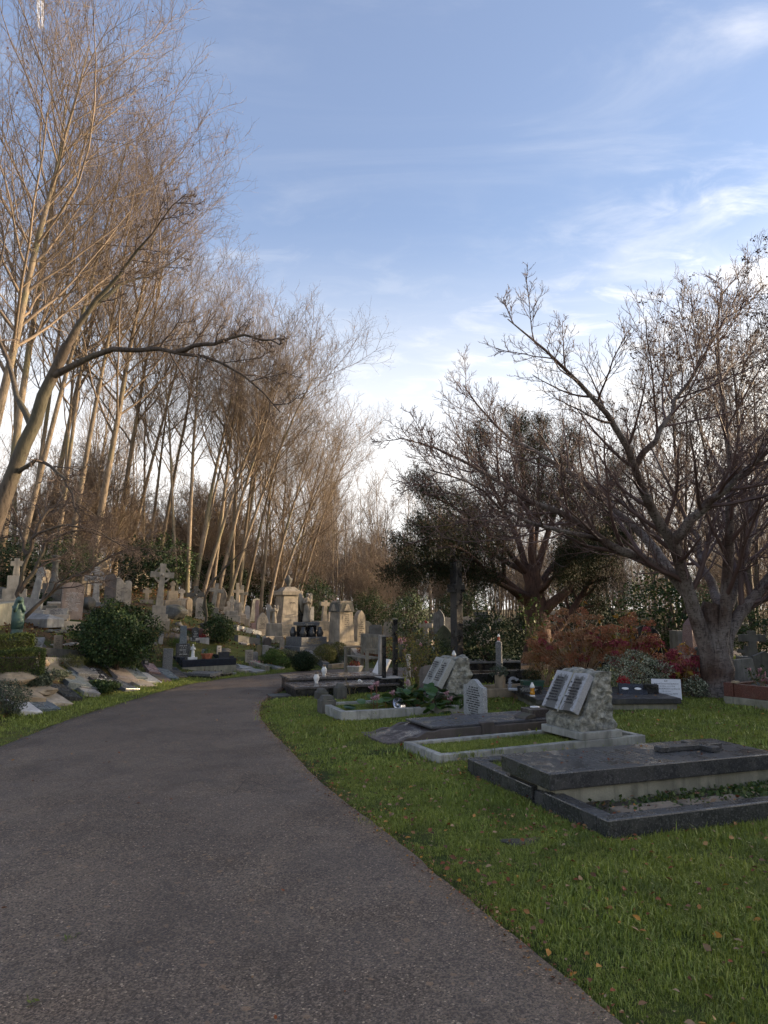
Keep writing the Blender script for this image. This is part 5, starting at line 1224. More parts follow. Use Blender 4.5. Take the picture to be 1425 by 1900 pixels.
hs('tall pointed gothic headstone with worn lettering left of the cherub statue', 485, 1180, 1134, 20, 'gothic', S_PALE, 22, rows=9, t=.15, name='gothic_headstone', lean=(0, 2))
# --- middle rank monuments
p = bk(508, 1188); t = thing('statue', 'small winged cherub statue leaning on a pale square pedestal', 'statue', p, R(25)); B().box(-.24, .24, -.24, .24, -.1, .55, tx=.03, ty=.03).to('pedestal', STAT, t, bev=.01)
o = robed(hp(p, 508, 1122) - .56, True).to('figure', STAT, t, True, loc=(0, 0, .551))
p = bk(534, 1178, 26.5); hm = hp(p, 534, 1092); t = thing('urn_monument', 'tall inscribed pedestal monument carrying a broken urn figure', 'monument', p, R(33))
z = steps(t, ((.82, .18), (.68, .30)), STAT, bev=.015); B().box(-.50, .50, -.50, .50, z, z + .34, tx=.05, ty=.05).to('dado', STAT, t, bev=.015); z += .341
B().box(-.40, .40, -.40, .40, z, hm - .26, tx=.07, ty=.07).to('die', STAT, t, bev=.01); B().box(-.42, .42, -.42, .42, hm - .259, hm - .10).to('cornice', STAT, t, bev=.02); B().box(-.36, .36, -.36, .36, hm - .099, hm + .06, tx=.18, ty=.18).to('cap', STAT, t, bev=.01)
o = B().box(-.27, .27, -.012, .0, z + .1, hm - .35).to('inscription_panel', S_WHITE, t, loc=(.363, 0, 0), rz=R(90)); glyphs(t, -.22, .22, z + .14, hm - .4, 9, 0, INK, 44, Matrix.Translation((.3765, 0, 0)) @ Matrix.Rotation(R(90), 4, 'Z'))
glyphs(t, -.22, .22, z + .2, hm - .5, 6, -.36, INK, 45)
s = B(); zb = hm + .06; s.lathe([(.10, zb), (.06, zb + .08), (.14, zb + .2), (.15, zb + .3), (.07, zb + .36), (.05, zb + .42), (.0, zb + .46)], 12); s.to('urn', S_DARK, t, True)
# angel on black granite
p = bk(568, 1208); ha = hp(p, 568, 1100); t = thing('angel_statue', 'pale winged angel statue on a dark granite pedestal with scrolled columns', 'statue', p, R(38)); ph = hp(p, 568, 1158)
z = steps(t, ((.58, .16), (.46, .28)), G_GREY, bev=.01)
for x in (-.3, 0, .3):
    for y in (-.3, .3): B().loft([(x, y, z + q, r_, r_) for q, r_ in ((0, .08), (.05, .10), (.13, .11), (.24, .06), (.30, .05))], 10).to('scroll', G_DARK, t, True)
B().box(-.22, .22, -.22, .22, z, ph - .04).to('core', G_BLACK, t); B().box(-.3, .3, -.3, .3, ph - .039, ph + .06).to('cap', G_GREY, t, bev=.008)
robed(ha - ph - .06, True, .5, 'clasp').to('figure', STAT, t, True, loc=(0, 0, ph + .061))
B().box(-.16, -.02, .10, .26, ph + .061, ph + .85).to('shaft', G_BLACK, t); glyphs(t, -.3, .3, .22, .40, 4, -.4605, GOLD, 47)
glyphs(t, -.3, .3, .22, .40, 3, 0, GOLD, 48, Matrix.Translation((.4605, 0, 0)) @ Matrix.Rotation(R(90), 4, 'Z'))
hs('pale square post standing behind the angel statue', 578, 1172, 1124, 8, 'square', S_GREYL, 30, d=27.5, base=False)
p = bk(597, 1200); cross('leaning narrow pale cross on a wide stepped base between the angel and the pedimented tomb', p, hp(p, 600, 1112), .34, .13, STAT, R(30), (0, R(4)), st=((.60, .28), (.46, .28), (.32, .30)), arm=.82)
hs('rough dark stone behind the stepped base of the leaning cross', 606, 1190, 1138, 11, 'gable', S_GREY, 25, d=28)
hs('shrouded pale stone right of the stepped leaning cross', 613, 1192, 1132, 9, 'gothic', S_PALE, 30, d=27.5)
p = bk(617, 1160, 33); t = thing('obelisk', 'thin pink granite obelisk seen behind the pedimented tomb', 'obelisk', p, R(25)); B().box(-.20, .20, -.20, .20, -.1, hp(p, 617, 1110), tx=.03, ty=.03).to('shaft', G_PINK, t, bev=.01); B().box(-.17, .17, -.17, .17, hp(p, 617, 1110) + .001, hp(p, 617, 1105), tx=.15, ty=.15).to('tip', G_PINK, t)
# pedimented tomb
p = bk(633, 1212); hm = hp(p, 635, 1115); t = thing('tomb_monument', 'square pedimented tomb with tapering sides and a sunlit inscribed face', 'monument', p, R(40)); sc_ = hm / 2.0
z = steps(t, ((.62 * sc_, .16 * sc_), (.54 * sc_, .14 * sc_), (.46 * sc_, .13 * sc_)), STAT, bev=.012)
B().box(-.36 * sc_, .36 * sc_, -.36 * sc_, .36 * sc_, z, hm - .42 * sc_, tx=.045 * sc_, ty=.045 * sc_).to('die', STAT, t, bev=.01)
for a_ in range(4):
    Mr = Matrix.Rotation(a_ * math.pi / 2, 4, 'Z'); e = .37 * sc_; zt = hm - .42 * sc_
    o = B().prism([(-e, zt + .002), (e, zt + .002), (e * .62, zt + .36 * sc_), (-e * .62, zt + .36 * sc_)], -e * 1.0, -e * .96, Mr).to('pediment', S_DARK, t, bev=.004)
    s = B(); s.prism([(-.17 * sc_, zt + .03), (.17 * sc_, zt + .03), (.17 * sc_, zt + .06), (.03, zt + .30 * sc_), (-.03, zt + .30 * sc_), (-.17 * sc_, zt + .06)], -e * 1.06, -e * 1.001, Mr); s.to('gablet', STAT, t, bev=.004)
    pts = [(-.2 * sc_, z + .1), (.2 * sc_, z + .1)] + [(.2 * sc_ * math.cos(q), hm - .66 * sc_ + .22 * sc_ * math.sin(q)) for q in np.linspace(0, math.pi, 9)]
    B().prism(pts, -.335 * sc_, -.30 * sc_, Mr).to('panel', S_WHITE if a_ == 1 else STAT, t, bev=.004)
    if a_ in (0, 1): glyphs(t, -.16 * sc_, .16 * sc_, z + .15, hm - .5 * sc_, 12, -.336 * sc_, INK, 50 + a_, Mr)
B().box(-.36 * sc_, .36 * sc_, -.36 * sc_, .36 * sc_, hm - .419 * sc_, hm - .07 * sc_, tx=.12 * sc_, ty=.12 * sc_).to('roof', STAT, t)
B().box(-.27 * sc_, .27 * sc_, -.27 * sc_, .27 * sc_, hm - .069 * sc_, hm).to('cap', STAT, t, bev=.01)
hs('tall narrow gothic headstone with a sunlit edge right of the pedimented tomb', 667, 1196, 1130, 18, 'gothic', STAT, 38, rows=9, t=.22, base=False, name='gothic_headstone')
hs('small rounded white stone alone on the turf below the dark monument', 523, 1206, 1182, 8, 'round', S_PALE, 20, base=False)
# steps/kerbs of the big plots running down to the path
def kerbrun(lab, a, b_, m, w_=.16, h_=.22, name='plot_kerb', cat='kerb'):
    p0, p1 = a, b_; dv = p1 - p0; L_ = math.hypot(dv.x, dv.y); t_ = thing(name, lab, cat, p0, math.atan2(dv.y, dv.x)); n_ = max(1, int(L_ / 1.0)); 
    for i in range(n_):
        x0, x1 = L_ * i / n_, L_ * (i + 1) / n_ - .004; z0, z1 = dv.z * i / n_, dv.z * (i + 1) / n_
        B().add([(x0, -w_ / 2, z0 - .25), (x1, -w_ / 2, z1 - .25), (x1, w_ / 2, z1 - .25), (x0, w_ / 2, z0 - .25), (x0, -w_ / 2, z0 + h_), (x1, -w_ / 2, z1 + h_), (x1, w_ / 2, z1 + h_), (x0, w_ / 2, z0 + h_)],
                [[3, 2, 1, 0], [4, 5, 6, 7], [0, 1, 5, 4], [1, 2, 6, 5], [2, 3, 7, 6], [3, 0, 4, 7]]).to('kerb', m, t_, bev=.008)
    return t_
kerbrun('dark granite kerb sloping down from the angel pedestal to the path', G(560, 1206), G(606, 1240), G_GREY, h_=.14)
kerbrun('grey kerb sloping down beside the round clipped bushes', G(616, 1208), G(640, 1236), S_GREY, h_=.12)
kerbrun('pale kerb descending from the pedimented tomb to the path', G(652, 1212), G(668, 1232), S_PALE, h_=.22)
kerbrun('low kerb in front of the round clipped bushes', G(612, 1241), G(642, 1238), S_SAND, h_=.12)
kerbrun('long white coping running down the bank towards the gothic headstone', G(436, 1168), G(482, 1180), S_WHITE, h_=.15)
kerbrun('pale kerb blocks along the plot right of the white coping', G(490, 1192), G(522, 1192), S_PALE, h_=.2)
kerbrun('dark stone retaining kerb under the long white coping', G(438, 1190), G(480, 1196), S_GREY, h_=.18)
kerbrun('pale kerb block left of the cluster of white crosses', G(428, 1150), G(446, 1144), S_PALE, h_=.22)
kerbrun('white kerb length left of the holly bush', G(110, 1166), G(146, 1168), S_PALE, h_=.18)
kerbrun('long dark retaining kerb below the small upright stones, left of the holly', G(66, 1216), G(152, 1222), S_DARK, h_=.16)
kerbrun('long grey kerb just above the flat slabs left of the holly', G(66, 1228), G(150, 1232), S_GREY, h_=.10)
kerbrun('grey wall of a raised plot behind the green statue', G(-30, 1160), G(22, 1150), S_CONC, h_=.42, w_=.3)
# small upright markers on the slope
hs('tilted pale tile-like stone above the dark retaining kerb', 66, 1202, 1176, 20, 'square', S_GREYL, 5, lean=(-38, 0), t=.06, base=False)
hs('small upright buff stone left of the holly bush', 107, 1208, 1176, 14, 'square', S_SAND, 12, t=.10, base=False, rows=6)
p = bk(102, 1136); t = thing('stone_block', 'cluster-topping cubic block tilted beside the inscribed headstone', 'stone block', p, R(30), rx=R(8)); B().box(-.2, .2, -.16, .16, -.1, .26).to('block', S_PALE, t, bev=.012)
p = bk(82, 1140); t = thing('stone_block', 'low dark cubic block between the leaning cross and the inscribed headstone', 'stone block', p, R(28)); B().box(-.28, .28, -.2, .2, -.1, .22).to('block', S_GREY, t, bev=.012)
p = bk(104, 1147); ledger('leaning lettered slab resting against the block by the inscribed headstone', p + Vector((0, 0, .10)), .34, .52, S_PALE, R(15), (R(35), 0), rows=5, t=.06)
p = bk(102, 1154); ledger('plain buff slab leaning below the lettered one', p + Vector((0, 0, .06)), .26, .62, S_SAND, R(10), (R(30), 0), t=.06)
p = bk(68, 1156); t = thing('coped_stone', 'pale grey coped gravestone like a low tent, left of the inscribed headstone', 'grave', p, R(-24)); B().add([(-.62, -.24, -.1), (.62, -.24, -.1), (.62, .24, -.1), (-.62, .24, -.1), (-.62, -.24, .10), (.62, -.24, .10), (.62, .24, .10), (-.62, .24, .10), (-.42, 0, .26), (.42, 0, .2)],
     [[3, 2, 1, 0], [0, 1, 5, 4], [1, 2, 6, 5], [2, 3, 7, 6], [3, 0, 4, 7], [4, 5, 9, 8], [5, 6, 9], [6, 7, 8, 9], [7, 4, 8]]).to('slab', S_GREYL, t, bev=.01)
hs('tilted dark-lettered slab stone at the far left edge above the wall', 0, 1118, 1086, 24, 'low', S_GREY, 30, lean=(-20, 8), t=.12, base=False, rows=5)
hs('pale block stone at the left edge under the white latin cross', 12, 1136, 1118, 20, 'square', S_GREY, 20, t=.2, base=False)
hs('thin dark slate standing at the right foot of the holly bush', 270, 1236, 1202, 9, 'square', G_DARK, 40, t=.10, base=False, rows=4, ink=INKW)
hs('plain grey slab standing upright right of the holly bush', 310, 1243, 1201, 17, 'square', G_GREY, 20, t=.09, base=False, lean=(0, 1))
hs('small tilted rounded stone beside the bare stems right of the holly', 297, 1194, 1168, 8, 'round', S_GREYL, 30, t=.08, lean=(0, 5), base=False)
hs('small green slate marker with a slanting top right of the terracotta pot', 379, 1230, 1202, 10, 'clip', G_BLUE, 30, t=.07, base=False)
hs('small white marker with dark emblem on the slope above the black cube', 406, 1216, 1196, 8, 'square', S_WHITE, 30, t=.05, base=False, rows=3)
hs('buff upright slab of the pair standing near the verge', 462, 1229, 1204, 14, 'square', S_PALE, 18, t=.10, base=False, rows=5)
hs('grey narrower slab of the pair standing near the verge', 474, 1227, 1207, 8, 'low', S_GREYL, 18, t=.08, base=False, rows=4)
hs('mossy rounded stone behind the buff and grey pair', 480, 1216, 1194, 9, 'round', stone('stone_ochre', (.20, .17, .09), moss=.3), 22, t=.10, base=False)
hs('light grey upright slab right of the mossy rounded stone', 492, 1219, 1195, 11, 'square', S_GREYL, 18, t=.08, base=False)
hs('dark green slate upright standing over the white coping', 478, 1196, 1176, 6, 'square', G_BLUE, 25, t=.08, base=False)
hs('rough brown stone leaning behind the light grey slab', 494, 1200, 1180, 14, 'gable', S_BROWN, 35, lean=(0, 10), base=False)
# the dark plot with white figurine
p = bk(338, 1241); kb = bk(438, 1247); dv = kb - p; an = math.atan2(dv.y, dv.x); Lk = math.hypot(dv.x, dv.y)
t = thing('kerbed_grave', 'dark polished kerbed plot by the verge holding a white figurine and a terracotta pot', 'grave', (p.x, p.y, p.z - .06), an)
B().box(0, Lk, 0, .14, -.15, .09).to('plinth', S_CONC, t, bev=.01); B().box(0, Lk, .0, .13, .091, .26).to('kerb', plain('navy_granite', (.018, .022, .032), .2, var=.2), t, bev=.006)
B().box(-.01, .12, .132, 1.5, .0, .32).to('kerb', STONES['navy_granite'], t, bev=.006); B().box(Lk - .12, Lk, .132, 1.5, .0, .30).to('kerb', STONES['navy_granite'], t, bev=.006)
fp(p, an, -.05, Lk + .05, -.05, 1.2)
p2 = loc2(p, an, .16, .42); p2.z = h1(p2.x, p2.y)
t = thing('pillar_headstone', 'tall dark slate pillar headstone with pale lettering behind the white figurine', 'gravestone', p2 - Vector((0, 0, .05)), R(20)); hq = hp(p2, 345, 1157)
B().box(-.16, .16, -.10, .10, -.05, hq * .52).to('die', G_DARK, t, bev=.006); B().box(-.085, .085, -.06, .06, hq * .52 + .001, hq, tx=.012, ty=.01).to('pillar', G_BLUE, t, bev=.004); glyphs(t, -.12, .12, hq * .22, hq * .5, 5, -.1005, INKW, 61)
p3 = loc2(p, an, .34, .22); z3 = p.z + .2
o = thing('figurine', 'small white standing figurine in the dark plot', 'statue', (p3.x, p3.y, z3), R(20)); robed(.36, False).to('figure', WHITE, o, True)
B().box(-.3, .3, -.12, .12, -.25, .0).to('plinth', STONES['navy_granite'], o); B().box(-.12, .10, -.10, -.03, .001, .05).to('tray', WHITE, o)
p4 = loc2(p, an, .72, .26); o = thing('plant_pot', 'square terracotta pot in the dark plot', 'plant pot', (p4.x, p4.y, p.z + .16)); B().lathe([(.09, -.1), (.10, .0), (.14, .12), (.155, .13), (.155, .16), (.13, .16)], 8).to('pot', plain('terracotta', (.36, .12, .06), .7), o)
link('leaves', shrub_parts(90, .10, .10, .08, .08, LGT, 33, asp=.2)[0][1], o, (0, 0, .12))['kind'] = 'stuff'
p5 = loc2(p, an, 1.42 * Lk / 1.7, .25); o = thing('stone_block', 'small black cube stone at the right end of the dark plot', 'stone block', (p5.x, p5.y, p.z + .1), R(20)); B().box(-.13, .13, -.09, .09, -.05, .24).to('block', STONES['navy_granite'], o, bev=.006)
p6 = bk(436, 1243); o = thing('oval_plaque', 'oval pale plaque leaning on a small stand beside the dark plot', 'plaque', p6 + Vector((-.06, .02, .06)), R(-15), rx=R(-50)); B().lathe([(.0, 0), (.19, .002), (.20, .012), (.19, .022), (0, .024)], 24, None, sy=.85).to('oval', G_LIGHT, o, True)
hs('dark slate headstone with a rounded corner above the plot with the figurine', 362, 1190, 1162, 12, 'low', G_DARK, 25, t=.08, base=True, rows=4, ink=INKW)
p = bk(370, 1190); t = thing('flower_trough', 'small white stone trough of red flowers at the dark slate headstone', 'flower trough', p, R(20)); B().box(-.25, .25, -.12, .12, -.12, .10).to('trough', S_WHITE, t, bev=.01); link('flowers', shrub_parts(90, .2, .1, .05, .045, REDP, 12)[0][1], t, (0, 0, .08))['kind'] = 'stuff'
p = bk(368, 1176); t = thing('slab_grave', 'dark red coped slab on the slope behind the slate headstone', 'grave', p, R(-20)); B().box(-.6, .3, -.2, .3, -.1, .16, tx=.06, ty=.05).to('slab', G_RED, t, bev=.02)
p = bk(325, 1190); rock('rounded brown boulder on the slope right of the bare stems', p, (.38, .22, .14), S_BROWN, 21)
rock('small pale stone below the tall celtic cross', bk(325, 1172), (.12, .09, .07), S_PALE, 22)
rock('rough dark rock at the foot of the slim ringed cross', bk(320, 1146), (.40, .26, .24), S_DARK, 23)
# ledger with steps near the verge
p = bk(352, 1254); ledger('long grey polished ledger lying parallel to the verge', p + Vector((0, .15, .02)), 1.35, .55, G_GREY, R(72), (0, 0), t=.06, under=G_BLACK, name='ledger_slab')
p = bk(398, 1253); ledger('short black stepped slab at the end of the long ledger', p + Vector((0, 0, .0)), .75, .42, G_BLACK, R(72), t=.06)
p = bk(418, 1252); ledger('narrow grey slab lying in the verge past the black stepped slab', p, .45, .3, G_GREY, R(72), t=.05)
for u, v, m, lab, L_, w_ in [(440, 1240, G_LIGHT, 'pale slab lying flat beside the oval plaque', .7, .4), (455, 1247, S_PALE, 'broken pale slab at the verge, lower of the pair', .35, .4), (472, 1248, S_GREYL, 'light grey flat slab at the verge, right of the broken pale one', .4, .42), (505, 1240, S_GREYL, 'grey kerb end lying at the verge right of the pink flowers', .6, .3)]:
    ledger(lab, bk(u, v), L_, w_, m, R(60), (R(6), 0), t=.07)
kerbrun('mossy stone kerb of the little grave with pink flowers', G(466, 1236), G(496, 1246), S_CONC, h_=.14)
# ledger slabs fanned along the verge: (u, v, length, width, mat, label, rz)
def slope_at(x, y, rz):
    e = .25; gx_ = (h1(x + e, y) - h1(x - e, y)) / (2 * e); gy_ = (h1(x, y + e) - h1(x, y - e)) / (2 * e)
    c, s_ = math.cos(rz), math.sin(rz); a = gx_ * c + gy_ * s_; b_ = -gx_ * s_ + gy_ * c
    return math.atan(b_), -math.atan(a)
SL = [(88, 1297, .95, .50, S_PALE, 'cream flat slab near the verge, beside the blue-grey slab in two halves', 58), (64, 1306, 1.0, .46, G_BLUE, 'blue-grey flat slab split across its middle', 58),
      (34, 1311, .95, .42, WS, 'glossy white mottled flat slab nearest the left edge', 56), (118, 1288, .75, .42, G_DARK, 'dark flat slab half buried in leaves right of the cream slab', 55),
      (24, 1282, 1.1, .7, S_SAND, 'warm sandstone flat stone behind the blue-grey slab', 60), (222, 1274, .95, .40, granite('granite_mirror', (.14, .15, .16), (.4, .4, .4), .08, .4, .1, .2), 'mirror-polished flat slab reflecting the sky at the verge', 58),
      (222, 1253, .85, .56, granite('granite_rose', (.28, .24, .22), (.42, .38, .35), .35, .7, .4, .3), 'pale pinkish raised flat slab right of the holly stems', 50), (254, 1269, .95, .48, S_PALE, 'buff flat slab right of the mirror-polished one', 52), (272, 1262, .80, .42, G_LIGHT, 'pale blue-grey flat slab, third from the buff slab towards the path bend', 50),
      (290, 1257, .85, .40, S_BROWN, 'brown flat slab between two bluish ones', 48), (308, 1254, .80, .36, G_BLUE, 'bluish flat slab right of the brown one', 46), (326, 1252, .75, .34, G_DARK, 'dark shiny flat slab last in the row before the long ledger', 44),
      (279, 1244, .70, .34, G_PINK, 'pink polished flat slab above the row', 40), (245, 1250, .85, .42, G_BLUE, 'thin slate-grey slab behind the buff one', 50), (178, 1258, 1.0, .60, G_DARK, 'dark flat slab below the holly bush with pale lettering', 52),
      (150, 1270, .8, .45, G_GREY, 'grey flat slab half covered by the low leafy plant', 54), (130, 1262, .9, .55, G_BLUE, 'blue-green flat slab left of the red leaves', 54), (148, 1247, .8, .5, G_GREY, 'grey slab with a small dark pot on it, higher up the slope', 52),
      (96, 1248, .9, .6, S_DARK, 'mossy dark slab beside the clipped hedge', 54), (155, 1282, .7, .4, S_GREYL, 'light grey slab strewn with leaves near the verge', 54), (196, 1268, .6, .3, S_CONC, 'mossy sliver of slab left of the mirror-polished one', 56)]
for i, (u, v, L_, w_, m, lab, rz) in enumerate(SL):
    p = bk(u, v); a_ = R(rz); rx_, ry_ = slope_at(p.x, p.y, a_)
    ledger(lab, p, L_ * .86, w_ * .88, m, a_, (rx_ * .62 + R(2), ry_ * .7), t=.075, top=.008, rows=(5 if 'lettering' in lab else 0), ink=INKW, seed=i)
    fp(p, a_, -w_ / 2, w_ / 2, -L_ / 2, L_ / 2)
for u, v, w_, h_, lab in [(70, 1235, .22, .16, 'sandstone block under the clipped hedge'), (60, 1288, .35, .16, 'broken sandstone lump among dead leaves'), (12, 1266, .5, .2, 'rough sandstone slab leaning at the left edge')]:
    p = bk(u, v); rock(lab, p, (w_, w_ * .6, h_ * .6), S_SAND, int(u))
# green bronze statue
p = bk(30, 1192); hb_ = hp(p, 32, 1108); BRZ = stone('verdigris', (.06, .12, .10), rough=.55, moss=.0, dirt=.7, lichen=.35)
t = thing('bronze_statue', 'green weathered bronze statue of a shrouded figure covering its face', 'statue', p, R(38))
robed(hb_, False, 1.3, 'face', 20).to('figure', BRZ, t, True)
B().loft([(0, .0, hb_ * z_, a_ * hb_, b_ * hb_) for z_, a_, b_ in ((.30, .135, .115), (.5, .13, .11), (.72, .125, .10), (.83, .10, .09))] + [(0, -.03 * hb_, hb_ * .9, .085 * hb_, .10 * hb_), (0, -.06 * hb_, hb_ * .97, .07 * hb_, .09 * hb_), (0, -.07 * hb_, hb_ * 1.01, .03 * hb_, .04 * hb_)], 18, None, .08, 9).to('veil', BRZ, t, True)
# small white statues in the centre field
p = at(808, 24); o = thing('statue', 'little white bust statue in the far field near the tall black cross', 'statue', p + Vector((0, 0, .0)), R(-10)); hz = ht(808, 1177, 24); B().box(-.14, .14, -.12, .12, -.1, .12).to('plinth', WHITE, o, bev=.01); robed(hz - .12, False).to('figure', WHITE, o, True, loc=(0, 0, .121))
p = at(834, 24); o = thing('statue', 'pair of small white figures close behind the tall black cross', 'statue', p, R(-10)); B().box(-.2, .16, -.1, .1, -.1, .12).to('plinth', WHITE, o); robed(.46, False).to('figure', WHITE, o, True, loc=(.06, 0, .121))
p = at(746, 21); o = thing('flower_stand', 'dark stand of pink flowers in the far field beside the tall pillar', 'flowers', p); B().lathe([(.12, 0), (.08, .3), (.13, .5)], 10).to('stand', S_DARK, o, True); link('flowers', shrub_parts(60, .12, .12, .1, .07, PINKP, 18)[0][1], o, (0, 0, .48))['kind'] = 'stuff'
# filler stones far up the bank
rr = random.Random(21)
for i in range(28):
    u = rr.uniform(-40, 620); d = rr.uniform(24, 34) if u < 420 else rr.uniform(29, 40); p = at(u, d)
    if rr.random() < .3: cross('small weathered cross deep in the wood of the bank', p, rr.uniform(.9, 1.6), .5, .13, rr.choice([S_PALE, S_SAND, S_GREY]), R(20), (0, rr.gauss(0, .07)), group='crosses deep on the bank')
    else: headstone('small weathered stone deep in the wood of the bank', p, rr.uniform(.45, .7), rr.uniform(.6, 1.2), rr.choice([S_PALE, S_GREY, S_GREY, S_SAND]), rr.choice(['round', 'gothic', 'square', 'low']), .12, R(rr.uniform(0, 50)), (rr.gauss(0, .05), rr.gauss(0, .07)), group='stones deep on the bank')
for i in range(26):
    u = rr.choice([rr.uniform(270, 430), rr.uniform(395, 560), rr.uniform(40, 140)]); v = rr.uniform(1150, 1212) ; p = bk(u, v)
    rock('small loose rock or stone fragment half sunk in the bank', p - Vector((0, 0, .02)), (rr.uniform(.08, .22), rr.uniform(.07, .15), rr.uniform(.04, .09)), rr.choice([S_GREY, S_PALE, S_DARK]), i + 40, rz=rr.uniform(0, 6))['group'] = 'loose rocks on the bank'
# ================================================================== SHRUBS, HEDGES, FLOWERS
HOLLY = shrub_parts(15000, .78, .74, .66, .055, EV, 101, asp=.6, lump=.17, shell=.60, hole=.35, lift=.10)
p = bk(214, 1246); shrub('holly_bush', 'big round glossy dark green bush on a short stem above the flat slabs', p, HOLLY, 0, (1.0, 1.0, 1.05)); FP.append((p.x, p.y, 0, -.5, .5, -.5, .5))
def bush(lab, u, v, px, pz, m, seed, n=2600, size=.05, asp=.5, d=None, dense=.62, lump=.15, cat='shrub', name='shrub', hole=.4, z=0.):
    p = bk(u, v, d); r_ = wp(p, px) / 2; rz_ = wp(p, pz) / 2
    return shrub(name, lab, p, shrub_parts(n, r_, r_ * .85, rz_, size, m, seed, asp=asp, lump=lump, shell=dense, hole=hole), z=z, cat=cat)
bush('round dark bush by the verge in front of the angel pedestal', 564, 1246, 44, 36, EVD, 102, 4000, .045, lump=.08, hole=.1)
bush('clipped yellow-green dome bush at the kerb end, nearer the path', 603, 1234, 44, 38, EVY, 103, 6000, .028, .4, lump=.03, hole=.0)
bush('clipped yellow-green dome bush behind its twin', 628, 1226, 36, 34, EVY, 104, 5000, .028, .4, lump=.03, hole=.0)
bush('low crimson-leaved bush above the bench', 686, 1226, 46, 36, REDL, 105, 3200, .04, .4, lump=.12)
bush('glossy laurel on the slope below the thick trunks', 405, 1194, 56, 50, EV, 106, 3600, .06)
bush('small evergreen bush at the foot of the thick trunks', 378, 1148, 34, 34, EV, 107, 1600, .06)
bush('leafy green plants spreading over the grave by the pair of slabs', 508, 1232, 40, 26, LGT, 108, 2200, .045)
bush('grey-green low plant beside the dark round bush', 528, 1224, 44, 20, EVG, 109, 1800, .045)
bush('bright green mound between the light grey slab and the dark bush', 526, 1240, 34, 22, LGT, 110, 1600, .04)
bush('grey-leaved small plant at the foot of the dome bushes', 640, 1234, 26, 18, EVG, 111, 900, .04)
bush('variegated leafy clump beside the cream slab', 62, 1282, 60, 40, EVG, 112, 3200, .05)
bush('dull green rosette plant in leaf litter at the verge', 186, 1284, 62, 22, EV, 113, 2000, .05)
bush('low straggly box shrub right of the clipped hedge', 105, 1258, 44, 16, EVG, 114, 1100, .04)
bush('wispy broom-like green plant left of the holly stems', 132, 1240, 50, 26, EVY, 115, 1600, .05, .12)
bush('twiggy grey-green shrub at the bottom left edge by the verge', 8, 1326, 80, 60, EVG, 116, 3400, .035, .45)
bush('ivy clump at the top of the bank beside the leaning cross', 75, 1128, 36, 26, EVD, 117, 1600, .06)
bush('grey bushy plant left of the small buff stone', 45, 1210, 36, 34, EVG, 118, 1600, .05)
bush('grass-like green tuft on the slope right of the bare stems', 325, 1200, 34, 16, LGT, 119, 1200, .07, .1)
bush('pink-flowered little plant on the mossy kerb grave', 474, 1240, 26, 16, PINKP, 120, 200, .03)
bush('low green carpet plant on the mossy kerb grave', 488, 1243, 36, 12, LGT, 121, 900, .03)
def hedge(lab, p, w_, d_, h_, rz, seed, n=17000):
    rng = np.random.default_rng(seed); q = rng.random((n, 3)); f = rng.integers(0, 5, n)
    for i in range(n):
        if f[i] == 0: q[i, 0] = rng.random() * .06
        elif f[i] == 1: q[i, 0] = 1 - rng.random() * .06
        elif f[i] == 2: q[i, 1] = rng.random() * .06
        elif f[i] == 3: q[i, 1] = 1 - rng.random() * .06
        else: q[i, 2] = 1 - rng.random() * .08
    q = (q - np.array([.5, .5, 0])) * np.array([w_, d_, h_]); q[:, 2] += .04 + .02 * np.sin(q[:, 0] * 9)
    A, Q = leaves_np(q, .03, rng, .4, .4, nrm=(q / np.array([w_, d_, h_])) * 2)
    t = thing('clipped_hedge', lab, 'hedge', p - Vector((0, 0, .03)), R(rz)); link('leaves', mesh_np('leaves', A, Q, False, [leafmat('hedge_leaf', [(0, (.03, .045, .01)), (.6, (.06, .085, .018)), (1, (.13, .15, .035))], .6, .12)]), t)['kind'] = 'stuff'
    s = B()
    for i in range(6): x = (i - 2.5) / 6 * w_; s.tube([(x, 0, -.05), (x + .02, .02, h_ * .5), (x - .03, 0, h_ * .9)], [.015, .012, .008], 5)
    B().box(-w_ * .36, w_ * .36, -d_ * .32, d_ * .32, .1, h_ * .8).to('inner_twigs', bark_dark, t)
    s.to('branches', bark_dark, t)['kind'] = 'stuff'; FP.append((p[0], p[1], R(rz), -w_ / 2, w_ / 2, -d_ / 2, d_ / 2))
hedge('clipped box-shaped hedge with golden tips at the left edge', bk(20, 1262), .98, .7, .50, 25, 1)
hedge('smaller clipped hedge block right behind the first', bk(18, 1215), .75, .5, .36, 30, 2, 11000)
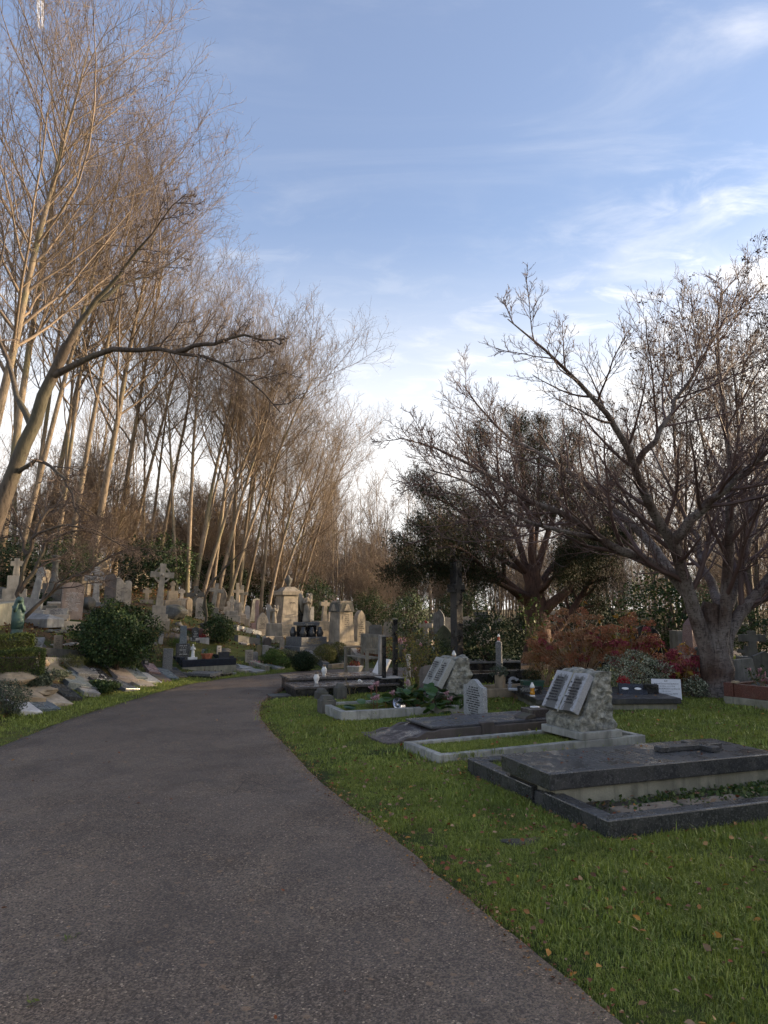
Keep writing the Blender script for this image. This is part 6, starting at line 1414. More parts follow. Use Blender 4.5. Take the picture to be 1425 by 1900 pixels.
# evergreen masses behind (copies share meshes)
HB = [shrub_parts(3800, 1.0, .95, .9, .10, EVD, 201, lump=.16, hole=.5, shell=.55), shrub_parts(3800, 1.1, .9, 1.0, .09, EV, 202, lump=.2, hole=.5, shell=.55)]
rr = random.Random(9)
for lab, u, d, s, k_ in [('broad dark holly mass under the yew beside the tall black cross', 905, 17.9, (.85, .8, .80), 0), ('ivy-clad evergreen clump around the yew trunk base', 990, 20.5, (.7, .8, .9), 0), ('low rounded dark evergreen in front of the tall black cross', 800, 19, (.75, .7, .45), 1),
                         ('wide grey-green evergreen behind the hydrangea and cherry', 1230, 24, (1.9, 1.2, 1.35), 1), ('dark evergreen behind the crosses right of the curved trunks', 455, 36, (1.4, 1, 1.4), 0), ('tall holly in the dark gap behind the cluster of white crosses', 410, 33, (1.3, 1, 1.3), 0),
                         ('dark evergreen behind the gold cross', 262, 25, (1.3, .9, 1.0), 0), ('evergreen bush right of the tall celtic cross', 310, 27, (1.1, .9, 1.0), 1), ('bright evergreen behind the column monument', 120, 23, (.8, .7, .9), 1), ('evergreen behind the white latin cross', 0, 23, (1.2, 1, .9), 0),
                         ('green shrub between the angel statue and the pedimented tomb', 588, 29, (.8, .7, 1.1), 1), ('small evergreen right of the tall gothic narrow stone', 684, 31, (.9, .7, .9), 1), ('light green bush far behind the slim pillars', 760, 27, (1.2, .8, .9), 1),
                         ('bright bush behind the dark stone cross at right', 1400, 23, (1.2, .9, .75), 1), ('dark evergreen dome right of the yew trunk', 1085, 23, (1.5, 1, 1.2), 0), ('evergreen at the foot of the furthest bare spreading tree', 545, 37, (1.3, 1, 1.1), 0)]:
    shrub('evergreen_shrub', lab, at(u, d), HB[k_], rr.uniform(0, 6), s)
for i in range(10):
    u = rr.uniform(-60, 1480); d = rr.uniform(38, 58); s = rr.uniform(.9, 1.8)
    shrub('evergreen_shrub', 'dim evergreen shrub at the foot of the far trees', at(u, d), HB[i % 2], rr.uniform(0, 6), (s, s, s * .8), group='far evergreen shrubs')
# evergreens outside the picture on the right, whose shade falls over the lawn and the path
BIG = shrub_parts(16000, 1.0, 1.0, 1.0, .17, EVD, 301, lump=.12, hole=.12, shell=.35, lift=.0)
for x, y, s in [(16, -9, 2.6), (16, -4.5, 2.7), (16.5, .5, 2.5), (16.2, 5, 2.6), (16.6, 9.2, 2.6), (20, -1, 3.0), (20.5, 6, 2.9), (17.5, 13.2, 3.6), (21.5, 11, 3.2), (20, 17.0, 3.2), (26, 3, 3.4)]:
    shrub('evergreen_tree', 'dense evergreen tree of the belt along the lawn', on(x, y), BIG, rr.uniform(0, 6), (s * .8, s * .8, s), cat='tree', group='evergreen belt beside the lawn')
for i, (x, y, s) in enumerate([(30, 18, .8), (26, 22, .8), (34, 12, .85), (33, 24, .8), (38, 18, .8), (29, 27, .8), (40, 28, .8), (36, 6, .8)]):
    plant('wood3', on(x, y), 'dark bare tree east of the lawn', group='dark bare trees east of the lawn', rz=i * 1.3, sc=(s, s, s))
# ------------------------------------------------------------------ hydrangea: stems with flower heads
def hydrangea(name, lab, p, R_, hts, nheads, seed, cols, leafm, nleaf=500, hs_=.105, lean=(0, 0)):
    rng = np.random.default_rng(seed); t = thing(name, lab, 'hydrangea', p)
    n = nheads; a = rng.uniform(0, 6.28, n); r_ = R_ * np.sqrt(rng.random(n)); hh_ = rng.uniform(hts[0], hts[1], n) * (1 - .35 * (r_ / R_) ** 2)
    S_ = np.zeros((n, 6, 3))
    for k_ in range(6):
        q = k_ / 5; S_[:, k_, 0] = (np.cos(a) * r_ * 1.0) * q ** 1.2 + rng.normal(0, .015, n) + lean[0] * q; S_[:, k_, 1] = np.sin(a) * r_ * .6 * q ** 1.2 + rng.normal(0, .015, n); S_[:, k_, 2] = hh_ * q ** .85 - .03 * (k_ == 0)
    Ss = (S_, np.linspace(1, .5, 6)[None] * np.full((n, 1), .009))
    T_ = grow(Ss, 4, .35, 1, 35, .28, .2, 4, .7, .003, .4, .12, rng)
    V, Q = tubes_np([Ss, T_], 4); link('stems', mesh_np('stems', V, Q, True, [plain('straw_stem', (.34, .23, .15), .8, var=.3)]), t)['kind'] = 'stuff'
    heads = []
    for ci, (m, share) in enumerate(cols):
        d = rng.normal(0, 1, (230, 3)); d /= np.linalg.norm(d, axis=1, keepdims=True); d = d[d[:, 2] > -.6]
        A, Q = leaves_np(d * hs_ * rng.uniform(.78, 1.0, (len(d), 1)), hs_ * .27, rng, .95, .6, nrm=d); heads.append(mesh_np('flower_head', A, Q, False, [m]))
    cs = np.cumsum([c_[1] for c_ in cols]); tips = np.concatenate([S_[:, -1], T_[0][::6, -1]])[:290]
    for q in tips:
        k_ = int(np.searchsorted(cs, rng.random() * cs[-1])); s = rng.uniform(.6, 1.25); o = link('flower_head', heads[k_], t, tuple(q), rng.uniform(0, 6)); o.scale = (s, s, s * .8)
    e = T_[0][rng.choice(len(T_[0]), nleaf), 2]; A, Q = leaves_np(e, .11, rng, .5, .5, droop=.8); link('leaves', mesh_np('leaves', A, Q, False, [leafm]), t)['kind'] = 'stuff'
    return t
HBROWN = leafmat('dried_floret', [(0, (.22, .11, .055)), (.5, (.34, .18, .09)), (1, (.46, .28, .16))], .75, .15)
HRUST = leafmat('rust_floret', [(0, (.26, .10, .055)), (.5, (.40, .17, .09)), (1, (.30, .16, .09))], .75, .15)
HRED = leafmat('crimson_floret', [(0, (.16, .02, .035)), (.5, (.30, .05, .075)), (1, (.42, .12, .14))], .7, .15)
HLEAF = leafmat('hydrangea_autumn_leaf', [(0, (.10, .045, .02)), (.45, (.20, .10, .025)), (.8, (.36, .24, .04)), (1, (.10, .12, .03))], .6, .25)
hydrangea('hydrangea', 'large sprawling hydrangea of dried rust-brown flower heads under the yew', at(1075, 14.3) , .95, (.8, 1.6), 62, 1, [(HBROWN, 3), (HRUST, 3), (HRED, .5)], HLEAF, 160)
hydrangea('hydrangea', 'hydrangea with mixed crimson heads and yellow leaves in the middle of the bed', at(1165, 13.9), .75, (.75, 1.45), 44, 2, [(HRED, 3), (HRUST, 2.4), (HBROWN, 1)], HLEAF, 420)
hydrangea('hydrangea', 'low hydrangea with crimson heads and yellow leaves beside the cherry trunk', at(1262, 13.2), .50, (.4, .95), 26, 3, [(HRED, 3), (HRUST, 1.5)], HLEAF, 260)
hydrangea('hydrangea', 'straggling half-bare hydrangea sprawl of brown heads left of the main mass', at(1010, 14.6), .55, (.5, 1.1), 22, 4, [(HBROWN, 4), (HRUST, 1)], HLEAF, 60)
VAR = leafmat('variegated_leaf', [(0, (.05, .07, .04)), (.45, (.13, .16, .10)), (.7, (.36, .38, .27)), (1, (.45, .46, .34))], .55, .12)
bush('silvery variegated euonymus mound beneath the crimson hydrangea', 1178, 1290, 130, 76, VAR, 130, 6500, .035, .5, d=13.1, lump=.2)
bush('small variegated euonymus tuft at the foot of the cherry trunk', 1282, 1292, 46, 40, VAR, 131, 1500, .035, .5, d=12.9, lump=.2)
# roses and tall straggly plants
def stalks(name, lab, p, n, h_, spread, seed, leafm, nleaf, lsize, blooms=(), cat='plant', asp=.5):
    rng = np.random.default_rng(seed); t = thing(name, lab, cat, p); S_ = np.zeros((n, 6, 3)); a = rng.uniform(0, 6.28, n); r_ = spread * rng.random(n) ** .6; hh_ = h_ * rng.uniform(.55, 1, n)
    for k_ in range(6):
        q = k_ / 5; S_[:, k_, 0] = np.cos(a) * r_ * (.25 + .75 * q) + rng.normal(0, .012, n); S_[:, k_, 1] = np.sin(a) * r_ * (.25 + .75 * q) + rng.normal(0, .012, n); S_[:, k_, 2] = hh_ * q - .03 * (k_ == 0)
    Ss = (S_, np.linspace(1, .4, 6)[None] * np.full((n, 1), .006)); T_ = grow(Ss, 6, .2, 1, 45, .28, .2, 4, .7, .0025, .4, .14, rng)
    V, Q = tubes_np([Ss, T_], 4); link('stems', mesh_np('stems', V, Q, True, [plain('green_brown_stem', (.14, .11, .05), .8, var=.3)]), t)['kind'] = 'stuff'
    e = T_[0].reshape(-1, 3); e = e[rng.choice(len(e), nleaf)] + rng.normal(0, .02, (nleaf, 3)); A, Q = leaves_np(e, lsize, rng, asp, .5, droop=.3); link('leaves', mesh_np('leaves', A, Q, False, [leafm]), t)['kind'] = 'stuff'
    for m, cnt, sz in blooms:
        d = rng.normal(0, 1, (26, 3)); d /= np.linalg.norm(d, axis=1, keepdims=True); A, Q = leaves_np(d * sz * .4, sz * .8, rng, 1.0, .8, nrm=d); me = mesh_np('bloom', A, Q, False, [m])
        for q in T_[0][rng.choice(len(T_[0]), cnt), -1]: link('bloom', me, t, tuple(q))
    return t
YEL = leafmat('yellowing_leaf', [(0, (.06, .08, .02)), (.5, (.16, .16, .035)), (.85, (.30, .24, .05)), (1, (.20, .06, .03))], .6, .25)
stalks('rose_bush', 'tall straggly rose bush with yellowing leaves behind the weathered brown headstone', at(778, 12.6), 26, ht(778, 1168, 12.6), .42, 1, YEL, 900, .045, [(PINKP, 4, .03), (REDP, 2, .03)], 'rose bush')
stalks('rose_bush', 'lower yellow-green rose stems against the leaning open-book stone', at(818, 12.3), 14, ht(818, 1205, 12.3), .25, 2, YEL, 420, .045, [(PINKP, 2, .03)], 'rose bush')
stalks('rose_bush', 'small pink rose bush blooming in the red granite grave', loc2(RR0, RA, .42, .42, .28), 9, .36, .20, 3, EV, 160, .05, [(PINKP, 9, .032)], 'rose bush')
stalks('vine', 'yellow-leaved climber on the yew trunk', on(P(985, 1130, 18.6)[0], 18.6), 8, ht(985, 1105, 18.6), .28, 4, LGT, 260, .11, (), 'climber')
stalks('bare_bush', 'bare pale stems of a pruned bush right of the holly', bk(312, 1196), 14, .75, .3, 5, dead_leaf, 20, .04, (), 'bush')
stalks('bare_bush', 'bare briar stems standing in front of the black double grave', loc2(E0, EA, 1.0, -.25), 5, .38, .30, 6, dead_leaf, 6, .03, (), 'bush')
stalks('bare_bush', 'dry pale dead stems in front of the yew trunk', on(P(1002, 1130, 15.6)[0], 15.6), 16, 1.3, .35, 7, dead_leaf, 60, .07, (), 'bush')
# bergenia in the white kerbed grave: big round leaves, each one its own object
rng = np.random.default_rng(55)
def big_leaf_mesh(m):
    vs, fs = [(0, 0, 0)], []; nn = 11
    for rr_, zz_ in ((.5, .012), (1.0, -.006)):
        for i in range(nn):
            a = math.pi * 2 * i / nn; x = .5 + .5 * rr_ * math.cos(a + math.pi); y = .40 * rr_ * math.sin(a); vs.append((x, y, zz_ * 2 + .05 * abs(y) + .10 * x - .16 * x * x))
    vs[0] = (.5, 0, 0 + .05 - .04 - .01)
    for i in range(nn): j = (i + 1) % nn; fs.append([0, 1 + i, 1 + j]); fs.append([1 + i, 1 + nn + i, 1 + nn + j, 1 + j])
    return mesh_np('leaf', vs, fs, True, [m])
BL = [big_leaf_mesh(leafmat('bergenia_%s' % q, [(0, c), (1, k3(c, 1.2))], .3, .12)) for q, c in (('green', (.035, .075, .02)), ('mid', (.055, .10, .028)), ('yellowish', (.14, .17, .035)), ('rusty', (.13, .05, .025)))]
bg_ = thing('bergenia', 'elephant-ear plant with large round leaves spilling over the white kerb', 'plant', loc2(D0, DA, 1.45, .45, .10), DA)
for i in range(150):
    x = rng.normal(0, .42); y = rng.uniform(-.38, .38); z = .06 + .20 * rng.random() * math.exp(-x * x * 1.5); s = rng.uniform(.12, .22)
    if y < -.28: z = rng.uniform(-.05, .12); y = rng.uniform(-.56, -.36); x = rng.normal(.1, .2)
    o = link('leaf', BL[int(rng.choice([0, 0, 1, 1, 2, 3], p=[.25, .25, .25, .15, .07, .03]))], bg_, (x, y, z)); o.rotation_euler = (rng.normal(0, .35), rng.uniform(-.75, .35), rng.uniform(0, 6.28) if y > -.3 else rng.uniform(-2.4, -.7)); o.scale = (s, s * rng.uniform(.85, 1.1), s)
stt = B()
for i in range(40): x, y = rng.normal(0, .4), rng.uniform(-.35, .35); stt.tube([(x, y, -.02), (x * 1.05, y * 1.05, .14)], [.005, .004], 4)
stt.to('stalks', plain('reddish_stalk', (.16, .06, .03), .6), bg_)['kind'] = 'stuff'
d = rng.normal(0, 1, (30, 3)); d /= np.linalg.norm(d, axis=1, keepdims=True); A, Q = leaves_np(d * .022, .03, rng, .9, .5, nrm=d); fme = mesh_np('flower_cluster', A, Q, False, [leafmat('pale_pink_petal', [(0, (.35, .16, .20)), (1, (.55, .36, .38))], .5, .2)])
for x, y, z in [(-.52, -.1, .24), (-.75, .2, .30), (-.62, .3, .34), (-.70, .12, .36), (.3, -.3, .22), (.33, -.36, .14), (-.1, .3, .34), (-.90, -.30, .20), (-.86, -.34, .22)]:
    link('flower_cluster', fme, bg_, (x, y, z))
    B().tube([(x, y, 0), (x, y, z)], [.005, .004], 4).to('flower_stalk', STONES['reddish_stalk'], bg_)
tf = thing('fallen_vase', 'silver-grey flower holder tipped over in the turf among the elephant-ear leaves', 'vase', loc2(D0, DA, .95, .28, .13), R(30), rx=R(60)); B().lathe([(.03, 0), (.05, .04), (.10, .12), (.105, .125), (.02, .06)], 14).to('bowl', CHR, tf, True)
# blades of narrow leaves beside it
rngb = np.random.default_rng(5)
def blades(n, area, h0, h1_, w_, rng_, curve=.5):
    """tapering grass blades, area(n) -> xyz"""
    p = area(n); h_ = rng_.uniform(h0, h1_, n); a = rng_.uniform(0, 6.28, n); ln = rng_.uniform(.1, curve, n); dx, dy = np.cos(a), np.sin(a)
    V = np.zeros((n, 5, 3)); b2 = a + 1.57 + rng_.normal(0, .4, n); wx, wy = np.cos(b2) * w_ / 2, np.sin(b2) * w_ / 2
    V[:, 0] = p + np.c_[wx, wy, 0 * wx]; V[:, 1] = p - np.c_[wx, wy, 0 * wx]; m_ = p + np.c_[dx * h_ * ln * .35, dy * h_ * ln * .35, h_ * .6]
    V[:, 2] = m_ + np.c_[wx, wy, 0 * wx] * .75; V[:, 3] = m_ - np.c_[wx, wy, 0 * wx] * .75; V[:, 4] = p + np.c_[dx * h_ * ln, dy * h_ * ln, h_ * (1 - .3 * ln)]
    k_ = np.arange(n)[:, None] * 5; Fq = np.concatenate([k_ + np.array([[1, 0, 2]]), k_ + np.array([[1, 2, 3]]), k_ + np.array([[3, 2, 4]])]); return V.reshape(-1, 3), Fq
V, Q = blades(260, lambda n: np.c_[rngb.normal(0, .12, n), rngb.normal(0, .10, n), np.zeros(n)], .10, .20, .012, rngb, .9)
o = thing('daylily', 'tuft of narrow arching green leaves at the right of the elephant-ear plant', 'plant', loc2(D0, DA, 1.86, .18, .10)); link('leaves', mesh_np('leaves', V, Q, False, [LGT]), o)['kind'] = 'stuff'
# ================================================================== GRASS
def free(x, y):
    ok = np.ones(x.shape, bool)
    for ox, oy, an, x0, x1, y0, y1 in FP:
        c, s_ = math.cos(an), math.sin(an); dx, dy = x - ox, y - oy; lx, ly = dx * c + dy * s_, -dx * s_ + dy * c
        ok &= ~((lx > x0) & (lx < x1) & (ly > y0) & (ly < y1))
    return ok
GR, ntg, bg2 = mat('grass'); n = N(ntg)
oi = ntg.nodes.new('ShaderNodeObjectInfo')
gcol = n.ramp(n.rnd(), [(0, (.05, .075, .012)), (.4, (.14, .19, .028)), (.75, (.26, .32, .055)), (.92, (.38, .43, .11)), (.96, (.42, .36, .14)), (1, (.48, .38, .20))])
gcol = n.mix(n.rng(n.noise(.7, 4), .38, .62, 0, .6), gcol, n.mix(.5, gcol, (.22, .23, .035)))
gcol = n.mix(n.rng(n.noise(2.6, 3), .5, .7, 0, .55), gcol, (.10, .13, .035))
n.put(bg2.inputs['Base Color'], gcol); bg2.inputs['Roughness'].default_value = .42; bg2.inputs['Specular IOR Level'].default_value = .35
tr_ = ntg.nodes.new('ShaderNodeBsdfTranslucent'); ntg.links.new(gcol, tr_.inputs[0]); mx_ = ntg.nodes.new('ShaderNodeMixShader'); mx_.inputs[0].default_value = .3
ntg.links.new(bg2.outputs[0], mx_.inputs[1]); ntg.links.new(tr_.outputs[0], mx_.inputs[2]); ntg.links.new(mx_.outputs[0], ntg.nodes['Material Output'].inputs[0])
clumps = []
for i, (cnt, rad, h0, h1_, w_) in enumerate([(28, .055, .018, .052, .0060), (26, .06, .015, .045, .0055), (24, .05, .03, .085, .0058), (26, .10, .025, .07, .010)]):
    V, Q = blades(cnt, lambda n: np.c_[rngb.normal(0, rad, n), rngb.normal(0, rad, n), np.full(n, -.006)], h0, h1_, w_, rngb, .95)
    me = mesh_np('grass_tuft', V, Q, False, [GR]); clumps.append(bpy.data.objects.new('grass_tuft', me))
def scatter(name, pts, src, scl, rot_seed, label, cat='grass'):
    me = bpy.data.meshes.new(name); me.vertices.add(len(pts)); me.vertices.foreach_set('co', np.ascontiguousarray(pts, dtype=np.float32).ravel()); me.update()
    at_ = me.attributes.new('size', 'FLOAT', 'POINT'); at_.data.foreach_set('value', scl.astype(np.float32))
    o = link(name, me); tag(o, label, cat, kind='stuff')
    ng = bpy.data.node_groups.new(name + '_scatter', 'GeometryNodeTree'); ng.interface.new_socket('Geometry', in_out='INPUT', socket_type='NodeSocketGeometry'); ng.interface.new_socket('Geometry', in_out='OUTPUT', socket_type='NodeSocketGeometry')
    gi, go = ng.nodes.new('NodeGroupInput'), ng.nodes.new('NodeGroupOutput'); L_ = ng.links
    mp = ng.nodes.new('GeometryNodeMeshToPoints'); L_.new(gi.outputs[0], mp.inputs[0]); ip = ng.nodes.new('GeometryNodeInstanceOnPoints'); L_.new(mp.outputs[0], ip.inputs[0])
    ob = ng.nodes.new('GeometryNodeObjectInfo'); ob.inputs['Object'].default_value = src; L_.new(ob.outputs['Geometry'], ip.inputs['Instance'])
    rv = ng.nodes.new('FunctionNodeRandomValue'); rv.data_type = 'FLOAT_VECTOR'; rv.inputs[0].default_value = (-.12, -.12, 0); rv.inputs[1].default_value = (.12, .12, 6.283); rv.inputs['Seed'].default_value = rot_seed; L_.new(rv.outputs[0], ip.inputs['Rotation'])
    na = ng.nodes.new('GeometryNodeInputNamedAttribute'); na.data_type = 'FLOAT'; na.inputs['Name'].default_value = 'size'; L_.new(na.outputs['Attribute'], ip.inputs['Scale'])
    L_.new(ip.outputs[0], go.inputs[0]); md = o.modifiers.new('scatter', 'NODES'); md.node_group = ng; return o
rng = np.random.default_rng(99)
def cand(n, x0, x1, y0, y1):
    x, y = rng.uniform(x0, x1, n), rng.uniform(y0, y1, n); vis = np.abs(x) < y * .60 + .8; x, y = x[vis], y[vis]
    rr_ = -sdist(RC, x, y); ll = sdist(LC, x, y); return x, y, rr_, ll
def lawn(n, x0, x1, y0, y1, src, name, smin, smax, seed, edge=.0, side='r'):
    x, y, r_, l_ = cand(n, x0, x1, y0, y1); s_ = r_ if side == 'r' else l_
    e = s_ + .015 * vnoise(x, y, 7, seed) + .03 * vnoise(x, y, 23, seed) + rng.normal(0, .045, len(x))
    ok = (e > edge) & free(x, y) & (rng.random(len(x)) < np.clip(.25 + e * 2.2, 0, 1)) 
    thin = vnoise(x, y, 2.3, 4) + .5 * vnoise(x, y, 9, 5) > .60; ok &= ~(thin & (rng.random(len(x)) < .8))
    if side == 'l': ok &= rng.random(len(x)) < np.clip(1.6 - l_ * .95, .05, 1)
    x, y, e = x[ok], y[ok], e[ok]; z = hgt(x, y)
    lush = .72 + .42 * vnoise(x, y, 1.7, 3) + .40 * vnoise(x, y, 6.5, 1)
    sc = np.clip(lush, .45, 1.5) * rng.uniform(smin, smax, len(x)) * np.clip(.55 + e * .9, .5, 1)
    sc *= np.where(rng.random(len(x)) < .03, 1.5, 1)
    return scatter(name, np.c_[x, y, z], src, sc, seed, 'mown winter grass of the lawn and verges')
lawn(26000, -.5, 5.5, 2.2, 7.5, clumps[0], 'grass', .8, 1.15, 1)
lawn(20000, -.5, 5.5, 2.2, 7.5, clumps[1], 'grass', .8, 1.2, 2)
lawn(3000, -.5, 5.5, 2.2, 7.5, clumps[2], 'grass', .7, 1.2, 3)
lawn(26000, -2.6, 8.5, 7.2, 14, clumps[0], 'grass', .9, 1.3, 4)
lawn(16000, -2.6, 9, 7.2, 17, clumps[3], 'grass', .7, 1.2, 5)
lawn(16000, -4, 16, 14, 34, clumps[3], 'grass', 1.0, 1.8, 6)
lawn(30000, -9.5, -1, 7, 19, clumps[3], 'grass', .6, 1.1, 7, side='l')
lawn(9000, -26, 2, 10, 36, clumps[3], 'grass', 1.0, 2.0, 8, side='l')
def inner(o_, ang, x0, x1, y0, y1, z, n, src, seed, smin=.7, smax=1.2, dens=None):
    lx, ly = rng.uniform(x0, x1, n), rng.uniform(y0, y1, n)
    if dens is not None: k_ = rng.random(n) < dens(lx, ly); lx, ly = lx[k_], ly[k_]
    c, s_ = math.cos(ang), math.sin(ang); x, y = o_[0] + c * lx - s_ * ly, o_[1] + s_ * lx + c * ly
    return scatter('grass', np.c_[x, y, np.full(len(x), z)], src, rng.uniform(smin, smax, len(x)), seed, 'short turf growing inside a kerbed grave')
inner(B0, BA, .10, 1.84, .09, .73, .075, 1500, clumps[1], 11, .6, 1.1); inner(B0, BA, .10, .7, .02, .3, .09, 60, clumps[2], 12)
inner(D0, DA, .12, 1.2, .12, .94, .095, 1700, clumps[1], 13, .6, 1.1)
inner(A0, AA, .14, 2.6, 1.47, 2.02, .11, 1400, clumps[0], 14, .8, 1.3); inner(A0, AA, .1, 2.6, 1.5, 2.1, .11, 130, clumps[2], 15)
inner(A0, AA, 1.2, 2.6, .13, .68, .05, 420, clumps[2], 16, .5, 1.0, lambda x, y: np.clip((x - 1.1) * .8, 0, 1)); inner(A0, AA, .2, 1.5, .5, .68, .04, 60, clumps[1], 17)
inner(A0, AA, -.12, 2.75, -.12, -.015, .0, 520, clumps[2], 18, .6, 1.15); inner(A0, AA, -.12, -.02, -.1, 2.2, .0, 380, clumps[2], 19, .5, 1.0)
inner(B0, BA, -.10, 2.8, -.10, -.02, .0, 300, clumps[2], 20, .4, .8); inner(B0, BA, -.10, -.02, -.05, .85, .0, 100, clumps[2], 21, .4, .8); inner(C0, CA, -.1, 1.4, -.12, -.03, .0, 120, clumps[2], 22, .4, .8); inner(D0, DA, -.1, 1.4, -.1, -.02, .0, 120, clumps[2], 23, .4, .8); inner(F0, FA, -.1, 2.3, -.1, -.02, .0, 120, clumps[2], 24, .4, .9)
WEED = leafmat('clover_leaf', [(0, (.03, .055, .015)), (.7, (.06, .095, .025)), (1, (.12, .14, .04))], .5, .15)
k_ = 2200; lx = rng.uniform(.15, 2.6, k_); ly = .14 + rng.beta(2.2, 1.3, k_) * .56; kk = rng.random(k_) < np.clip((lx - .1) * .55, .08, 1); lx, ly = lx[kk], ly[kk]; c, s_ = math.cos(AA), math.sin(AA)
A, Q = leaves_np(np.c_[A0[0] + c * lx - s_ * ly, A0[1] + s_ * lx + c * ly, .075 + rng.random(len(lx)) * .035], .035, rng, .8, .4); tag(link('weeds', mesh_np('weeds', A, Q, False, [WEED])), 'small green weeds growing in the bed of the near dark grave', 'weeds', kind='stuff')
# low ground cover and ivy over the bank
def cover(nm, lab, n, box, size, m, dens, zoff=.0, asp=.6):
    x, y, r_, l_ = cand(n, *box); ok = (l_ > .9) & free(x, y) & (rng.random(len(x)) < dens(x, y, l_)); x, y = x[ok], y[ok]
    A, Q = leaves_np(np.c_[x, y, hgt(x, y) + rng.random(len(x)) * .05 + zoff], size, rng, asp, .5); return tag(link(nm, mesh_np(nm, A, Q, False, [m])), lab, 'ground cover', kind='stuff')
cover('ivy', 'ivy and weeds creeping over the bank', 70000, (-20, 2, 9, 34), .055, leafmat('ivy_leaf', [(0, (.02, .035, .012)), (.7, (.045, .065, .02)), (1, (.10, .11, .03))], .45, .1), lambda x, y, l: np.clip(vnoise(x, y, 1.1, 6) * 1.3 + .15, 0, 1))
LIT = leafmat('leaf_litter', [(0, (.04, .022, .014)), (.4, (.10, .045, .022)), (.7, (.16, .08, .035)), (.92, (.26, .14, .05)), (1, (.30, .22, .11))], .75, .1)
cover('leaf_litter', 'dead brown leaves lying all over the bank', 90000, (-22, 3, 9, 38), .065, LIT, lambda x, y, l: np.clip(.55 - vnoise(x, y, 1.0, 6), .05, 1), .0, .7)
# ------------------------------------------------------------------ fallen leaves on the lawn and the path
def fallen(lab, x, y, z, size, m):
    nrm = np.tile(np.array([0, 0, 1.0]), (len(x), 1)); n_ = len(x); a = rng.uniform(0, 6.28, n_); d = np.c_[np.cos(a), np.sin(a), rng.normal(0, .28, n_)]; d /= np.linalg.norm(d, axis=1, keepdims=True)
    s = np.cross(d, nrm + rng.normal(0, .4, (n_, 3))); s /= np.linalg.norm(s, axis=1, keepdims=True); u = np.cross(s, d); sz = (size * rng.uniform(.5, 1.35, n_))[:, None]
    p = np.c_[x, y, z]; V = np.stack([p, p + d * sz * .32 + s * sz * .32 + u * sz * .10, p + d * sz * .62 + s * sz * .26 + u * sz * .13, p + d * sz, p + d * sz * .62 - s * sz * .26 + u * sz * .13, p + d * sz * .32 - s * sz * .32 + u * sz * .10, p + d * sz * .5], 1).reshape(-1, 3)
    k_ = np.arange(n_)[:, None] * 7; Fq = np.concatenate([k_ + np.array([[6, i, (i + 1) % 6]]) for i in range(6)]); return tag(link('fallen_leaves', mesh_np('fallen_leaves', V, Fq, False, [m])), lab, 'fallen leaves', kind='stuff')
FL = leafmat('fallen_leaf', [(0, (.10, .05, .03)), (.16, (.16, .065, .03)), (.34, (.24, .07, .025)), (.5, (.20, .12, .075)), (.66, (.42, .19, .03)), (.82, (.36, .25, .15)), (1, (.18, .11, .06))], .6, .15)
x, y, r_, l_ = cand(4600, -.5, 5.5, 2.3, 7.5); ok = (r_ > .03) & free(x, y) & (rng.random(len(x)) < .35 + .5 * (vnoise(x, y, 2.6, 8) > .2)); fallen('yellow, rust and brown leaves scattered on the near lawn', x[ok], y[ok], hgt(x[ok], y[ok]) + rng.uniform(.022, .05, ok.sum()), .035, FL)
x, y, r_, l_ = cand(5200, -2.6, 9, 7.2, 18); ok = (r_ > .03) & free(x, y) & (rng.random(len(x)) < .4); fallen('leaves scattered on the lawn further back', x[ok], y[ok], hgt(x[ok], y[ok]) + rng.uniform(.02, .045, ok.sum()), .05, FL)
x, y, r_, l_ = cand(150000, -4.6, 4, 2.3, 18); e = np.minimum(np.abs(r_), np.abs(l_)); e2 = np.abs(r_ - .02); ok = (rng.random(len(x)) < 1.0 * np.exp(-(e2 / .085) ** 2) + .35 * np.exp(-((l_ - .0) / .10) ** 2)); fallen('small leaf crumbs collected along the path edges', x[ok], y[ok], hgt(x[ok], y[ok]) + .012 + rng.uniform(0, .012, ok.sum()), .018, FL)
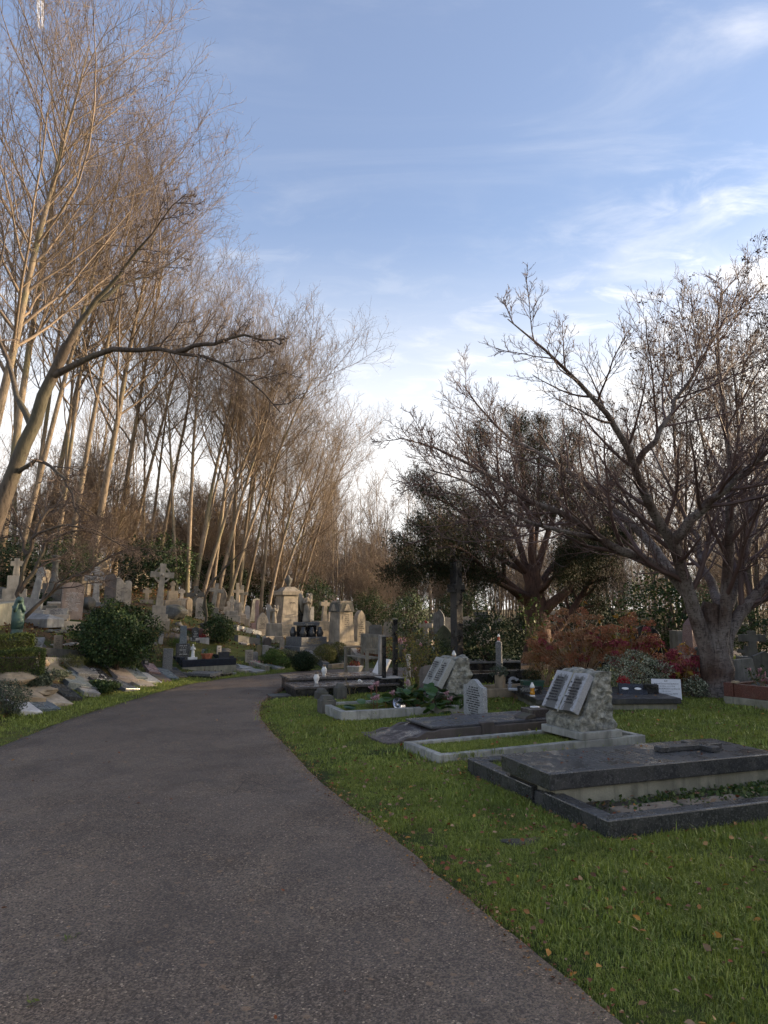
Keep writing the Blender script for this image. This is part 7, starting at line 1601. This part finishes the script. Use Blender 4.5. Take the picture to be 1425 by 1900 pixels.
x, y, r_, l_ = cand(1300, -4.6, 4, 2.3, 18); ok = (r_ < -.1) & (l_ < -.1) & (rng.random(len(x)) < .22); fallen('few stray leaves on the tarmac path', x[ok], y[ok], np.full(ok.sum(), .034), .028, FL)
def on_slab(o_, an, x0, x1, y0, y1, z, n_, size, lab='leaves lying on the stones'):
    lx, ly = rng.uniform(x0, x1, n_), rng.uniform(y0, y1, n_); c, s_ = math.cos(an), math.sin(an); return fallen(lab, o_[0] + c * lx - s_ * ly, o_[1] + s_ * lx + c * ly, np.full(n_, z + .003), size, FL)
on_slab(A0, AA, .1, 2.3, .72, 1.42, .333, 34, .028, 'few leaves lying on the near dark granite slab'); on_slab(A0, AA, .2, 2.6, .18, .7, .10, 70, .045, 'dead leaves in the bed of the near dark grave'); on_slab(F0, FA, .1, 2.2, .1, 1.6, .216, 90, .035, 'leaves strewn over the wide black grave')
on_slab(A0, AA, -.28, -.02, .1, 2.2, .035, 90, .042, 'leaves drifted against the left kerb of the near dark grave'); on_slab(A0, AA, -.55, -.1, .0, .5, .03, 60, .045, 'brown leaves gathered by the mossy stone'); on_slab(B0, BA, -.2, -.02, -.1, .9, .035, 30, .035, 'leaves drifted against the pale kerbed grave')
on_slab(B0, BA, .15, 1.8, .12, .7, .10, 26, .04, 'leaves on the turf of the pale kerbed grave'); on_slab(C0, CA, .7, 2.4, .1, .7, .201, 12, .03, 'leaves on the lid of the brown grave')
GP = leafmat('green_sprig', [(0, (.10, .14, .04)), (1, (.16, .19, .06))], .6, .2)
for i, (u, v) in enumerate([(126, 1756), (60, 1876)]):
    p = flat(u, v); q = np.array([[p[0], p[1], .035]]) + np.c_[rng.normal(0, .022, (12, 2)), np.zeros(12)]; A, Q = leaves_np(q, .03, rng, .3, .3); o = thing('green_sprig', ['green leaf sprig dropped on the path', 'second green sprig nearest the bottom edge of the path'][i], 'sprig', (0, 0, 0)); link('leaves', mesh_np('leaves', A, Q, False, [GP]), o)['kind'] = 'stuff'
# scraped soil along the right edge
bpy.context.view_layer.update()
